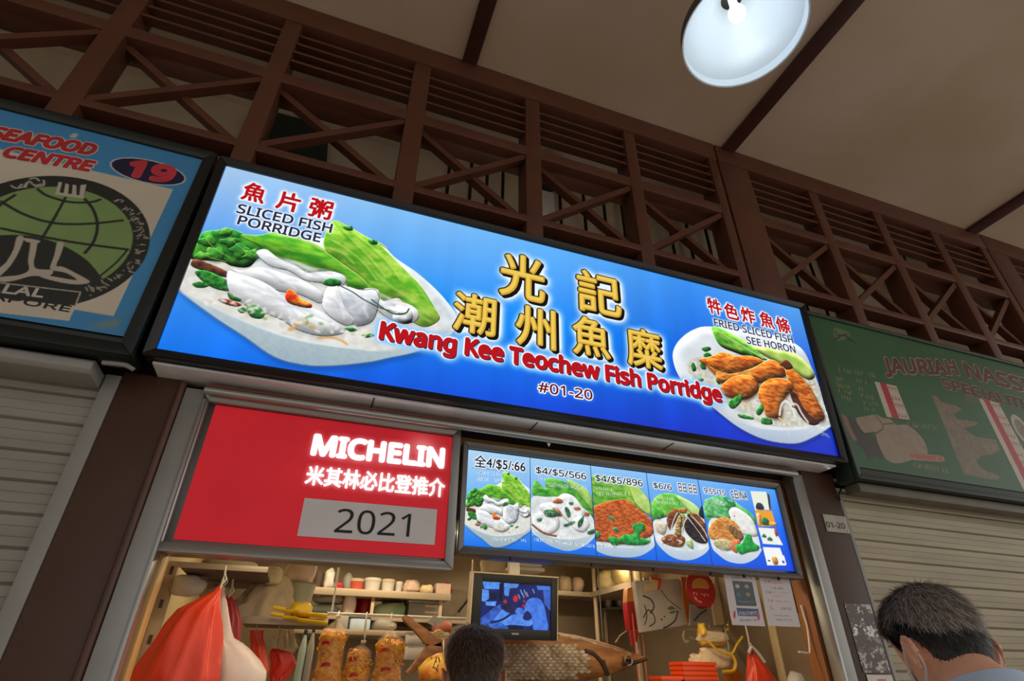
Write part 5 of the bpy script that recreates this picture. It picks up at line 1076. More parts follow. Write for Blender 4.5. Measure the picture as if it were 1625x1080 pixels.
# ---- hanging rail with three bags of crackers
rz = at(*z2(700, 552), 3.1)[2]-1.5; ra = at(*z2(200, 545), 3.1); rb = at(*z2(1320, 575), 3.1)
t = thing('hanging_rail', 'thin white hanging rail that carries the three bags of orange crackers', 'rail', ((ra[0]+rb[0])/2, 3.1, Zr(rz)))
MB().tube([(ra[0]-.03, 3.1, Zr(rz)), (rb[0]+.02, 3.1, Zr(rz))], .0075, 10).build('rod', M_white, t, smooth=True)
for x in (ra[0]-.01, rb[0]): MB().tube([(x, 3.1, Zr(rz)), (x, 3.1, Zr(.74))], .005, 8).build('hanger', M_white, t)
def crackers(label, xa, xb, ytop, yneck, cx, Y=3.08):
    x0, x1 = at(*z2(xa, 850), Y)[0], at(*z2(xb, 850), Y)[0]; r = (x1-x0)/2; xc = (x0+x1)/2; zt = at(*z2(cx, ytop), Y)[2]; zn = at(*z2(cx, yneck), Y)[2]; h = zt-1.40
    t = thing('cracker_bag', label, 'bag of crackers', (xc, Y, zt-h), 'bags of orange crackers')
    b = MB(); n = 40; R = []; g = np.random.default_rng(int(xa))
    for s in np.linspace(0, 1, 44):
        z = zt-h*(1-s); rr = r*.93*(1-.10*math.cos(s*9+xa))*(1 if s > .04 else .8)*(1 if s < .93 else .93-.9*(s-.93)*4)
        R.append([(xc+rr*math.cos(q)*(1+.05*g.normal()), Y+.8*rr*math.sin(q)*(1+.05*g.normal()), z+.004*g.normal()) for q in np.linspace(0, 2*math.pi, n, endpoint=False)])
    b.rings(R); cr = b.build('cracker_fill', M_crack, t, smooth=True, angle=180); cr['kind'] = 'stuff'
    b = MB(); R = []
    for s in np.linspace(0, 1, 30):
        z = (zt-h-.008)+(zn-zt+h+.008)*s; top = (z-zt)/(zn-zt+1e-6); rr = r*(1.0 if z < zt else max(.10, (1-top)**1.2)); rr *= .75 if s == 0 else 1
        R.append([(xc+(at(*z2(cx, yneck), Y)[0]-xc)*max(0, top)+rr*math.cos(q)*(1+.05*math.sin(6*q)*max(0, top)), Y+.82*rr*math.sin(q), z) for q in np.linspace(0, 2*math.pi, n, endpoint=False)])
    xn = at(*z2(cx, yneck), Y)[0]; b.rings(R, True); b.build('film', M_film, t, smooth=True, angle=180)
    b = MB(); b.tube([(xn, Y, zn-.004), (xn+.004, Y-.006, zn+.012), (xn-.003, Y, (zn+Zr(rz))/2), (xn, 3.088, Zr(rz)-.004), (xn+.002, 3.10, Zr(rz)+.012), (xn+.003, 3.112, Zr(rz)), (xn+.008, 3.10, zn+.02)], .0035, 6); b.tube([(xn-.012, Y-.008, zn+.002), (xn+.012, Y-.008, zn+.002)], .006, 8); b.build('string', M_string, t, smooth=True)
    b = MB(); g2_ = np.random.default_rng(int(xb))
    for _ in range(26):
        q = math.pi+math.pi*g2_.random(); z = zt-h*.95*g2_.random(); c_ = np.array([xc+r*.86*math.cos(q), Y+.72*r*math.sin(q), z]); rr = .010+.008*g2_.random(); a1 = g2_.random()*3
        b.tube([c_+np.array([rr*math.cos(s), -.004+.004*math.sin(2*s), rr*math.sin(s)*math.cos(a1)]) for s in np.linspace(0, 5.6, 9)], .003, 5)
    b.build('cracker_rings', mat('cracker_rings', (240, 190, 60), .5, col2=(214, 120, 30), scale=40), t, smooth=True)['kind'] = 'stuff'
    b = MB()
    for k in range(3):
        z = zt-h*(.22+.3*k); q0 = math.pi*1.2+.3*k
        b.rings([[(xc+r*1.012*math.cos(q0+s), Y+.83*r*1.012*math.sin(q0+s), z+dz+.006*math.sin(s*4)) for s in np.linspace(0, .7, 8)] for dz in (0, .014)], False, False)
    b.build('printed_band', M_red, t, smooth=True)
    return t
crackers('tallest bag of orange crackers, leftmost on the white rail', 70, 288, 672, 560, 240)
crackers('short bag of orange crackers, hung low in the middle of the three', 312, 514, 838, 762, 445)
crackers('bag of orange crackers, rightmost of the three, beside the wooden tail', 548, 774, 745, 640, 668)

# ---- second row below the long shelf
r2 = rz+.012
low = shelf('wall_shelf', 'lower shelf under the tubs, behind the white hanging rail', at(*z2(-40, 500), 3.5)[0], at(*z2(1300, 545), 3.5)[0], 3.5, 3.98, at(*z2(600, 548), 3.5)[2]-1.5, .02)
LZ = at(*z2(600, 548), 3.5)[2]
for x, lab in ((518, 'left thin pale post between the two long shelves'), (1072, 'right thin pale post between the two long shelves')):
    q = at(*z2(x, 450), 3.5)[0]; t = tag(MB().box(q-.009, q+.009, 3.475, 3.495, LZ-.02, ZS-.03).build('shelf_post', M_tan, None, bevel=.002), lab, 'post')
def onlow(xa, xb, ya, yb, Y): x0, x1 = at(*z2(xa, 450), Y)[0], at(*z2(xb, 450), Y)[0]; return (x0+x1)/2, x1-x0, hgt(z2, (xa+xb)/2, ya, yb, Y)
x, wd, h = onlow(20, 250, 438, 528, 3.62); lumpy('folded_towel', 'folded pale teal towel on the lower shelf under the dark cup', 'towel', (x, 3.62, LZ), (wd, .16, h), M_teal, 41, .05)
x, wd, h2 = onlow(24, 288, 345, 440, 3.62); lumpy('grey_bag', 'folded grey bag lying on top of the pale teal towel', 'bag', (x, 3.62, LZ+h), (wd, .15, h2*.9), M_grey, 42, .08)
x, wd, h = onlow(255, 405, 345, 530, 3.56); lumpy('plastic_bag', 'white and pink plastic bag standing on the lower shelf left of the red bottles', 'bag', (x, 3.56, LZ), (wd*.7, .1, h), M_whtbag, 43, .14)
for xa, xb, lab in ((312, 405, 'left of two red bottles on the lower shelf'), (400, 512, 'right of two red bottles on the lower shelf')):
    x, wd, h = onlow(xa, xb, 352, 540, 3.68); t = thing('bottle', lab, 'bottle', (x, 3.68, LZ)); r = wd/2
    b = MB(); b.lathe((x, 3.68, LZ), [(r*.9, 0), (r, .01), (r, h*.72), (r*.75, h*.86), (r*.35, h*.93)], 24); b.build('body', M_red, t, smooth=True)
    b = MB(); b.lathe((x, 3.68, LZ+h*.93), [(r*.42, 0), (r*.42, .018), (r*.3, .024)], 20); b.build('cap', mat('dark_red_cap', (120, 18, 22), .4), t, smooth=True)
x, wd, h = onlow(535, 800, 425, 540, 3.60); lumpy('plastic_bag', 'white plastic bag with green print on the lower shelf', 'bag', (x, 3.6, LZ), (wd, .14, h), mat('green_print_film', (206, 204, 190), .4, col2=(120, 176, 130), scale=9), 44, .12)
x, wd, h = onlow(590, 770, 375, 430, 3.75); lumpy('green_bag', 'dull green bag behind the white bag with green print', 'bag', (x, 3.78, LZ), (wd, .1, h+.11), mat('dull_green_film', (110, 140, 120), .5), 46, .1)
x, wd, h = onlow(805, 1060, 402, 545, 3.60); t = thing('storage_box', 'translucent grey storage box on the lower shelf right of the green printed bag', 'box', (x, 3.62, LZ))
MB().box(x-wd/2, x+wd/2, 3.55, 3.72, LZ, LZ+h*.86).build('body', M_grey, t, bevel=.008); MB().box(x-wd/2-.005, x+wd/2+.005, 3.545, 3.725, LZ+h*.86, LZ+h).build('lid', M_teal, t, bevel=.005)
for k in (.35, .7): MB().box(x+wd*.02, x+wd*.42, 3.547, 3.55, LZ+h*k-.006, LZ+h*k+.004).build('label_strip', M_pinkp, t)
# apron hanging on the back wall beside the television
ap = [at(*z2(*p_), 3.9) for p_ in ((1095, 330), (1285, 340), (1300, 400), (1230, 500), (1180, 555), (1095, 555))]
t = tag(MB().poly(Frame((0, 3.93, 0)), [(p_[0], p_[2]) for p_ in ap], -.015, .02).build('apron', mat('grey_apron', (156, 140, 116), .8), None, bevel=.006), 'grey apron hanging on the back wall left of the television', 'apron')
MB().tube([at(*z2(1330, 330), 3.9), at(*z2(1300, 420), 3.9), at(*z2(1220, 520), 3.9)], .006, 8).build('strap', M_blk, t)
# objects under the rail
x, wd = span(z2, 382, 548, 3.4); hz = at(*z2(465, 660), 3.4); 
lo2 = shelf('wall_shelf', 'lowest shelf behind the bags of orange crackers', at(*z2(-120, 660), 3.4)[0], at(*z2(1140, 660), 3.4)[0], 3.38, 3.9, hz[2]-1.5-.004, .018)
L2 = hz[2]-.004
t = thing('glass_jar', 'pale blue plastic box shining behind the short bag of crackers', 'box', ((x+wd)/2, 3.47, L2)); t.name = 'plastic_box'
MB().box(x, wd, 3.42, 3.52, L2, L2+.062).build('body', mat('pale_blue_plastic', (176, 196, 210), .25), t, bevel=.012); MB().box(x-.003, wd+.003, 3.417, 3.523, L2+.062, L2+.072).build('lid', M_grey, t, bevel=.004)
x, wd = span(z2, 280, 372, 3.4); t = tag(MB().box(x, wd, 3.42, 3.5, L2, L2+.07).build('tin', M_grey, None, bevel=.01), 'small grey tin left of the pale blue box', 'tin')
x, wd = span(z2, 560, 770, 3.45); lumpy('plastic_bag', 'slumped grey plastic bag behind the rightmost bag of crackers', 'bag', ((x+wd)/2, 3.55, L2), (wd-x, .14, .07), M_grey, 48, .12)
x, wd = span(z2, 1090, 1250, 3.3); lumpy('red_bag', 'red printed bag behind the cropped haired customer', 'bag', ((x+wd)/2, 3.5, L2-.0), (wd-x, .12, .075), mat('red_printed_film', (186, 60, 44), .4, col2=(150, 120, 90), scale=14), 49, .1)
# back items at the lower left
for k, (xa, xb, ya, yb, m, lab) in enumerate(((545, 600, 680, 1080, M_teal, 'pale bottle standing low behind the tallest bag of crackers, on the left'), (610, 660, 660, 1080, M_grey, 'grey bottle standing low behind the tallest bag of crackers, on the right'))):
    Y = 3.3; x0, x1 = at(*z1(xa, 800), Y)[0], at(*z1(xb, 800), Y)[0]; zt = at(*z1((xa+xb)/2, ya), Y)[2]; r = (x1-x0)/2*1.2; t = thing('bottle', lab, 'bottle', ((x0+x1)/2, Y, 1.05))
    b = MB(); b.lathe(((x0+x1)/2, Y, 1.05), [(r*.9, 0), (r, .01), (r, zt-1.05-.08), (r*.4, zt-1.05-.02), (r*.4, zt-1.05)], 20); b.build('body', m, t, smooth=True)
    b = MB(); b.lathe(((x0+x1)/2, Y, zt), [(r*.46, -.012), (r*.46, .008), (r*.3, .012)], 16); b.build('cap', M_blk, t, smooth=True)

# ---- counter that carries what stands low in the stall (below the picture)
t = thing('counter', 'steel counter across the front of the stall, below the picture', 'counter', (.85, 2.3, 0))
MB().box(-.45, 2.1, 2.17, 2.60, 0, .88).build('body', M_steel, t, bevel=.005); MB().box(-.46, 2.11, 2.15, 2.62, .88, .92).build('top', M_alu, t, bevel=.006)
t = thing('back_bench', 'steel work bench along the back of the stall, below the picture', 'bench', (.85, 3.5, 0))
MB().box(-.50, 2.2, 3.0, 3.9, .98, 1.05).build('top', M_alu, t, bevel=.006)
for x, y in ((-.45, 3.05), (2.15, 3.05), (-.45, 3.85), (2.15, 3.85)): MB().box(x-.02, x+.02, y-.02, y+.02, 0, .98).build('leg', M_steel, t)

# ---- television
TQ = [at(*zg(x, y), 2.5) for x, y in ((605, 160), (1337, 188), (1310, 727), (572, 715))]
tx0, tx1 = (TQ[0][0]+TQ[3][0])/2, (TQ[1][0]+TQ[2][0])/2; tz0, tz1 = (TQ[2][2]+TQ[3][2])/2, (TQ[0][2]+TQ[1][2])/2
FT = Frame(((TQ[3][0]+TQ[0][0])/2+.0, 2.53, tz0), (1, 0, 0), (0, -.12, 1)); TW, TH = tx1-tx0, (tz1-tz0)*1.0
tv = thing('television', 'small black flat television with a blue picture, hung in the stall', 'television', ((tx0+tx1)/2, 2.55, tz0))
b = MB(); b.fbox(FT, 0, TW, 0, TH, -.045, -.002); b.build('case', mat('tv_case', (10, 10, 12), .6), tv, bevel=.006)
scr = [zg(680, 232), zg(1275, 258), zg(1245, 640), zg(648, 632)]; sq = np.array([FT.hit(*p_) for p_ in scr]); su0, su1, sv0, sv1 = sq[[0, 3], 0].mean(), sq[[1, 2], 0].mean(), sq[[2, 3], 1].mean(), sq[[0, 1], 1].mean()
bez = MB(); 
for (a0, a1, c0, c1) in ((0, su0, 0, TH), (su1, TW, 0, TH), (su0, su1, 0, sv0), (su0, su1, sv1, TH)): bez.fbox(FT, a0, a1, c0, c1, -.002, .010)
bez.build('bezel', mat('tv_bezel', (9, 9, 11), .6), tv, bevel=.002)
e = MB(); e.fbox(FT, -.006, TW+.006, TH, TH+.006, -.05, .012); e.fbox(FT, -.004, 0, 0, TH+.006, -.05, .012); e.fbox(FT, TW, TW+.003, 0, TH, -.05, .010); e.build('outer_rim', M_tan, tv, bevel=.002)
BT = Board(Frame(FT.p(su0, sv0), FT.u, FT.v), su1-su0, sv1-sv0, 150, 96, scr); BT.a[:] = (20, 34, 96); BT.a *= (.8+.4*vnoise(96, 150, 22, 16, 3, 5)[..., None])
XT = lambda p_: BT.xy([zg(*q) for q in p_])
for p_, c in ((((680, 232), (840, 240), (835, 300), (700, 300)), (80, 140, 226)), (((672, 300), (735, 310), (740, 380), (700, 410), (668, 400)), (92, 150, 240)), (((870, 245), (1000, 252), (985, 285), (920, 290), (905, 360), (870, 350)), (84, 140, 224)), (((705, 410), (800, 405), (790, 445), (710, 440)), (96, 156, 244)), (((1205, 300), (1275, 290), (1260, 480), (1210, 420)), (54, 96, 190)), (((1150, 262), (1270, 268), (1268, 300), (1160, 300)), (70, 116, 210)), (((740, 330), (810, 330), (800, 395), (735, 390)), (12, 20, 58)), (((830, 250), (865, 250), (850, 400), (820, 400)), (10, 16, 50))): BT.paint(XT(p_), c, noise=.15, ns=6)
for p_, c, c2 in ((((700, 520), (830, 430), (900, 470), (860, 540), (760, 590), (650, 630), (655, 560)), (36, 62, 140), (60, 100, 200)), (((1035, 470), (1060, 400), (1100, 372), (1160, 372), (1200, 420), (1220, 520), (1222, 640), (1110, 640), (1100, 560), (1050, 540)), (74, 130, 232), (58, 106, 214)), (((760, 590), (850, 475), (910, 510), (840, 590)), (96, 154, 244), (76, 130, 226)), (((830, 600), (920, 520), (1030, 510), (1100, 560), (1080, 605), (960, 600)), (96, 152, 244), (70, 122, 220)), (((650, 600), (760, 560), (880, 610), (880, 640), (648, 634)), (70, 124, 220), (40, 76, 170)), (((950, 470), (1010, 455), (1040, 500), (980, 510)), (78, 130, 226), (60, 100, 200)), (((830, 440), (930, 420), (970, 470), (900, 500)), (40, 44, 92), (24, 26, 64)), (((1020, 540), (1060, 480), (1100, 530), (1060, 560)), (24, 36, 100), (18, 28, 80))): BT.paint(smooth_poly(XT(p_)), c, col2=c2, ns=8)
for c, rx, ry in (((965, 378), 5.5, 7.5), ((875, 405), 4, 4), ((1060, 350), 3.2, 3), ((1030, 440), 3, 3.4), ((1040, 400), 2, 4)): BT.paint(BT.ell(XT([c])[0], rx, ry), (206, 40, 50), soft=1)
for c in ((1010, 300), (1025, 330), (1040, 300), (1115, 290), (1060, 320), (990, 340)): BT.line(np.array(XT([c, (c[0]+14, c[1]+40)])), 2, (150, 190, 240), op=.8)
BT.line(smooth_line(XT([(745, 585), (840, 560), (920, 510)])), 4, (14, 22, 66)); BT.paint(XT([(900, 600), (1020, 605), (1018, 640), (890, 640)]), (12, 20, 60))
BT.build('screen', printed('tv_picture', True, 1.0, .2), tv)
b = MB(); q = FT.hit(*zg(952, 676)); b.fbox(FT, q[0]-.016, q[0]+.016, q[1]-.003, q[1]+.004, .010, .0115); b.build('badge', M_alu, tv)
bp = MB(); q = FT.p(TW/2, TH, -.03); bp.bar(q, (q[0], q[1]+.02, Zr(.74)), .05, .03); bp.build('bracket', M_white, tv, bevel=.003)
q = at(*zg(780, 80), 2.72); t = thing('metal_basin', 'tan metal basin hung upside down above the television', 'basin', q)
b = MB(); b.lathe((q[0], 2.74, q[2]-.04), [(.052, 0), (.058, .004), (.066, .05), (.05, .072), (.0, .075)], 24, cap=False); b.build('bowl', M_tan, t, smooth=True)
MB().tube([(q[0], 2.74, q[2]+.03), (q[0], 2.74, Zr(.74))], .004, 6).build('wire', M_alud, t)
a0, a1 = at(*zg(905, 130), 2.72), at(*zg(1200, 25), 2.72); t = thing('light_tray', 'white plastic tray under the lit menu above the television', 'tray', ((a0[0]+a1[0])/2, 2.75, a0[2]))
MB().box(a0[0], a1[0], 2.70, 2.82, a0[2], a0[2]+.018).build('base', M_white, t, bevel=.005); MB().box(a0[0]+.02, a1[0]-.01, 2.71, 2.81, a0[2]+.018, a0[2]+.05).build('tray', M_white, t, bevel=.01)
MB().tube([(a0[0]+.03, 2.76, a0[2]+.05), (a0[0]+.03, 2.76, Zr(.74))], .004, 6).build('wire', M_alud, t)

# ---- carved wooden fish
YF = 2.74
fish = thing('wooden_fish', 'large carved wooden fish hanging under the television, its snout to the right', 'carving', at(*zk(300, 900), YF))
top = [(-420, 700), (-250, 660), (-100, 650), (130, 662), (300, 690), (460, 730), (640, 785), (780, 838), (880, 868), (902, 880)]
bot = [(-420, 1030), (-250, 1075), (-100, 1110), (130, 1112), (300, 1100), (420, 1070), (560, 1032), (700, 985), (820, 925), (890, 892)]
R = []
for s in np.linspace(0, 1, 60):
    i = s*(len(top)-1); k = min(int(i), len(top)-2); f = i-k; ta = np.array(top[k])*(1-f)+np.array(top[k+1])*f; ba = np.array(bot[k])*(1-f)+np.array(bot[k+1])*f
    A0, B0 = at(*zk(*ta), YF), at(*zk(*ba), YF); c = (A0+B0)/2; hh = (A0[2]-B0[2])/2; dx = (A0[0]-B0[0])/2; dy = max(.012, hh*.55)
    R.append([c+np.array([dx*math.sin(q), -dy*math.cos(q), hh*math.sin(q)]) for q in np.linspace(-math.pi, math.pi, 40, endpoint=False)])
b = MB(); b.rings(R); b.build('body', M_carved, fish, smooth=True, angle=80)
def on_fish(px, py, lift=.004):           # a point on the carved flank
    P0 = at(*zk(px, py), YF); x = P0[0]; best = None
    for _ in range(3):
        i = min(range(60), key=lambda k: abs(np.mean([p_[0] for p_ in R[k]])-x)); r = np.array(R[i]); c = r.mean(0); hh = (r[:, 2].max()-r[:, 2].min())/2; dy = (r[:, 1].max()-r[:, 1].min())/2
        q = np.clip((P0[2]-c[2])/max(hh, 1e-4), -.98, .98); y = c[1]-dy*math.sqrt(1-q*q)-lift; P0 = at(*zk(px, py), y); x = P0[0]
    return P0
sg = MB()
for r_ in range(11):                       # scale ridges on the flank
    y0 = 775+r_*28
    for c_ in range(15):
        x = -330+c_*52+(26 if r_ % 2 else 0); 
        if y0 > 1060 or x > 420 or (x > 300 and (y0 < 830 or y0 > 1000)): continue
        A1, B1, C1 = on_fish(x, y0-19), on_fish(x+20, y0), on_fish(x, y0+19); D1 = on_fish(x-36, y0)
        sg.add([A1, B1+[0, -.006, 0], C1, D1+[0, .002, 0]], [(0, 1, 2), (0, 2, 3)])
sg.build('scales', M_scale, fish)
def fish_line(pts, r, name, m): MB().tube([on_fish(*p_, lift=.001) for p_ in smooth_line(pts, 5)], r, 8).build(name, m, fish, smooth=True)
fish_line([(370, 822), (430, 840), (480, 880), (530, 950), (565, 1025)], .010, 'gill_line', M_darkw); fish_line([(530, 900), (545, 960), (572, 1028)], .006, 'gill_line', M_darkw)
fish_line([(690, 930), (780, 925), (860, 902), (895, 886)], .009, 'mouth', M_darkw); fish_line([(690, 870), (700, 910), (690, 940)], .005, 'cheek_line', M_darkw)
c = on_fish(738, 905, .0); b = MB(); b.lathe((0, 0, 0), [(.001, -.008), (.012, -.006), (.016, 0), (.012, .006), (.001, .008)], 16); b.v = [tuple(np.array(v)+c) for v in b.v]; b.build('eye', mat('glass_eye', (18, 16, 14), .1), fish, smooth=True)
b = MB(); b.rings([[c+np.array([r_*math.cos(q), -.004+h_, r_*math.sin(q)]) for q in np.linspace(0, 2*math.pi, 20, endpoint=False)] for r_, h_ in ((.016, 0), (.020, -.006), (.024, 0))], False); b.build('eye_ring', M_scale, fish, smooth=True)
fish_line([(150, 690), (320, 722), (480, 770), (640, 815), (760, 855)], .006, 'back_ridge', M_scale)
zt_ = lambda x, y: at(*zg(x, y), YF)
def fin(name, pts, th=.035): P = [zt_(*p_) for p_ in smooth_poly(pts, 4)]; MB().poly(Frame((0, YF, 0)), [(p_[0], p_[2]) for p_ in P], -th/2, th/2).build(name, M_carved, fish, bevel=.008)
fin('tail_fin', [(0, 520), (40, 525), (120, 585), (210, 650), (300, 720), (400, 745), (420, 790), (300, 790), (190, 765), (150, 720), (80, 640), (0, 560)])
fin('tail_fin', [(400, 730), (330, 735), (240, 765), (180, 800), (120, 880), (60, 960), (20, 1005), (40, 1025), (110, 985), (190, 900), (260, 850), (360, 810), (430, 800)])
fin('tail_root', [(330, 720), (480, 720), (720, 760), (720, 1010), (560, 900), (420, 850), (330, 800)], .05)
for x in (120, 520): q = at(*zk(x, 700), YF); MB().tube([q+[0, 0, -.01], (q[0], YF, Zr(.74))], .003, 6).build('hanging_wire', M_alud, fish)
# printed yellow packet hanging under the tail, basket, papers
pp = [at(*zg(x, y), 2.62) for x, y in ((125, 965), (200, 885), (290, 840), (368, 838), (380, 1080), (140, 1085))]
t = thing('snack_packet', 'yellow printed snack packet hanging under the wooden tail', 'packet', pp[0]); c = np.mean(pp, 0)
b = MB(); n = len(pp); b.rings([[p_*f+c*(1-f)+np.array([0, d, 0]) for p_ in pp] for f, d in ((.5, -.035), (.85, -.026), (1, 0), (.85, .026), (.5, .035))]); b.build('film', mat('yellow_print', (236, 190, 60), .35, col2=(206, 84, 40), scale=22), t, smooth=True, angle=70)
b = MB(); g = np.random.default_rng(3)
for _ in range(9): q = c+np.array([g.normal(0, .022), -.034-.002*g.random(), g.normal(0, .03)]); b.tube([q, q+[.012*g.random()+.004, 0, .012*g.normal()]], .0022, 5)
b.build('print_marks', mat('brown_print', (110, 44, 30), .5), t)
MB().tube([pp[3]+[-.01, 0, -.005], pp[3]+[-.012, .01, .03], (pp[3][0], 2.68, pp[3][2]+.05)], .003, 6).build('string', M_string, t)
c = at(*zg(300, 690), 2.95); t = thing('wicker_ladle', 'small round woven wire strainer behind the wooden tail', 'strainer', c); b = MB()
for k in range(7): a = k*math.pi/7; b.tube([c+np.array([.028*math.cos(q)*math.cos(a), .028*math.cos(q)*math.sin(a)*.7, .024*math.sin(q)]) for q in np.linspace(0, 2*math.pi, 20)], .0022, 5)
for z in (-.012, 0, .012): b.tube([c+np.array([.026*math.cos(q), .019*math.sin(q), z]) for q in np.linspace(0, 2*math.pi, 20)], .0022, 5)
b.build('mesh', mat('straw_wire', (222, 196, 140), .4), t, smooth=True); MB().tube([c+[0, 0, .022], (c[0], c[1]+.15, Zr(rz))], .003, 6).build('wire', M_alud, t)
q = [at(*zg(x, y), 3.05) for x, y in ((195, 575), (265, 515), (355, 565), (280, 620))]
t = tag(MB().hexa([q[0], q[3], q[2], q[1]]+[p_+np.array([0, .006, .0]) for p_ in (q[0], q[3], q[2], q[1])]).build('paper_slip', mat('white_paper', (232, 226, 218), .7), None), 'white paper slip pinned at the white rail above the wooden tail', 'paper')
for xa, xb, ya, yb, lab, sd in ((10, 145, 670, 765, 'upper white box behind the wooden tail', 0), (0, 160, 768, 900, 'lower white box behind the wooden tail', 1)):
    a0, a1 = at(*zg(xa, yb), 3.36), at(*zg(xb, ya), 3.36); t = thing('paper_box', lab, 'box', ((a0[0]+a1[0])/2, 3.32, a0[2])); MB().box(a0[0], a1[0], 3.28, 3.36, a0[2], a1[2]-.006).build('box', mat('white_card', (206, 200, 190), .6), t, bevel=.004); MB().box(a0[0]-.002, a1[0]+.002, 3.278, 3.362, a1[2]-.008, a1[2]-.001).build('flap', M_grey, t)

# ---- the right half of the stall
SR = .512
shelf('wall_shelf', 'short shelf on the back wall right of the television, under pale packets', 1.42, 1.93, 3.72, 3.98, SR, .022)
t = thing('wall_shelf', 'long shelf running along the right hand wall, coming forward from the corner', 'shelf', (2.05, 3.5, Zr(SR)))
MB().box(1.90, 2.255, 3.02, 3.98, Zr(SR)-.022, Zr(SR)).build('board', M_shelf, t, bevel=.002); MB().box(1.894, 1.90, 3.02, 3.98, Zr(SR)-.03, Zr(SR)+.002).build('front_lip', M_shelf, t)
q = at(*zk(380, 500), 3.85); tag(MB().tube([(q[0]-.0, 3.70, 1.05), (q[0], 3.70, Zr(.74))], .014, 10).build('corner_post', M_tan, None, smooth=True), 'slim pale corner post rising past the right shelves', 'post')
q = at(*zk(790, 230), 2.98); tag(MB().box(q[0]-.009, q[0]+.009, 2.999, 3.016, 1.05, Zr(.74)).build('corner_post', M_tan, None), 'slim pale post at the front end of the right wall shelf', 'post')
for xa, xb, ya, yb, m, lab, sd in ((150, 258, 195, 335, M_tan, 'pale yellowish pack on the short shelf right of the television', 51), (268, 358, 205, 335, M_pinkp, 'pink pack in the corner of the short shelf', 52)):
    a0, a1 = at(*zk(xa, 330), 3.8), at(*zk(xb, 330), 3.8); lumpy('pack', lab, 'pack', ((a0[0]+a1[0])/2, 3.82, Zr(SR)), (a1[0]-a0[0], .12, .11), m, sd, .1)
for xa, Y, m, lab, sd in ((470, 3.6, M_yel and mat('cream_film', (226, 206, 150), .4, bump=.3), 'cream crinkled packs at the back of the right wall shelf', 53), (570, 3.38, mat('olive_film', (150, 130, 80), .4, bump=.3), 'olive crinkled pack in the middle of the right wall shelf', 54), (690, 3.16, mat('cream_film', (226, 206, 150), .4), 'cream crinkled pack at the front of the right wall shelf', 55)):
    q = at(*zk(xa, 250), Y); lumpy('pack', lab, 'pack', (max(q[0], 1.97), Y, Zr(SR)), (.13, .18, .12), m, sd, .16)
# steel cups on a bracket
a0, a1 = at(*zk(540, 450), 3.9), at(*zk(725, 445), 3.9)
t = thing('utensil_rack', 'small steel wall rack holding metal cups under the right shelf', 'rack', ((a0[0]+a1[0])/2, 3.95, a0[2])); MB().box(a0[0]-.01, a1[0]+.01, 3.84, 3.99, a0[2]-.012, a0[2]).build('rack', M_alu, t, bevel=.002)
for xa, xb, lab in ((535, 612, 'left steel cup on the small wall rack'), (618, 722, 'right steel cup on the small wall rack')):
    a, c = at(*zk(xa, 440), 3.9), at(*zk(xb, 440), 3.9); r = (c[0]-a[0])/2*.9; o = MB().lathe(((a[0]+c[0])/2, 3.9, a0[2]), [(r*.8, 0), (r*.84, .003), (r, .095), (r*.95, .097), (r*.78, .008), (r*.3, .006)], 24).build('steel_cup', M_alu, None, smooth=True); tag(o, lab, 'cup')
q = at(*zk(555, 600), 3.97); tag(MB().box(q[0]-.006, q[0]+.006, 3.975, 3.998, 1.05, a0[2]-.013).build('wall_strip', M_tan, None), 'thin pale strip on the back wall under the steel cups', 'strip')
# red carton with sagging strap, grey printed bag
cal = at(*zk(860, 660), 2.95); cz = (at(*zk(1200, 640), 2.95)[2]-1.5)
rail = thing('hanging_rail', 'pale rail at the right under the grey printed bag and the fan', 'rail', (2.05, 2.86, Zr(.23)))
rz0 = at(*zr(0, 645), 2.86); rz1 = at(*zr(640, 610), 2.80); rzz = (rz0[2]+rz1[2])/2
ra_ = at(*zk(880, 650), 2.86)
MB().box(ra_[0], 2.258, 2.85, 2.872, rzz-.012, rzz+.006).build('bar', M_tan, rail, bevel=.003)
for x in (ra_[0]+.02, 2.2): MB().box(x-.008, x+.008, 2.872, 2.884, rzz-.01, Zr(.74)).build('hanger', M_tan, rail)
cq = [at(*zk(*p_), 2.80) for p_ in ((800, 222), (1000, 205), (1180, 205), (1250, 600), (862, 665))]
t = thing('paper_bag', 'grey white printed paper bag standing on the right rail', 'bag', (np.mean([p_[0] for p_ in cq]), 2.8, cq[4][2]))
Fb = Frame((0, 2.80, 0)); BBx = Board(Frame((cq[4][0]-.06, 2.795, cq[4][2]-.01), (1, 0, 0), (0, 0, 1)), .50, .30, 150, 90)
b = MB(); b.poly(Fb, [(p_[0], p_[2]) for p_ in cq], -.045, .0); b.build('body', mat('grey_paper', (192, 184, 172), .7, bump=.2, bscale=18), t, bevel=.006)
inkm = mat('dark_green_ink', (64, 68, 62), .6); gn = mat('green_ink', (96, 120, 96), .6)
for pts, r in (([(865, 350), (930, 380), (960, 440), (930, 500)], .004), ([(870, 540), (910, 470), (960, 520), (965, 580), (920, 612)], .003), ([(1020, 300), (1080, 380), (1190, 465)], .002), ([(1165, 480), (1140, 560), (1080, 610), (1040, 622)], .0035), ([(1020, 545), (1030, 560)], .004), ([(1045, 525), (1055, 532)], .003), ([(880, 430), (900, 520), (880, 600)], .0025)):
    MB().tube([at(*zk(*p_), 2.799) for p_ in smooth_line(pts, 4)], r, 6).build('print_mark', inkm, t)
for pts in ([(1070, 460), (1110, 435), (1150, 462), (1100, 470)], [(1085, 495), (1120, 478), (1165, 480), (1110, 505)]): MB().poly(Fb, [(at(*zk(*p_), 2.8)[0], at(*zk(*p_), 2.8)[2]) for p_ in pts], .0005, .003).build('print_leaf', gn, t)
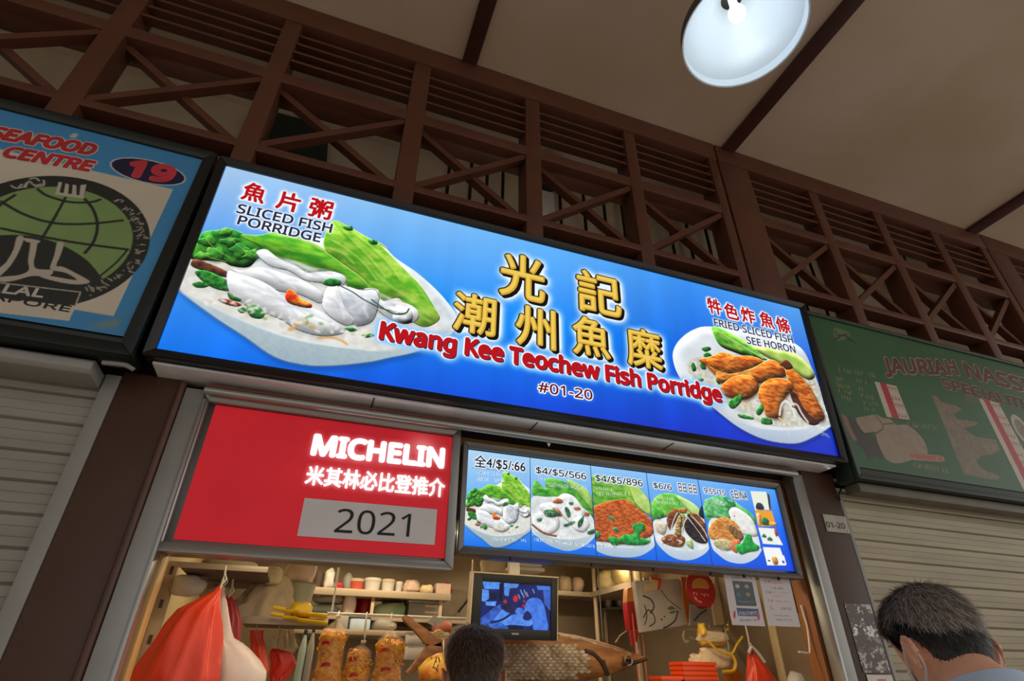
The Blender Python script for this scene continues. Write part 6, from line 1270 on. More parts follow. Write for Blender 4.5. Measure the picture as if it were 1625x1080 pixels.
cq2 = [at(*zk(*p_), 2.86) for p_ in ((930, 190), (1018, 205), (1012, 295), (930, 300))]
o = MB().poly(Frame((0, 2.80, 0)), [(p_[0], p_[2]) for p_ in [at(*zk(*q_), 2.79) for q_ in ((930, 190), (1018, 205), (1005, 292), (870, 322), (872, 250), (935, 240))]], .002, .010).build('red_edged_card', mat('cream_card', (226, 204, 160), .6), None); tag(o, 'cream card with a red edge tucked into the mouth of the grey paper bag', 'card')
MB().poly(Frame((0, 2.80, 0)), [(p_[0], p_[2]) for p_ in [at(*zk(*q_), 2.79) for q_ in ((928, 188), (1022, 203), (1008, 296), (990, 298), (998, 220), (930, 206))]], .0102, .013).build('red_edge', M_redbag, o)
rq = [at(*zk(*p_), 2.94) for p_ in ((735, 285), (800, 260), (830, 400), (850, 640), (760, 640), (722, 410))]
t = thing('red_packet', 'tall red carton hanging left of the grey printed paper bag', 'carton', rq[4]); MB().poly(Frame((0, 2.94, 0)), [(p_[0], p_[2]) for p_ in [at(*zk(*q_), 2.94) for q_ in ((725, 408), (825, 395), (842, 640), (755, 642))]], -.05, 0).build('body', M_red, t, bevel=.003)
MB().poly(Frame((0, 2.94, 0)), [(p_[0], p_[2]) for p_ in [at(*zk(*q_), 2.94) for q_ in ((735, 285), (800, 262), (824, 394), (728, 406))]], -.05, -.001).build('yellow_panel', mat('yellow_orange_card', (236, 150, 70), .5), t, bevel=.003)
for p_, q_ in (((775, 500), (830, 1080)), ((860, 680), (905, 1080))): MB().tube([at(*zk(*p_), 2.92), at(*zk(*q_), 2.92)], .004, 6).build('ribbon', mat('pink_ribbon', (214, 120, 100), .5), t)
MB().poly(Frame((0, 2.93, 0)), [(p_[0], p_[2]) for p_ in [at(*zk(*q_), 2.93) for q_ in ((750, 645), (842, 645), (800, 780), (770, 780))]], -.01, 0).build('tassel', mat('dark_pink_paper', (190, 52, 46), .5), t)
MB().tube([at(*zk(790, 265), 2.965), (at(*zk(790, 265), 2.965)[0], 2.965, Zr(.738))], .003, 6).build('string', M_string, t)
MB().tube([at(*zk(630, 750), 2.98), at(*zk(670, 690), 2.98), at(*zk(755, 632), 2.98)], .003, 6).build('loose_wire', M_tan, t)
# red oval hand fan
c = at(*zr(280, 295), 2.62); rx = (at(*zr(400, 290), 2.62)[0]-at(*zr(158, 290), 2.62)[0])/2; rz_ = (at(*zr(290, 135), 2.62)[2]-at(*zr(290, 455), 2.62)[2])/2
t = thing('hand_fan', 'red oval paper fan with a gold dome hanging below the picture menu', 'fan', c); Fo = Frame(c)
MB().poly(Fo, [(rx*math.cos(q), rz_*math.sin(q)) for q in np.linspace(0, 2*math.pi, 40, endpoint=False)], -.003, .003).build('leaf', mat('red_paper', (168, 34, 36), .5), t)
q0 = lambda x, y: (at(*zr(x, y), 2.62)[0]-c[0], at(*zr(x, y), 2.62)[2]-c[2])
MB().poly(Fo, [q0(*p_) for p_ in smooth_poly([(205, 282), (212, 225), (260, 198), (315, 215), (344, 255), (342, 292), (270, 285)], 4)], .0032, .0045).build('gold_dome', mat('gold_print', (196, 132, 60), .5), t)
b = MB()
for p_ in (((210, 322), (225, 330)), ((225, 320), (215, 342)), ((238, 325), (248, 345)), ((280, 335), (300, 345)), ((312, 335), (308, 360)), ((325, 332), (345, 352)), ((222, 355), (235, 385), (280, 412)), ((232, 360), (246, 388)), ((255, 395), (284, 404))): b.tube([Fo.p(*q0(*s), .004) for s in p_], .003, 5)
b.build('characters', mat('pale_print', (206, 150, 130), .5), t); MB().tube([Fo.p(0, rz_-.003, 0), Fo.p(0, rz_+.03, .0), (c[0], c[1], Zr(.73))], .003, 6).build('string', M_string, t)
b = MB(); b.poly(Fo, [q0(*p_) for p_ in ((240, 440), (330, 448), (300, 462), (270, 460))], -.002, .0045); b.build('grip', mat('dark_grip', (70, 30, 26), .5), t)
# cream board and folded papers behind the fan
bq = [at(*zr(*p_), 2.83) for p_ in ((400, 160), (500, 180), (530, 590), (410, 600), (385, 460))]
tag(MB().poly(Frame((0, 2.83, 0)), [(p_[0], p_[2]) for p_ in bq], -.015, 0).build('cream_board', mat('cream_card', (226, 204, 160), .6), None), 'plain cream board standing on the right rail between fan and notice', 'board')
bq = [at(*zr(*p_), 2.82) for p_ in ((195, 420), (300, 450), (370, 455), (385, 590), (190, 605))]
t = tag(MB().poly(Frame((0, 2.82, 0)), [(p_[0], p_[2]) for p_ in bq], -.015, 0).build('folded_paper', mat('grey_paper2', (176, 170, 158), .7), None), 'folded grey paper standing under the red fan', 'paper'); MB().tube([at(*zr(225, 565), 2.815), at(*zr(270, 510), 2.815), at(*zr(330, 470), 2.815)], .003, 5).build('crease', inkm, t)
sq_ = [at(*zr(*p_), 2.85) for p_ in ((105, 190), (150, 190), (165, 300), (195, 585), (165, 585), (130, 400))]
tag(MB().poly(Frame((0, 2.845, 0)), [(p_[0], p_[2]) for p_ in sq_], -.004, 0).build('orange_strap', mat('orange_strap', (226, 120, 40), .5), None), 'orange strap hanging between the grey paper bag and the red fan', 'strap')

# two notices taped under the picture menu
def sheet(quad, label, paint_, Y, nm):
    q = np.array([at(*zr(*p_), Y) for p_ in quad]); x0, x1 = q[[0, 3], 0].mean(), q[[1, 2], 0].mean(); z0, z1 = q[[2, 3], 2].mean(), q[[0, 1], 2].mean()
    bd = Board(Frame((x0, Y, z0)), x1-x0, z1-z0, 130, 150, [zr(*p_) for p_ in quad]); bd.a[:] = (214, 204, 204); paint_(bd, lambda p_: bd.xy([zr(*s) for s in p_]))
    t = thing(nm, label, 'notice', ((x0+x1)/2, Y, z0)); MB().box(x0, x1, Y+.0006, Y+.003, z0, z1).build('backing', M_white, t); bd.build('printed_face', printed(nm+'_print'+str(len(bpy.data.materials)), False, rough=.3), t)
    MB().box((x0+x1)/2-.012, (x0+x1)/2+.012, Y-.002, Y+.006, z1-.012, z1+.014).build('tape', M_tan, t); return t
def n1_(bd, X):
    bd.paint(X([(562, 226), (735, 236), (756, 444), (585, 440)]), (58, 74, 84), noise=.1, ns=14); bd.paint(X([(582, 458), (766, 466), (770, 528), (592, 525)]), (54, 66, 110))
    for c, col in (((605, 275), (206, 200, 190)), ((685, 275), (216, 160, 80)), ((610, 345), (90, 110, 110)), ((690, 345), (180, 140, 80))): bd.paint(bd.ell(X([c])[0], 9, 6), col, op=.85)
    scribble(bd, X, 555, 205, 730, 212, 18, 16, [(90, 86, 90), (150, 146, 150)], 3, 1.2); scribble(bd, X, 600, 415, 725, 420, 22, 14, [(120, 136, 130), (90, 100, 100)], 4, 1.2); scribble(bd, X, 605, 520, 760, 520, 34, 12, [(230, 230, 236), (200, 200, 214)], 5, 1.6); scribble(bd, X, 605, 570, 740, 570, 20, 12, [(90, 90, 110), (60, 60, 80)], 6, 1.3)
    for c in ((562, 515), (762, 530)): bd.paint(bd.ell(X([c])[0], 5, 12, .3), (196, 60, 66))
    bd.line(np.array(X([(540, 310), (552, 300)])), 2, (170, 160, 160))
def n2_(bd, X):
    for a, cols in (((838, 245, 885, 245, 26, 6), [(196, 60, 66)]), ((905, 248, 985, 248, 26, 8), [(206, 84, 88)]), ((870, 295, 990, 298, 22, 11), [(90, 70, 76)]), ((845, 332, 885, 332, 22, 5), [(190, 60, 66)]), ((890, 328, 1025, 328, 12, 12), [(170, 120, 124)]), ((910, 358, 985, 358, 12, 8), [(160, 140, 140)]), ((865, 405, 890, 408, 26, 4), [(190, 60, 66)]), ((895, 402, 1020, 408, 16, 12), [(180, 110, 112)]), ((875, 470, 890, 470, 34, 3), [(110, 100, 104)]), ((970, 470, 1050, 470, 22, 8), [(80, 66, 80)]), ((905, 525, 1040, 528, 14, 14), [(150, 90, 94)]), ((920, 562, 1050, 565, 18, 12), [(150, 80, 84)])): scribble(bd, X, *a, cols+[(214, 180, 180)], int(a[0]), 1.3)
sheet([(490, 165), (765, 182), (812, 610), (540, 600)], 'white notice with a dark panel taped under the picture menu', n1_, 2.045, 'notice_sheet')
sheet([(790, 190), (1045, 198), (1127, 617), (858, 608)], 'white and pink printed notice taped under the right end of the picture menu', n2_, 2.045, 'notice_sheet')

# cream post and things right of it
q = [at(*zr(*p_), 2.8) for p_ in ((915, 615), (1000, 610))]
pt = thing('support_post', 'pale cream post standing below the pink notice at the right', 'post', ((q[0][0]+q[1][0])/2-.34, 2.45, 0))
qa, qb = at(*zr(915, 615), 2.45)[0], at(*zr(1000, 610), 2.45)[0]
MB().box(qa, qb-.012, 2.45, 2.50, .92, Zr(.7)).build('shaft', M_cream, pt, bevel=.004); MB().box(qb-.010, qb+.012, 2.47, 2.5, .92, Zr(.7)).build('side_flange', M_tan, pt, bevel=.003); MB().box(qa-.02, qb+.02, 2.43, 2.52, .92, .935).build('foot_plate', M_tan, pt)
cbl = [at(*zr(*p_), 2.10) for p_ in ((1140, 430), (1165, 520), (1190, 600), (1205, 700), (1215, 820), (1205, 840), (1120, 830))]
tag(MB().tube(smooth_line(cbl, 5), .004, 6).build('cable', M_string, None, smooth=True), 'thin pale cable looping down inside the right jamb', 'cable')
q = at(*zr(1125, 400), 2.20); t = thing('switch_box', 'orange wood block with a small brass socket inside the right jamb', 'socket', q); MB().box(q[0]-.06, q[0]+.0, 2.2, 2.26, q[2]-.045, q[2]+.05).build('block', M_woodo, t, bevel=.003); b = MB(); b.lathe((q[0]-.01, 2.19, q[2]-.02), [(.004, -.016), (.012, -.014), (.014, 0), (.012, .014), (.004, .016)], 14); b.build('socket', mat('brass', (206, 150, 60), .3, .8), t, smooth=True)
q = at(*zr(1095, 260), 2.16); tag(MB().box(q[0]-.045, q[0]-.0, 2.15, 2.17, q[2]-.035, q[2]+.03).build('paper_slip', mat('cream_card', (226, 204, 160), .6), None), 'small cream slip beside the pink notice', 'paper')

# tangle of yellow film hanging from the rail, hooks, stacked orange trays, red bag, white bag
yf = mat('yellow_film', (240, 196, 60), .3, var=.1, bump=.4, bscale=30); wf = mat('pale_film', (232, 210, 170), .3, bump=.5, bscale=30)
q = at(*zr(335, 590), 2.55); t = thing('bag_tangle', 'tangle of yellow and clear plastic bags hanging from the right rail', 'bag', q)
for k, (x, y, w_, h_, m, sd) in enumerate(((330, 640, 36, 110, yf, 1), (430, 700, 230, 90, wf, 2), (425, 745, 200, 60, yf, 3), (470, 880, 210, 190, wf, 4), (345, 900, 150, 110, wf, 6))):
    a = at(*zr(x, y+h_/2), 2.55+.012*k); c_ = at(*zr(x+w_/2, y-h_/2), 2.55+.012*k); o = at(*zr(x-w_/2, y), 2.55); lumpy('film_fold', '', '', (a[0]-.002*0, 2.58+.014*k, a[2]), (abs(c_[0]-o[0]), .05, abs(c_[2]-a[2])), m, 60+sd, .22, 4.5, parent=t)
MB().tube([at(*zr(*p_), 2.57) for p_ in smooth_line([(345, 740), (420, 810), (520, 850), (560, 830), (590, 770), (640, 700)], 4)], .006, 6).build('yellow_cord', yf, t, smooth=True)
MB().tube([at(*zr(*p_), 2.57) for p_ in smooth_line([(545, 850), (580, 920), (560, 990), (470, 1000)], 4)], .008, 6).build('yellow_net', yf, t, smooth=True)
MB().tube([at(*zr(510, 600), 2.62), at(*zr(520, 565), 2.82), at(*zr(512, 640), 2.60)], .005, 6).build('tie', yf, t, smooth=True)
MB().tube([at(*zr(*p_), 2.84) for p_ in smooth_line([(140, 650), (130, 700), (150, 745), (175, 735)], 5)], .006, 8).build('hook', M_tan, rail, smooth=True)
MB().tube([at(*zr(*p_), 2.84) for p_ in smooth_line([(190, 705), (240, 725), (300, 720)], 5)], .004, 8).build('hook', M_tan, rail, smooth=True)
def tray(z, x0, x1, y0, y1, lab, grp):
    t = thing('orange_tray', lab, 'tray', ((x0+x1)/2, (y0+y1)/2, z), grp); mo = mat('orange_plastic', (240, 84, 24), .35, var=.05)
    MB().box(x0+.006, x1-.006, y0+.006, y1-.006, z, z+.006).build('base', mo, t)
    frame_ring(Frame((x0, y0, z+.006), (1, 0, 0), (0, 1, 0)), 0, x1-x0, 0, y1-y0, .008, .0, .013).build('rim', mo, t); return t
lft = at(*zr(122, 910), 2.5); rgt = at(*zr(400, 930), 2.5); lw = at(*zr(-55, 1035), 2.5)
n = 0
names = ['topmost tray', 'second tray from the top', 'third tray from the top', 'fourth tray from the top', 'fifth tray from the top', 'sixth tray from the top', 'seventh tray from the top']
tk = MB(); 
for k, nm in enumerate(names):
    z = lft[2]-.020-.0196*k
    tray(z, lft[0], rgt[0]+.01, 2.50, 2.61, nm+' of the taller orange tray stack', 'taller stack of orange trays')
zlow = lft[2]-.020-.0196*6
for k, nm in enumerate(names[:2]):
    z = lw[2]-.020-.0196*k
    tray(z, lw[0], lft[0]-.006, 2.50, 2.61, nm+' of the lower orange tray stack at its left', 'lower stack of orange trays')
tt = thing('tray_stand', 'steel stand under the orange tray stacks, below the picture', 'stand', ((lw[0]+rgt[0])/2, 2.55, .92)); MB().box(lw[0]-.01, rgt[0]+.02, 2.49, 2.61, zlow-.012, zlow-.001).build('top', M_alu, tt); MB().box(lw[0], lft[0]-.01, 2.50, 2.61, zlow-.001, lw[2]-.020-.0196).build('riser', M_alu, tt)
for x in (lw[0]+.01, rgt[0]): MB().box(x-.01, x+.01, 2.54, 2.56, .92, zlow-.012).build('leg', M_alu, tt)
tp = at(*zr(705, 825), 2.48); hung_bag('carrier_bag', 'orange red plastic bag with a white string hanging at the lower right', 'bag', tp, [(0, 0, .010), (-.03, .012, .03), (-.07, .026, .055), (-.12, .03, .085), (-.18, .03, .10), (-.22, .02, .05)], M_redbag, 13, 4, .10, .6, string=rzz-.004)
MB().tube([at(*zr(*p_), 2.46) for p_ in smooth_line([(690, 840), (720, 790), (780, 850), (830, 920)], 4)], .007, 8).build('white_roll', M_white, bpy.data.objects[[o.name for o in COL.objects if o.get('label', '').startswith('orange red plastic bag with')][0]], smooth=True)
q = at(*zr(1110, 1080), 2.4); lumpy('white_bag', 'bulging white plastic bag at the lower right, below the cream post', 'bag', (q[0]-.01, 2.38, .925), (.15, .12, q[2]+.035-.925), M_white, 71, .07)
oq = at(*zr(540, 1030), 2.6); hung_bag('net_bag', 'orange net bag between the orange trays and the red bag', 'bag', at(*zr(545, 960), 2.74), [(0, 0, .02), (-.03, 0, .045), (-.1, 0, .06), (-.15, 0, .03)], mat('orange_net', (236, 130, 30), .5, bump=.6, bscale=120), 17, 9, .08, .6, string=rzz)
# ================================================================== PEOPLE
HZ = [(-.118, .026, .058, -.012), (-.106, .040, .084, -.030), (-.085, .053, .094, -.052), (-.06, .061, .095, -.066), (-.035, .066, .095, -.079), (-.01, .070, .094, -.090), (.02, .074, .096, -.098), (.05, .0765, .096, -.101), (.075, .074, .088, -.096), (.095, .066, .073, -.083), (.110, .052, .053, -.064), (.119, .034, .030, -.042), (.125, .012, .008, -.018)]
def head_pt(z, a):                         # a = 0 at the nose, growing towards the right ear
    zz = [h[0] for h in HZ]; wx, yf, yb = (np.interp(z, zz, [h[k] for h in HZ]) for k in (1, 2, 3))
    sx, cx = math.sin(a), math.cos(a); x = wx*np.sign(sx)*abs(sx)**.92; y = (yf if cx > 0 else -yb)*np.sign(cx)*abs(cx)**.9
    if cx > 0:
        f = lambda ca, cz, ra, rz: math.exp(-((x-ca)/ra)**2-((z-cz)/rz)**2)
        y += .024*f(0, -.030, .012, .014)+.012*f(0, -.005, .008, .030)-.010*(f(.031, .005, .016, .012)+f(-.031, .005, .016, .012))+.004*(f(.03, .026, .022, .007)+f(-.03, .026, .022, .007))
        y += .006*(f(0, -.062, .020, .005)+f(0, -.072, .018, .005))-.004*f(0, -.067, .022, .003)+.006*f(0, -.095, .018, .012)
    return np.array([x, y, z])
def mesh_union(name, mbs, m, parent, T, voxel=.006, smooth=4):
    b = MB()
    for q in mbs: b.add(q.v, q.f)
    me = bpy.data.meshes.new(name); me.from_pydata([tuple(T(np.array(v))) for v in b.v], [], b.f)
    bm = bmesh.new(); bm.from_mesh(me); bmesh.ops.recalc_face_normals(bm, faces=bm.faces); bm.to_mesh(me); bm.free()
    o = bpy.data.objects.new(name, me); COL.objects.link(o)
    r = o.modifiers.new('r', 'REMESH'); r.mode = 'VOXEL'; r.voxel_size = voxel
    s = o.modifiers.new('s', 'SMOOTH'); s.factor = .5; s.iterations = smooth
    bpy.context.view_layer.update(); m2 = bpy.data.meshes.new_from_object(o.evaluated_get(bpy.context.evaluated_depsgraph_get()))
    o.modifiers.clear(); o.data = m2; bpy.data.meshes.remove(me); m2.name = name
    m2.polygons.foreach_set('use_smooth', [True]*len(m2.polygons)); m2.materials.clear(); m2.materials.append(m)
    off = np.array(parent.location) if parent is not None else 0
    co = np.empty(len(m2.vertices)*3, np.float32); m2.vertices.foreach_get('co', co); m2.vertices.foreach_set('co', (co.reshape(-1, 3)-off).ravel().astype(np.float32)); m2.update()
    if parent is not None: o.parent = parent
    return o
M_hair = bpy.data.materials.new('hair'); M_hair.use_nodes = True
_a = M_hair.node_tree.nodes.new('ShaderNodeAttribute'); _a.attribute_name = 'tone'; M_hair.node_tree.links.new(_a.outputs['Color'], M_hair.node_tree.nodes['Principled BSDF'].inputs['Base Color']); M_hair.node_tree.nodes['Principled BSDF'].inputs['Roughness'].default_value = .42
def person(label, head_at, height, az, pitch, tilt, skin, shirt_m, trouser_m, tone, seed, top_len, nape, mask=False, HZ0=1.575):
    N0 = np.array([0, -.015, 1.455]); ca, sa = math.cos(-az), math.sin(-az); q = np.array([0, .012, HZ0])-N0      # stand so that the head comes to head_at
    hc = np.array([0, q[1]*math.cos(pitch)+q[2]*math.sin(pitch), -q[1]*math.sin(pitch)+q[2]*math.cos(pitch)])+N0
    k = head_at[2]/hc[2]; pos = (head_at[0]-k*(hc[0]*ca-hc[1]*sa), head_at[1]-k*(hc[0]*sa+hc[1]*ca), 0.0)
    t = thing('person', label, 'person', pos)
    def TB(p):
        p = p*k; return np.array([pos[0]+p[0]*ca-p[1]*sa, pos[1]+p[0]*sa+p[1]*ca, pos[2]+p[2]])
    cp, sp = math.cos(pitch), math.sin(pitch); ct, st_ = math.cos(tilt), math.sin(tilt)
    def HB(p):                             # head local -> body local, bowed forwards by pitch and leaned sideways by tilt
        q = np.array(p)+np.array([0, .012, HZ0])-N0; q = np.array([q[0], q[1]*cp+q[2]*sp, -q[1]*sp+q[2]*cp]); q = np.array([q[0]*ct+q[2]*st_, q[1], -q[0]*st_+q[2]*ct]); return q+N0
    TH_ = lambda p: TB(HB(p))

    # body: one continuous surface
    hd = MB(); n = 64; zz = np.r_[np.linspace(-.118, .08, 40), np.linspace(.085, .125, 16)]
    hd.rings([[HB(head_pt(z, q)) for q in np.linspace(0, 2*math.pi, n, endpoint=False)] for z in zz])
    parts = [hd]
    for s in (-1, 1):                      # ears
        e = MB(); C = np.array([s*.073, -.012, -.016]); R = []
        for u, f in ((0, .55), (.006, .85), (.013, 1.0), (.018, .96), (.014, .72)):
            R.append([HB(C+np.array([s*u+s*.006*f*(-math.cos(q)), -.004-.010*u/.013+f*(.017*math.cos(q)*(1 if math.sin(q) > -.2 else .75)), f*.031*math.sin(q)])) for q in np.linspace(0, 2*math.pi, 24, endpoint=False)])
        e.rings(R); parts.append(e)
        rim = MB(); rim.tube([HB(C+np.array([s*(.014+.004*math.sin(q)), -.015+.017*math.cos(q), .031*math.sin(q)])) for q in np.linspace(-.9, 3.6, 18)], .0042, 8); parts.append(rim)
        lob = MB(); lob.tube([HB(C+np.array([s*.010, -.006, -.024])), HB(C+np.array([s*.011, -.006, -.034]))], [.008, .006], 8); parts.append(lob)
    nk = MB(); nk.tube([HB((0, -.012, -.03)), HB((0, -.024, -.075)), np.array([0, -.022, 1.475]), np.array([0, -.015, 1.43]), np.array([0, -.01, 1.38])], [.058, .060, .061, .068, .085], 28); parts.append(nk)
    TOR = [(.80, .150, .105, 0), (.88, .165, .115, 0), (.97, .158, .108, 0), (1.06, .148, .102, 0), (1.18, .164, .112, 0), (1.30, .180, .115, -.005), (1.37, .178, .098, -.012), (1.415, .140, .078, -.016), (1.45, .078, .062, -.016)]
    tor = lambda g, z0=0, z1=9: [[np.array([(w_+g)*np.sign(math.cos(q))*abs(math.cos(q))**.85, y+(d+g)*math.sin(q), z]) for q in np.linspace(0, 2*math.pi, 36, endpoint=False)] for z, w_, d, y in TOR if z0 <= z <= z1]
    b = MB(); b.rings(tor(0)); parts.append(b)
    ARM = lambda s: [np.array([s*.150, -.012, 1.385]), np.array([s*.195, -.012, 1.36]), np.array([s*.222, -.02, 1.22]), np.array([s*.235, -.02, 1.09]), np.array([s*.240, .02, .98]), np.array([s*.238, .05, .865])]
    LEG = lambda s: [np.array([s*.085, 0, .88]), np.array([s*.092, 0, .72]), np.array([s*.095, .005, .50]), np.array([s*.097, -.012, .36]), np.array([s*.10, -.01, .10])]
    for s in (-1, 1):
        b = MB(); b.tube(ARM(s), [.050, .052, .046, .040, .036, .027], 18); parts.append(b)
        W0 = ARM(s)[-1]; pm = MB(); pm.rings([[W0+np.array([s*.013*math.cos(q)*f2, .004+.036*f*math.sin(q)+.012*u, -u*.085]) for q in np.linspace(0, 2*math.pi, 16, endpoint=False)] for u, f, f2 in ((-.1, .72, 1.6), (.2, .95, 1.1), (.6, 1.12, 1), (1.0, 1.08, .9))]); parts.append(pm)
        for i, (yo, ln) in enumerate(((.028, .066), (.010, .074), (-.008, .070), (-.025, .054))):
            f0 = W0+np.array([0, .014+yo, -.080]); c_ = np.array([-s*.018, .010, 0])
            b = MB(); b.tube([f0, f0+np.array([-s*.004, .002, -ln*.4]), f0+c_*.6+np.array([0, 0, -ln*.75]), f0+c_*1.4+np.array([0, 0, -ln])], [.0088, .0085, .0078, .0062], 10); parts.append(b)
        f0 = W0+np.array([0, .032, -.022]); b = MB(); b.tube([f0, f0+np.array([-s*.010, .024, -.026]), f0+np.array([-s*.018, .030, -.056])], [.0115, .0098, .0075], 10); parts.append(b)
        b = MB(); b.tube(LEG(s), [.088, .076, .054, .050, .036], 20); parts.append(b)
        b = MB(); b.tube([np.array([s*.10, -.05, .045]), np.array([s*.10, .02, .05]), np.array([s*.105, .11, .03]), np.array([s*.108, .17, .022])], [.034, .038, .032, .020], 14); parts.append(b)
    mesh_union('body', parts, skin, t, TB, .0052, 3)
    for s in (-1, 1):
        e = MB(); c = HB((s*.031, .084, .004)); e.lathe((0, 0, 0), [(.001, -.0115), (.008, -.008), (.0115, 0), (.008, .008), (.001, .0115)], 16); e.v = [tuple(TB(np.array(v)+c)) for v in e.v]; e.build('eye', mat('eye_white', (226, 222, 214), .2), t, smooth=True)
    # clothes
    sh = []; b = MB(); b.rings(tor(.012, .86, 1.46)); sh.append(b)
    for s in (-1, 1): b = MB(); A_ = ARM(s); b.tube(A_[:3]+[A_[2]*.45+A_[3]*.55], [.062, .066, .064, .062], 20); sh.append(b)
    so = mesh_union('shirt', sh, shirt_m, t, TB, .006, 6)
    b = MB(); cr = []
    for (r1, dz, dy) in ((.069, -.010, 0), (.070, .016, .0), (.073, .030, -.003), (.077, .033, -.004), (.081, .026, -.004), (.088, -.006, -.004), (.094, -.022, -.004), (.090, -.024, -.004), (.080, .0, 0)):
        cr.append([TB(np.array([1.02*r1*math.sin(q), -.017+dy+r1*1.0*math.cos(q)*(-1), 1.452+dz-.020*(1-math.cos(q))*.9+.012*max(0, math.cos(q))])) for q in np.linspace(-2.75, 2.75, 44)])
    b.rings(cr, False, False); co = b.build('collar', shirt_m, None, smooth=True, angle=80)
    co.parent = so; co.location = tuple(-c for c in pos); co.location = (0, 0, 0)
    cm = co.data; arr = np.empty(len(cm.vertices)*3, np.float32); cm.vertices.foreach_get('co', arr); cm.vertices.foreach_set('co', (arr.reshape(-1, 3)-np.array(pos)).ravel().astype(np.float32)); cm.update()
    tr_ = []; b = MB(); b.rings(tor(.010, .80, .98)); tr_.append(b)
    for s in (-1, 1): b = MB(); b.tube(LEG(s), [.098, .088, .070, .066, .060], 20); tr_.append(b)
    mesh_union('trousers', tr_, trouser_m, t, TB, .007, 5)
    for s in (-1, 1):
        b = MB(); b.rings([[TB(np.array([s*.104+w_*math.cos(q), y, max(.0, h_*(.5+.5*math.sin(q))*1.0)])) for q in np.linspace(0, 2*math.pi, 20, endpoint=False)] for y, w_, h_ in ((-.085, .030, .06), (-.06, .042, .09), (0, .044, .10), (.08, .048, .078), (.15, .046, .058), (.19, .030, .042))])
        b.build('shoe', mat('black_shoe', (30, 28, 28), .4), t, smooth=True)
    # hair: a close cap and short strands over it
    g = np.random.default_rng(seed)
    def hairline(a):
        a = abs((a+math.pi) % (2*math.pi)-math.pi); return np.interp(a, [0, .6, 1.05, 1.35, 1.62, 1.85, 2.1, 2.6, math.pi], [.080, .078, .056, .008, .024, .018, nape+.035, nape+.008, nape])
    cap = MB(); R = []
    for u in np.linspace(0, 1, 26):
        row = []
        for q in np.linspace(0, 2*math.pi, 80, endpoint=False):
            hl = hairline(q)-.001; z = hl+(.1245-hl)*u; p = head_pt(z, q); c = np.array([0, 0, .02]); d = p-c; d /= np.linalg.norm(d); row.append(TH_(p+d*(.0015+.004*min(1, u*4))))
        R.append(row)
    cap.rings(R, True); ho = cap.build('hair', M_hair, t, smooth=True, angle=180)
    at_ = ho.data.color_attributes.new('tone', 'FLOAT_COLOR', 'POINT'); cc = np.ones((len(ho.data.vertices), 4), np.float32)
    nv = 26*80; us = np.repeat(np.linspace(0, 1, 26), 80)
    for i in range(nv): cc[i, :3] = lin(tone(us[i], None, g)*.8)
    at_.data.foreach_set('color', cc.ravel())
    V = []; Fc = []; C = []
    for i in range(15000):
        q = g.random()*2*math.pi; hl = hairline(q); u = g.random()**.85; z = hl+(.1247-hl)*u; p = head_pt(z, q); c = np.array([0, 0, .02]); nrm = p-c; nrm /= np.linalg.norm(nrm)
        crown = np.array([.006, -.045, .118]); dn = p-crown; dn -= nrm*np.dot(dn, nrm); dn /= (np.linalg.norm(dn)+1e-6); sw = np.cross(nrm, dn); dn = dn+.35*sw+g.normal(0, .22, 3); dn /= np.linalg.norm(dn)
        ln = top_len*(.35+.65*min(1, u*2.2))*(.7+.6*g.random()); wd = .0007+.0006*g.random(); sd = np.cross(nrm, dn); sd /= (np.linalg.norm(sd)+1e-6); b0 = len(V); col = lin(tone(u, p, g))
        for s_ in (0, .35, .7, 1):
            r = p+nrm*(.0035+ln*.16*math.sin(s_*2.0)*(.6+.5*u))+dn*ln*s_; wv = wd*(1-s_*.85)
            V += [r-sd*wv, r+sd*wv]; C += [col, col]
        Fc += [(b0, b0+1, b0+3, b0+2), (b0+2, b0+3, b0+5, b0+4), (b0+4, b0+5, b0+7, b0+6)]
    sb = MB(); sb.add([TH_(v) for v in V], Fc)
    me = bpy.data.meshes.new('hair_strands'); me.from_pydata([tuple(np.array(v)-np.array(pos)) for v in sb.v], [], sb.f); me.materials.append(M_hair); o = bpy.data.objects.new('hair_strands', me); COL.objects.link(o); o.parent = ho
    at_ = me.color_attributes.new('tone', 'FLOAT_COLOR', 'POINT'); cc = np.ones((len(V), 4), np.float32); cc[:, :3] = np.array(C); at_.data.foreach_set('color', cc.ravel()); o['kind'] = 'stuff'
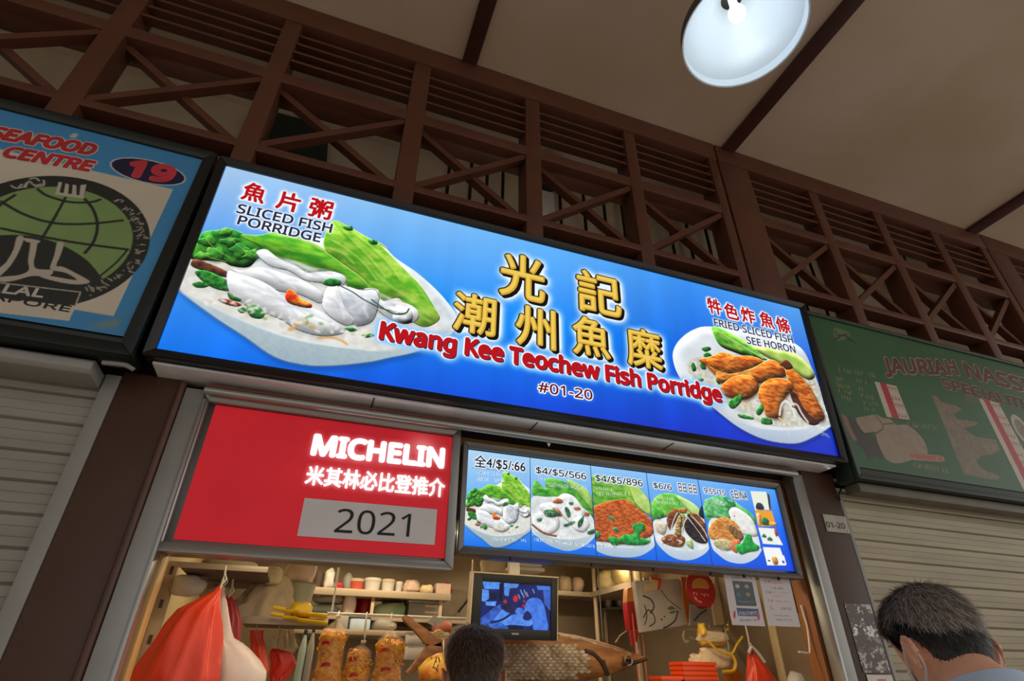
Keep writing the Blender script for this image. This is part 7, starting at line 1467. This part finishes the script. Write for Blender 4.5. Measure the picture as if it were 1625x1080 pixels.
    if mask:
        mk = MB(); R = []
        for z in np.linspace(-.108, -.012, 12): R.append([TH_(head_pt(z, q)*np.array([1.04, 1, 1])+np.array([0, .007+.010*math.exp(-(q/.5)**2), 0])) for q in np.linspace(-1.15, 1.15, 30)])
        mk.rings(R, False, False); mo = mk.build('face_mask', mat('mask_cloth', (226, 228, 230), .8), t, smooth=True)
        for s in (-1, 1):
            lp = MB(); lp.tube([TH_(np.array(p_)) for p_ in smooth_line([(s*.066, .045, -.022), (s*.077, .018, -.004), (s*.0805, -.008, .019), (s*.086, -.030, .009), (s*.085, -.036, -.017), (s*.078, -.026, -.046), (s*.070, .012, -.064), (s*.056, .050, -.088)], 5)], .0021, 8); lp.build('ear_loop', mat('mask_loop', (236, 236, 232), .7), mo and t, smooth=True)
    return t
def sk(name, c): return mat(name, c, .45, var=.06, scale=14, bump=.08, bscale=160)
def tone_grey(u, p, g):
    if u < .16: base = np.array((46, 40, 38.))*(1-.0) + np.array((60, 40, 30.))*(.16-u)*3
    elif u < .36: base = np.array((30, 28, 28.))
    else:
        base = np.array((168, 158, 150.)) if g.random() < .65 else np.array((112, 102, 96.))
        if p is not None and (p[1] < .03 and p[1] > -.075 and u > .8): base = base*.7+np.array((120, 86, 68.))*.3
        if g.random() < .15: base = np.array((180, 174, 168.))
    return base*(.8+.4*g.random())
def tone_dark(u, p, g): return (np.array((66, 46, 36.)) if g.random() < .75 else np.array((112, 84, 64.)))*(.7+.5*g.random())
person('grey haired person from behind in a pale blue collared shirt and white mask loops', at(1497, 1032, .985), 0, math.radians(20), math.radians(26), math.radians(0), sk('skin_tan', (240, 182, 150)), mat('blue_shirt', (186, 208, 236), .8, var=.05, bump=.15, bscale=200), mat('grey_trousers', (70, 72, 78), .8), tone_grey, 3, .024, -.070, mask=True, HZ0=1.553)
person('dark haired customer seen from behind in front of the television, only the head in view', at(751, 1072, 1.72), 0, math.radians(12), math.radians(4), 0, sk('skin_warm', (206, 146, 112)), mat('navy_shirt', (52, 60, 82), .8), mat('black_trousers', (40, 40, 44), .8), tone_dark, 5, .020, -.060)
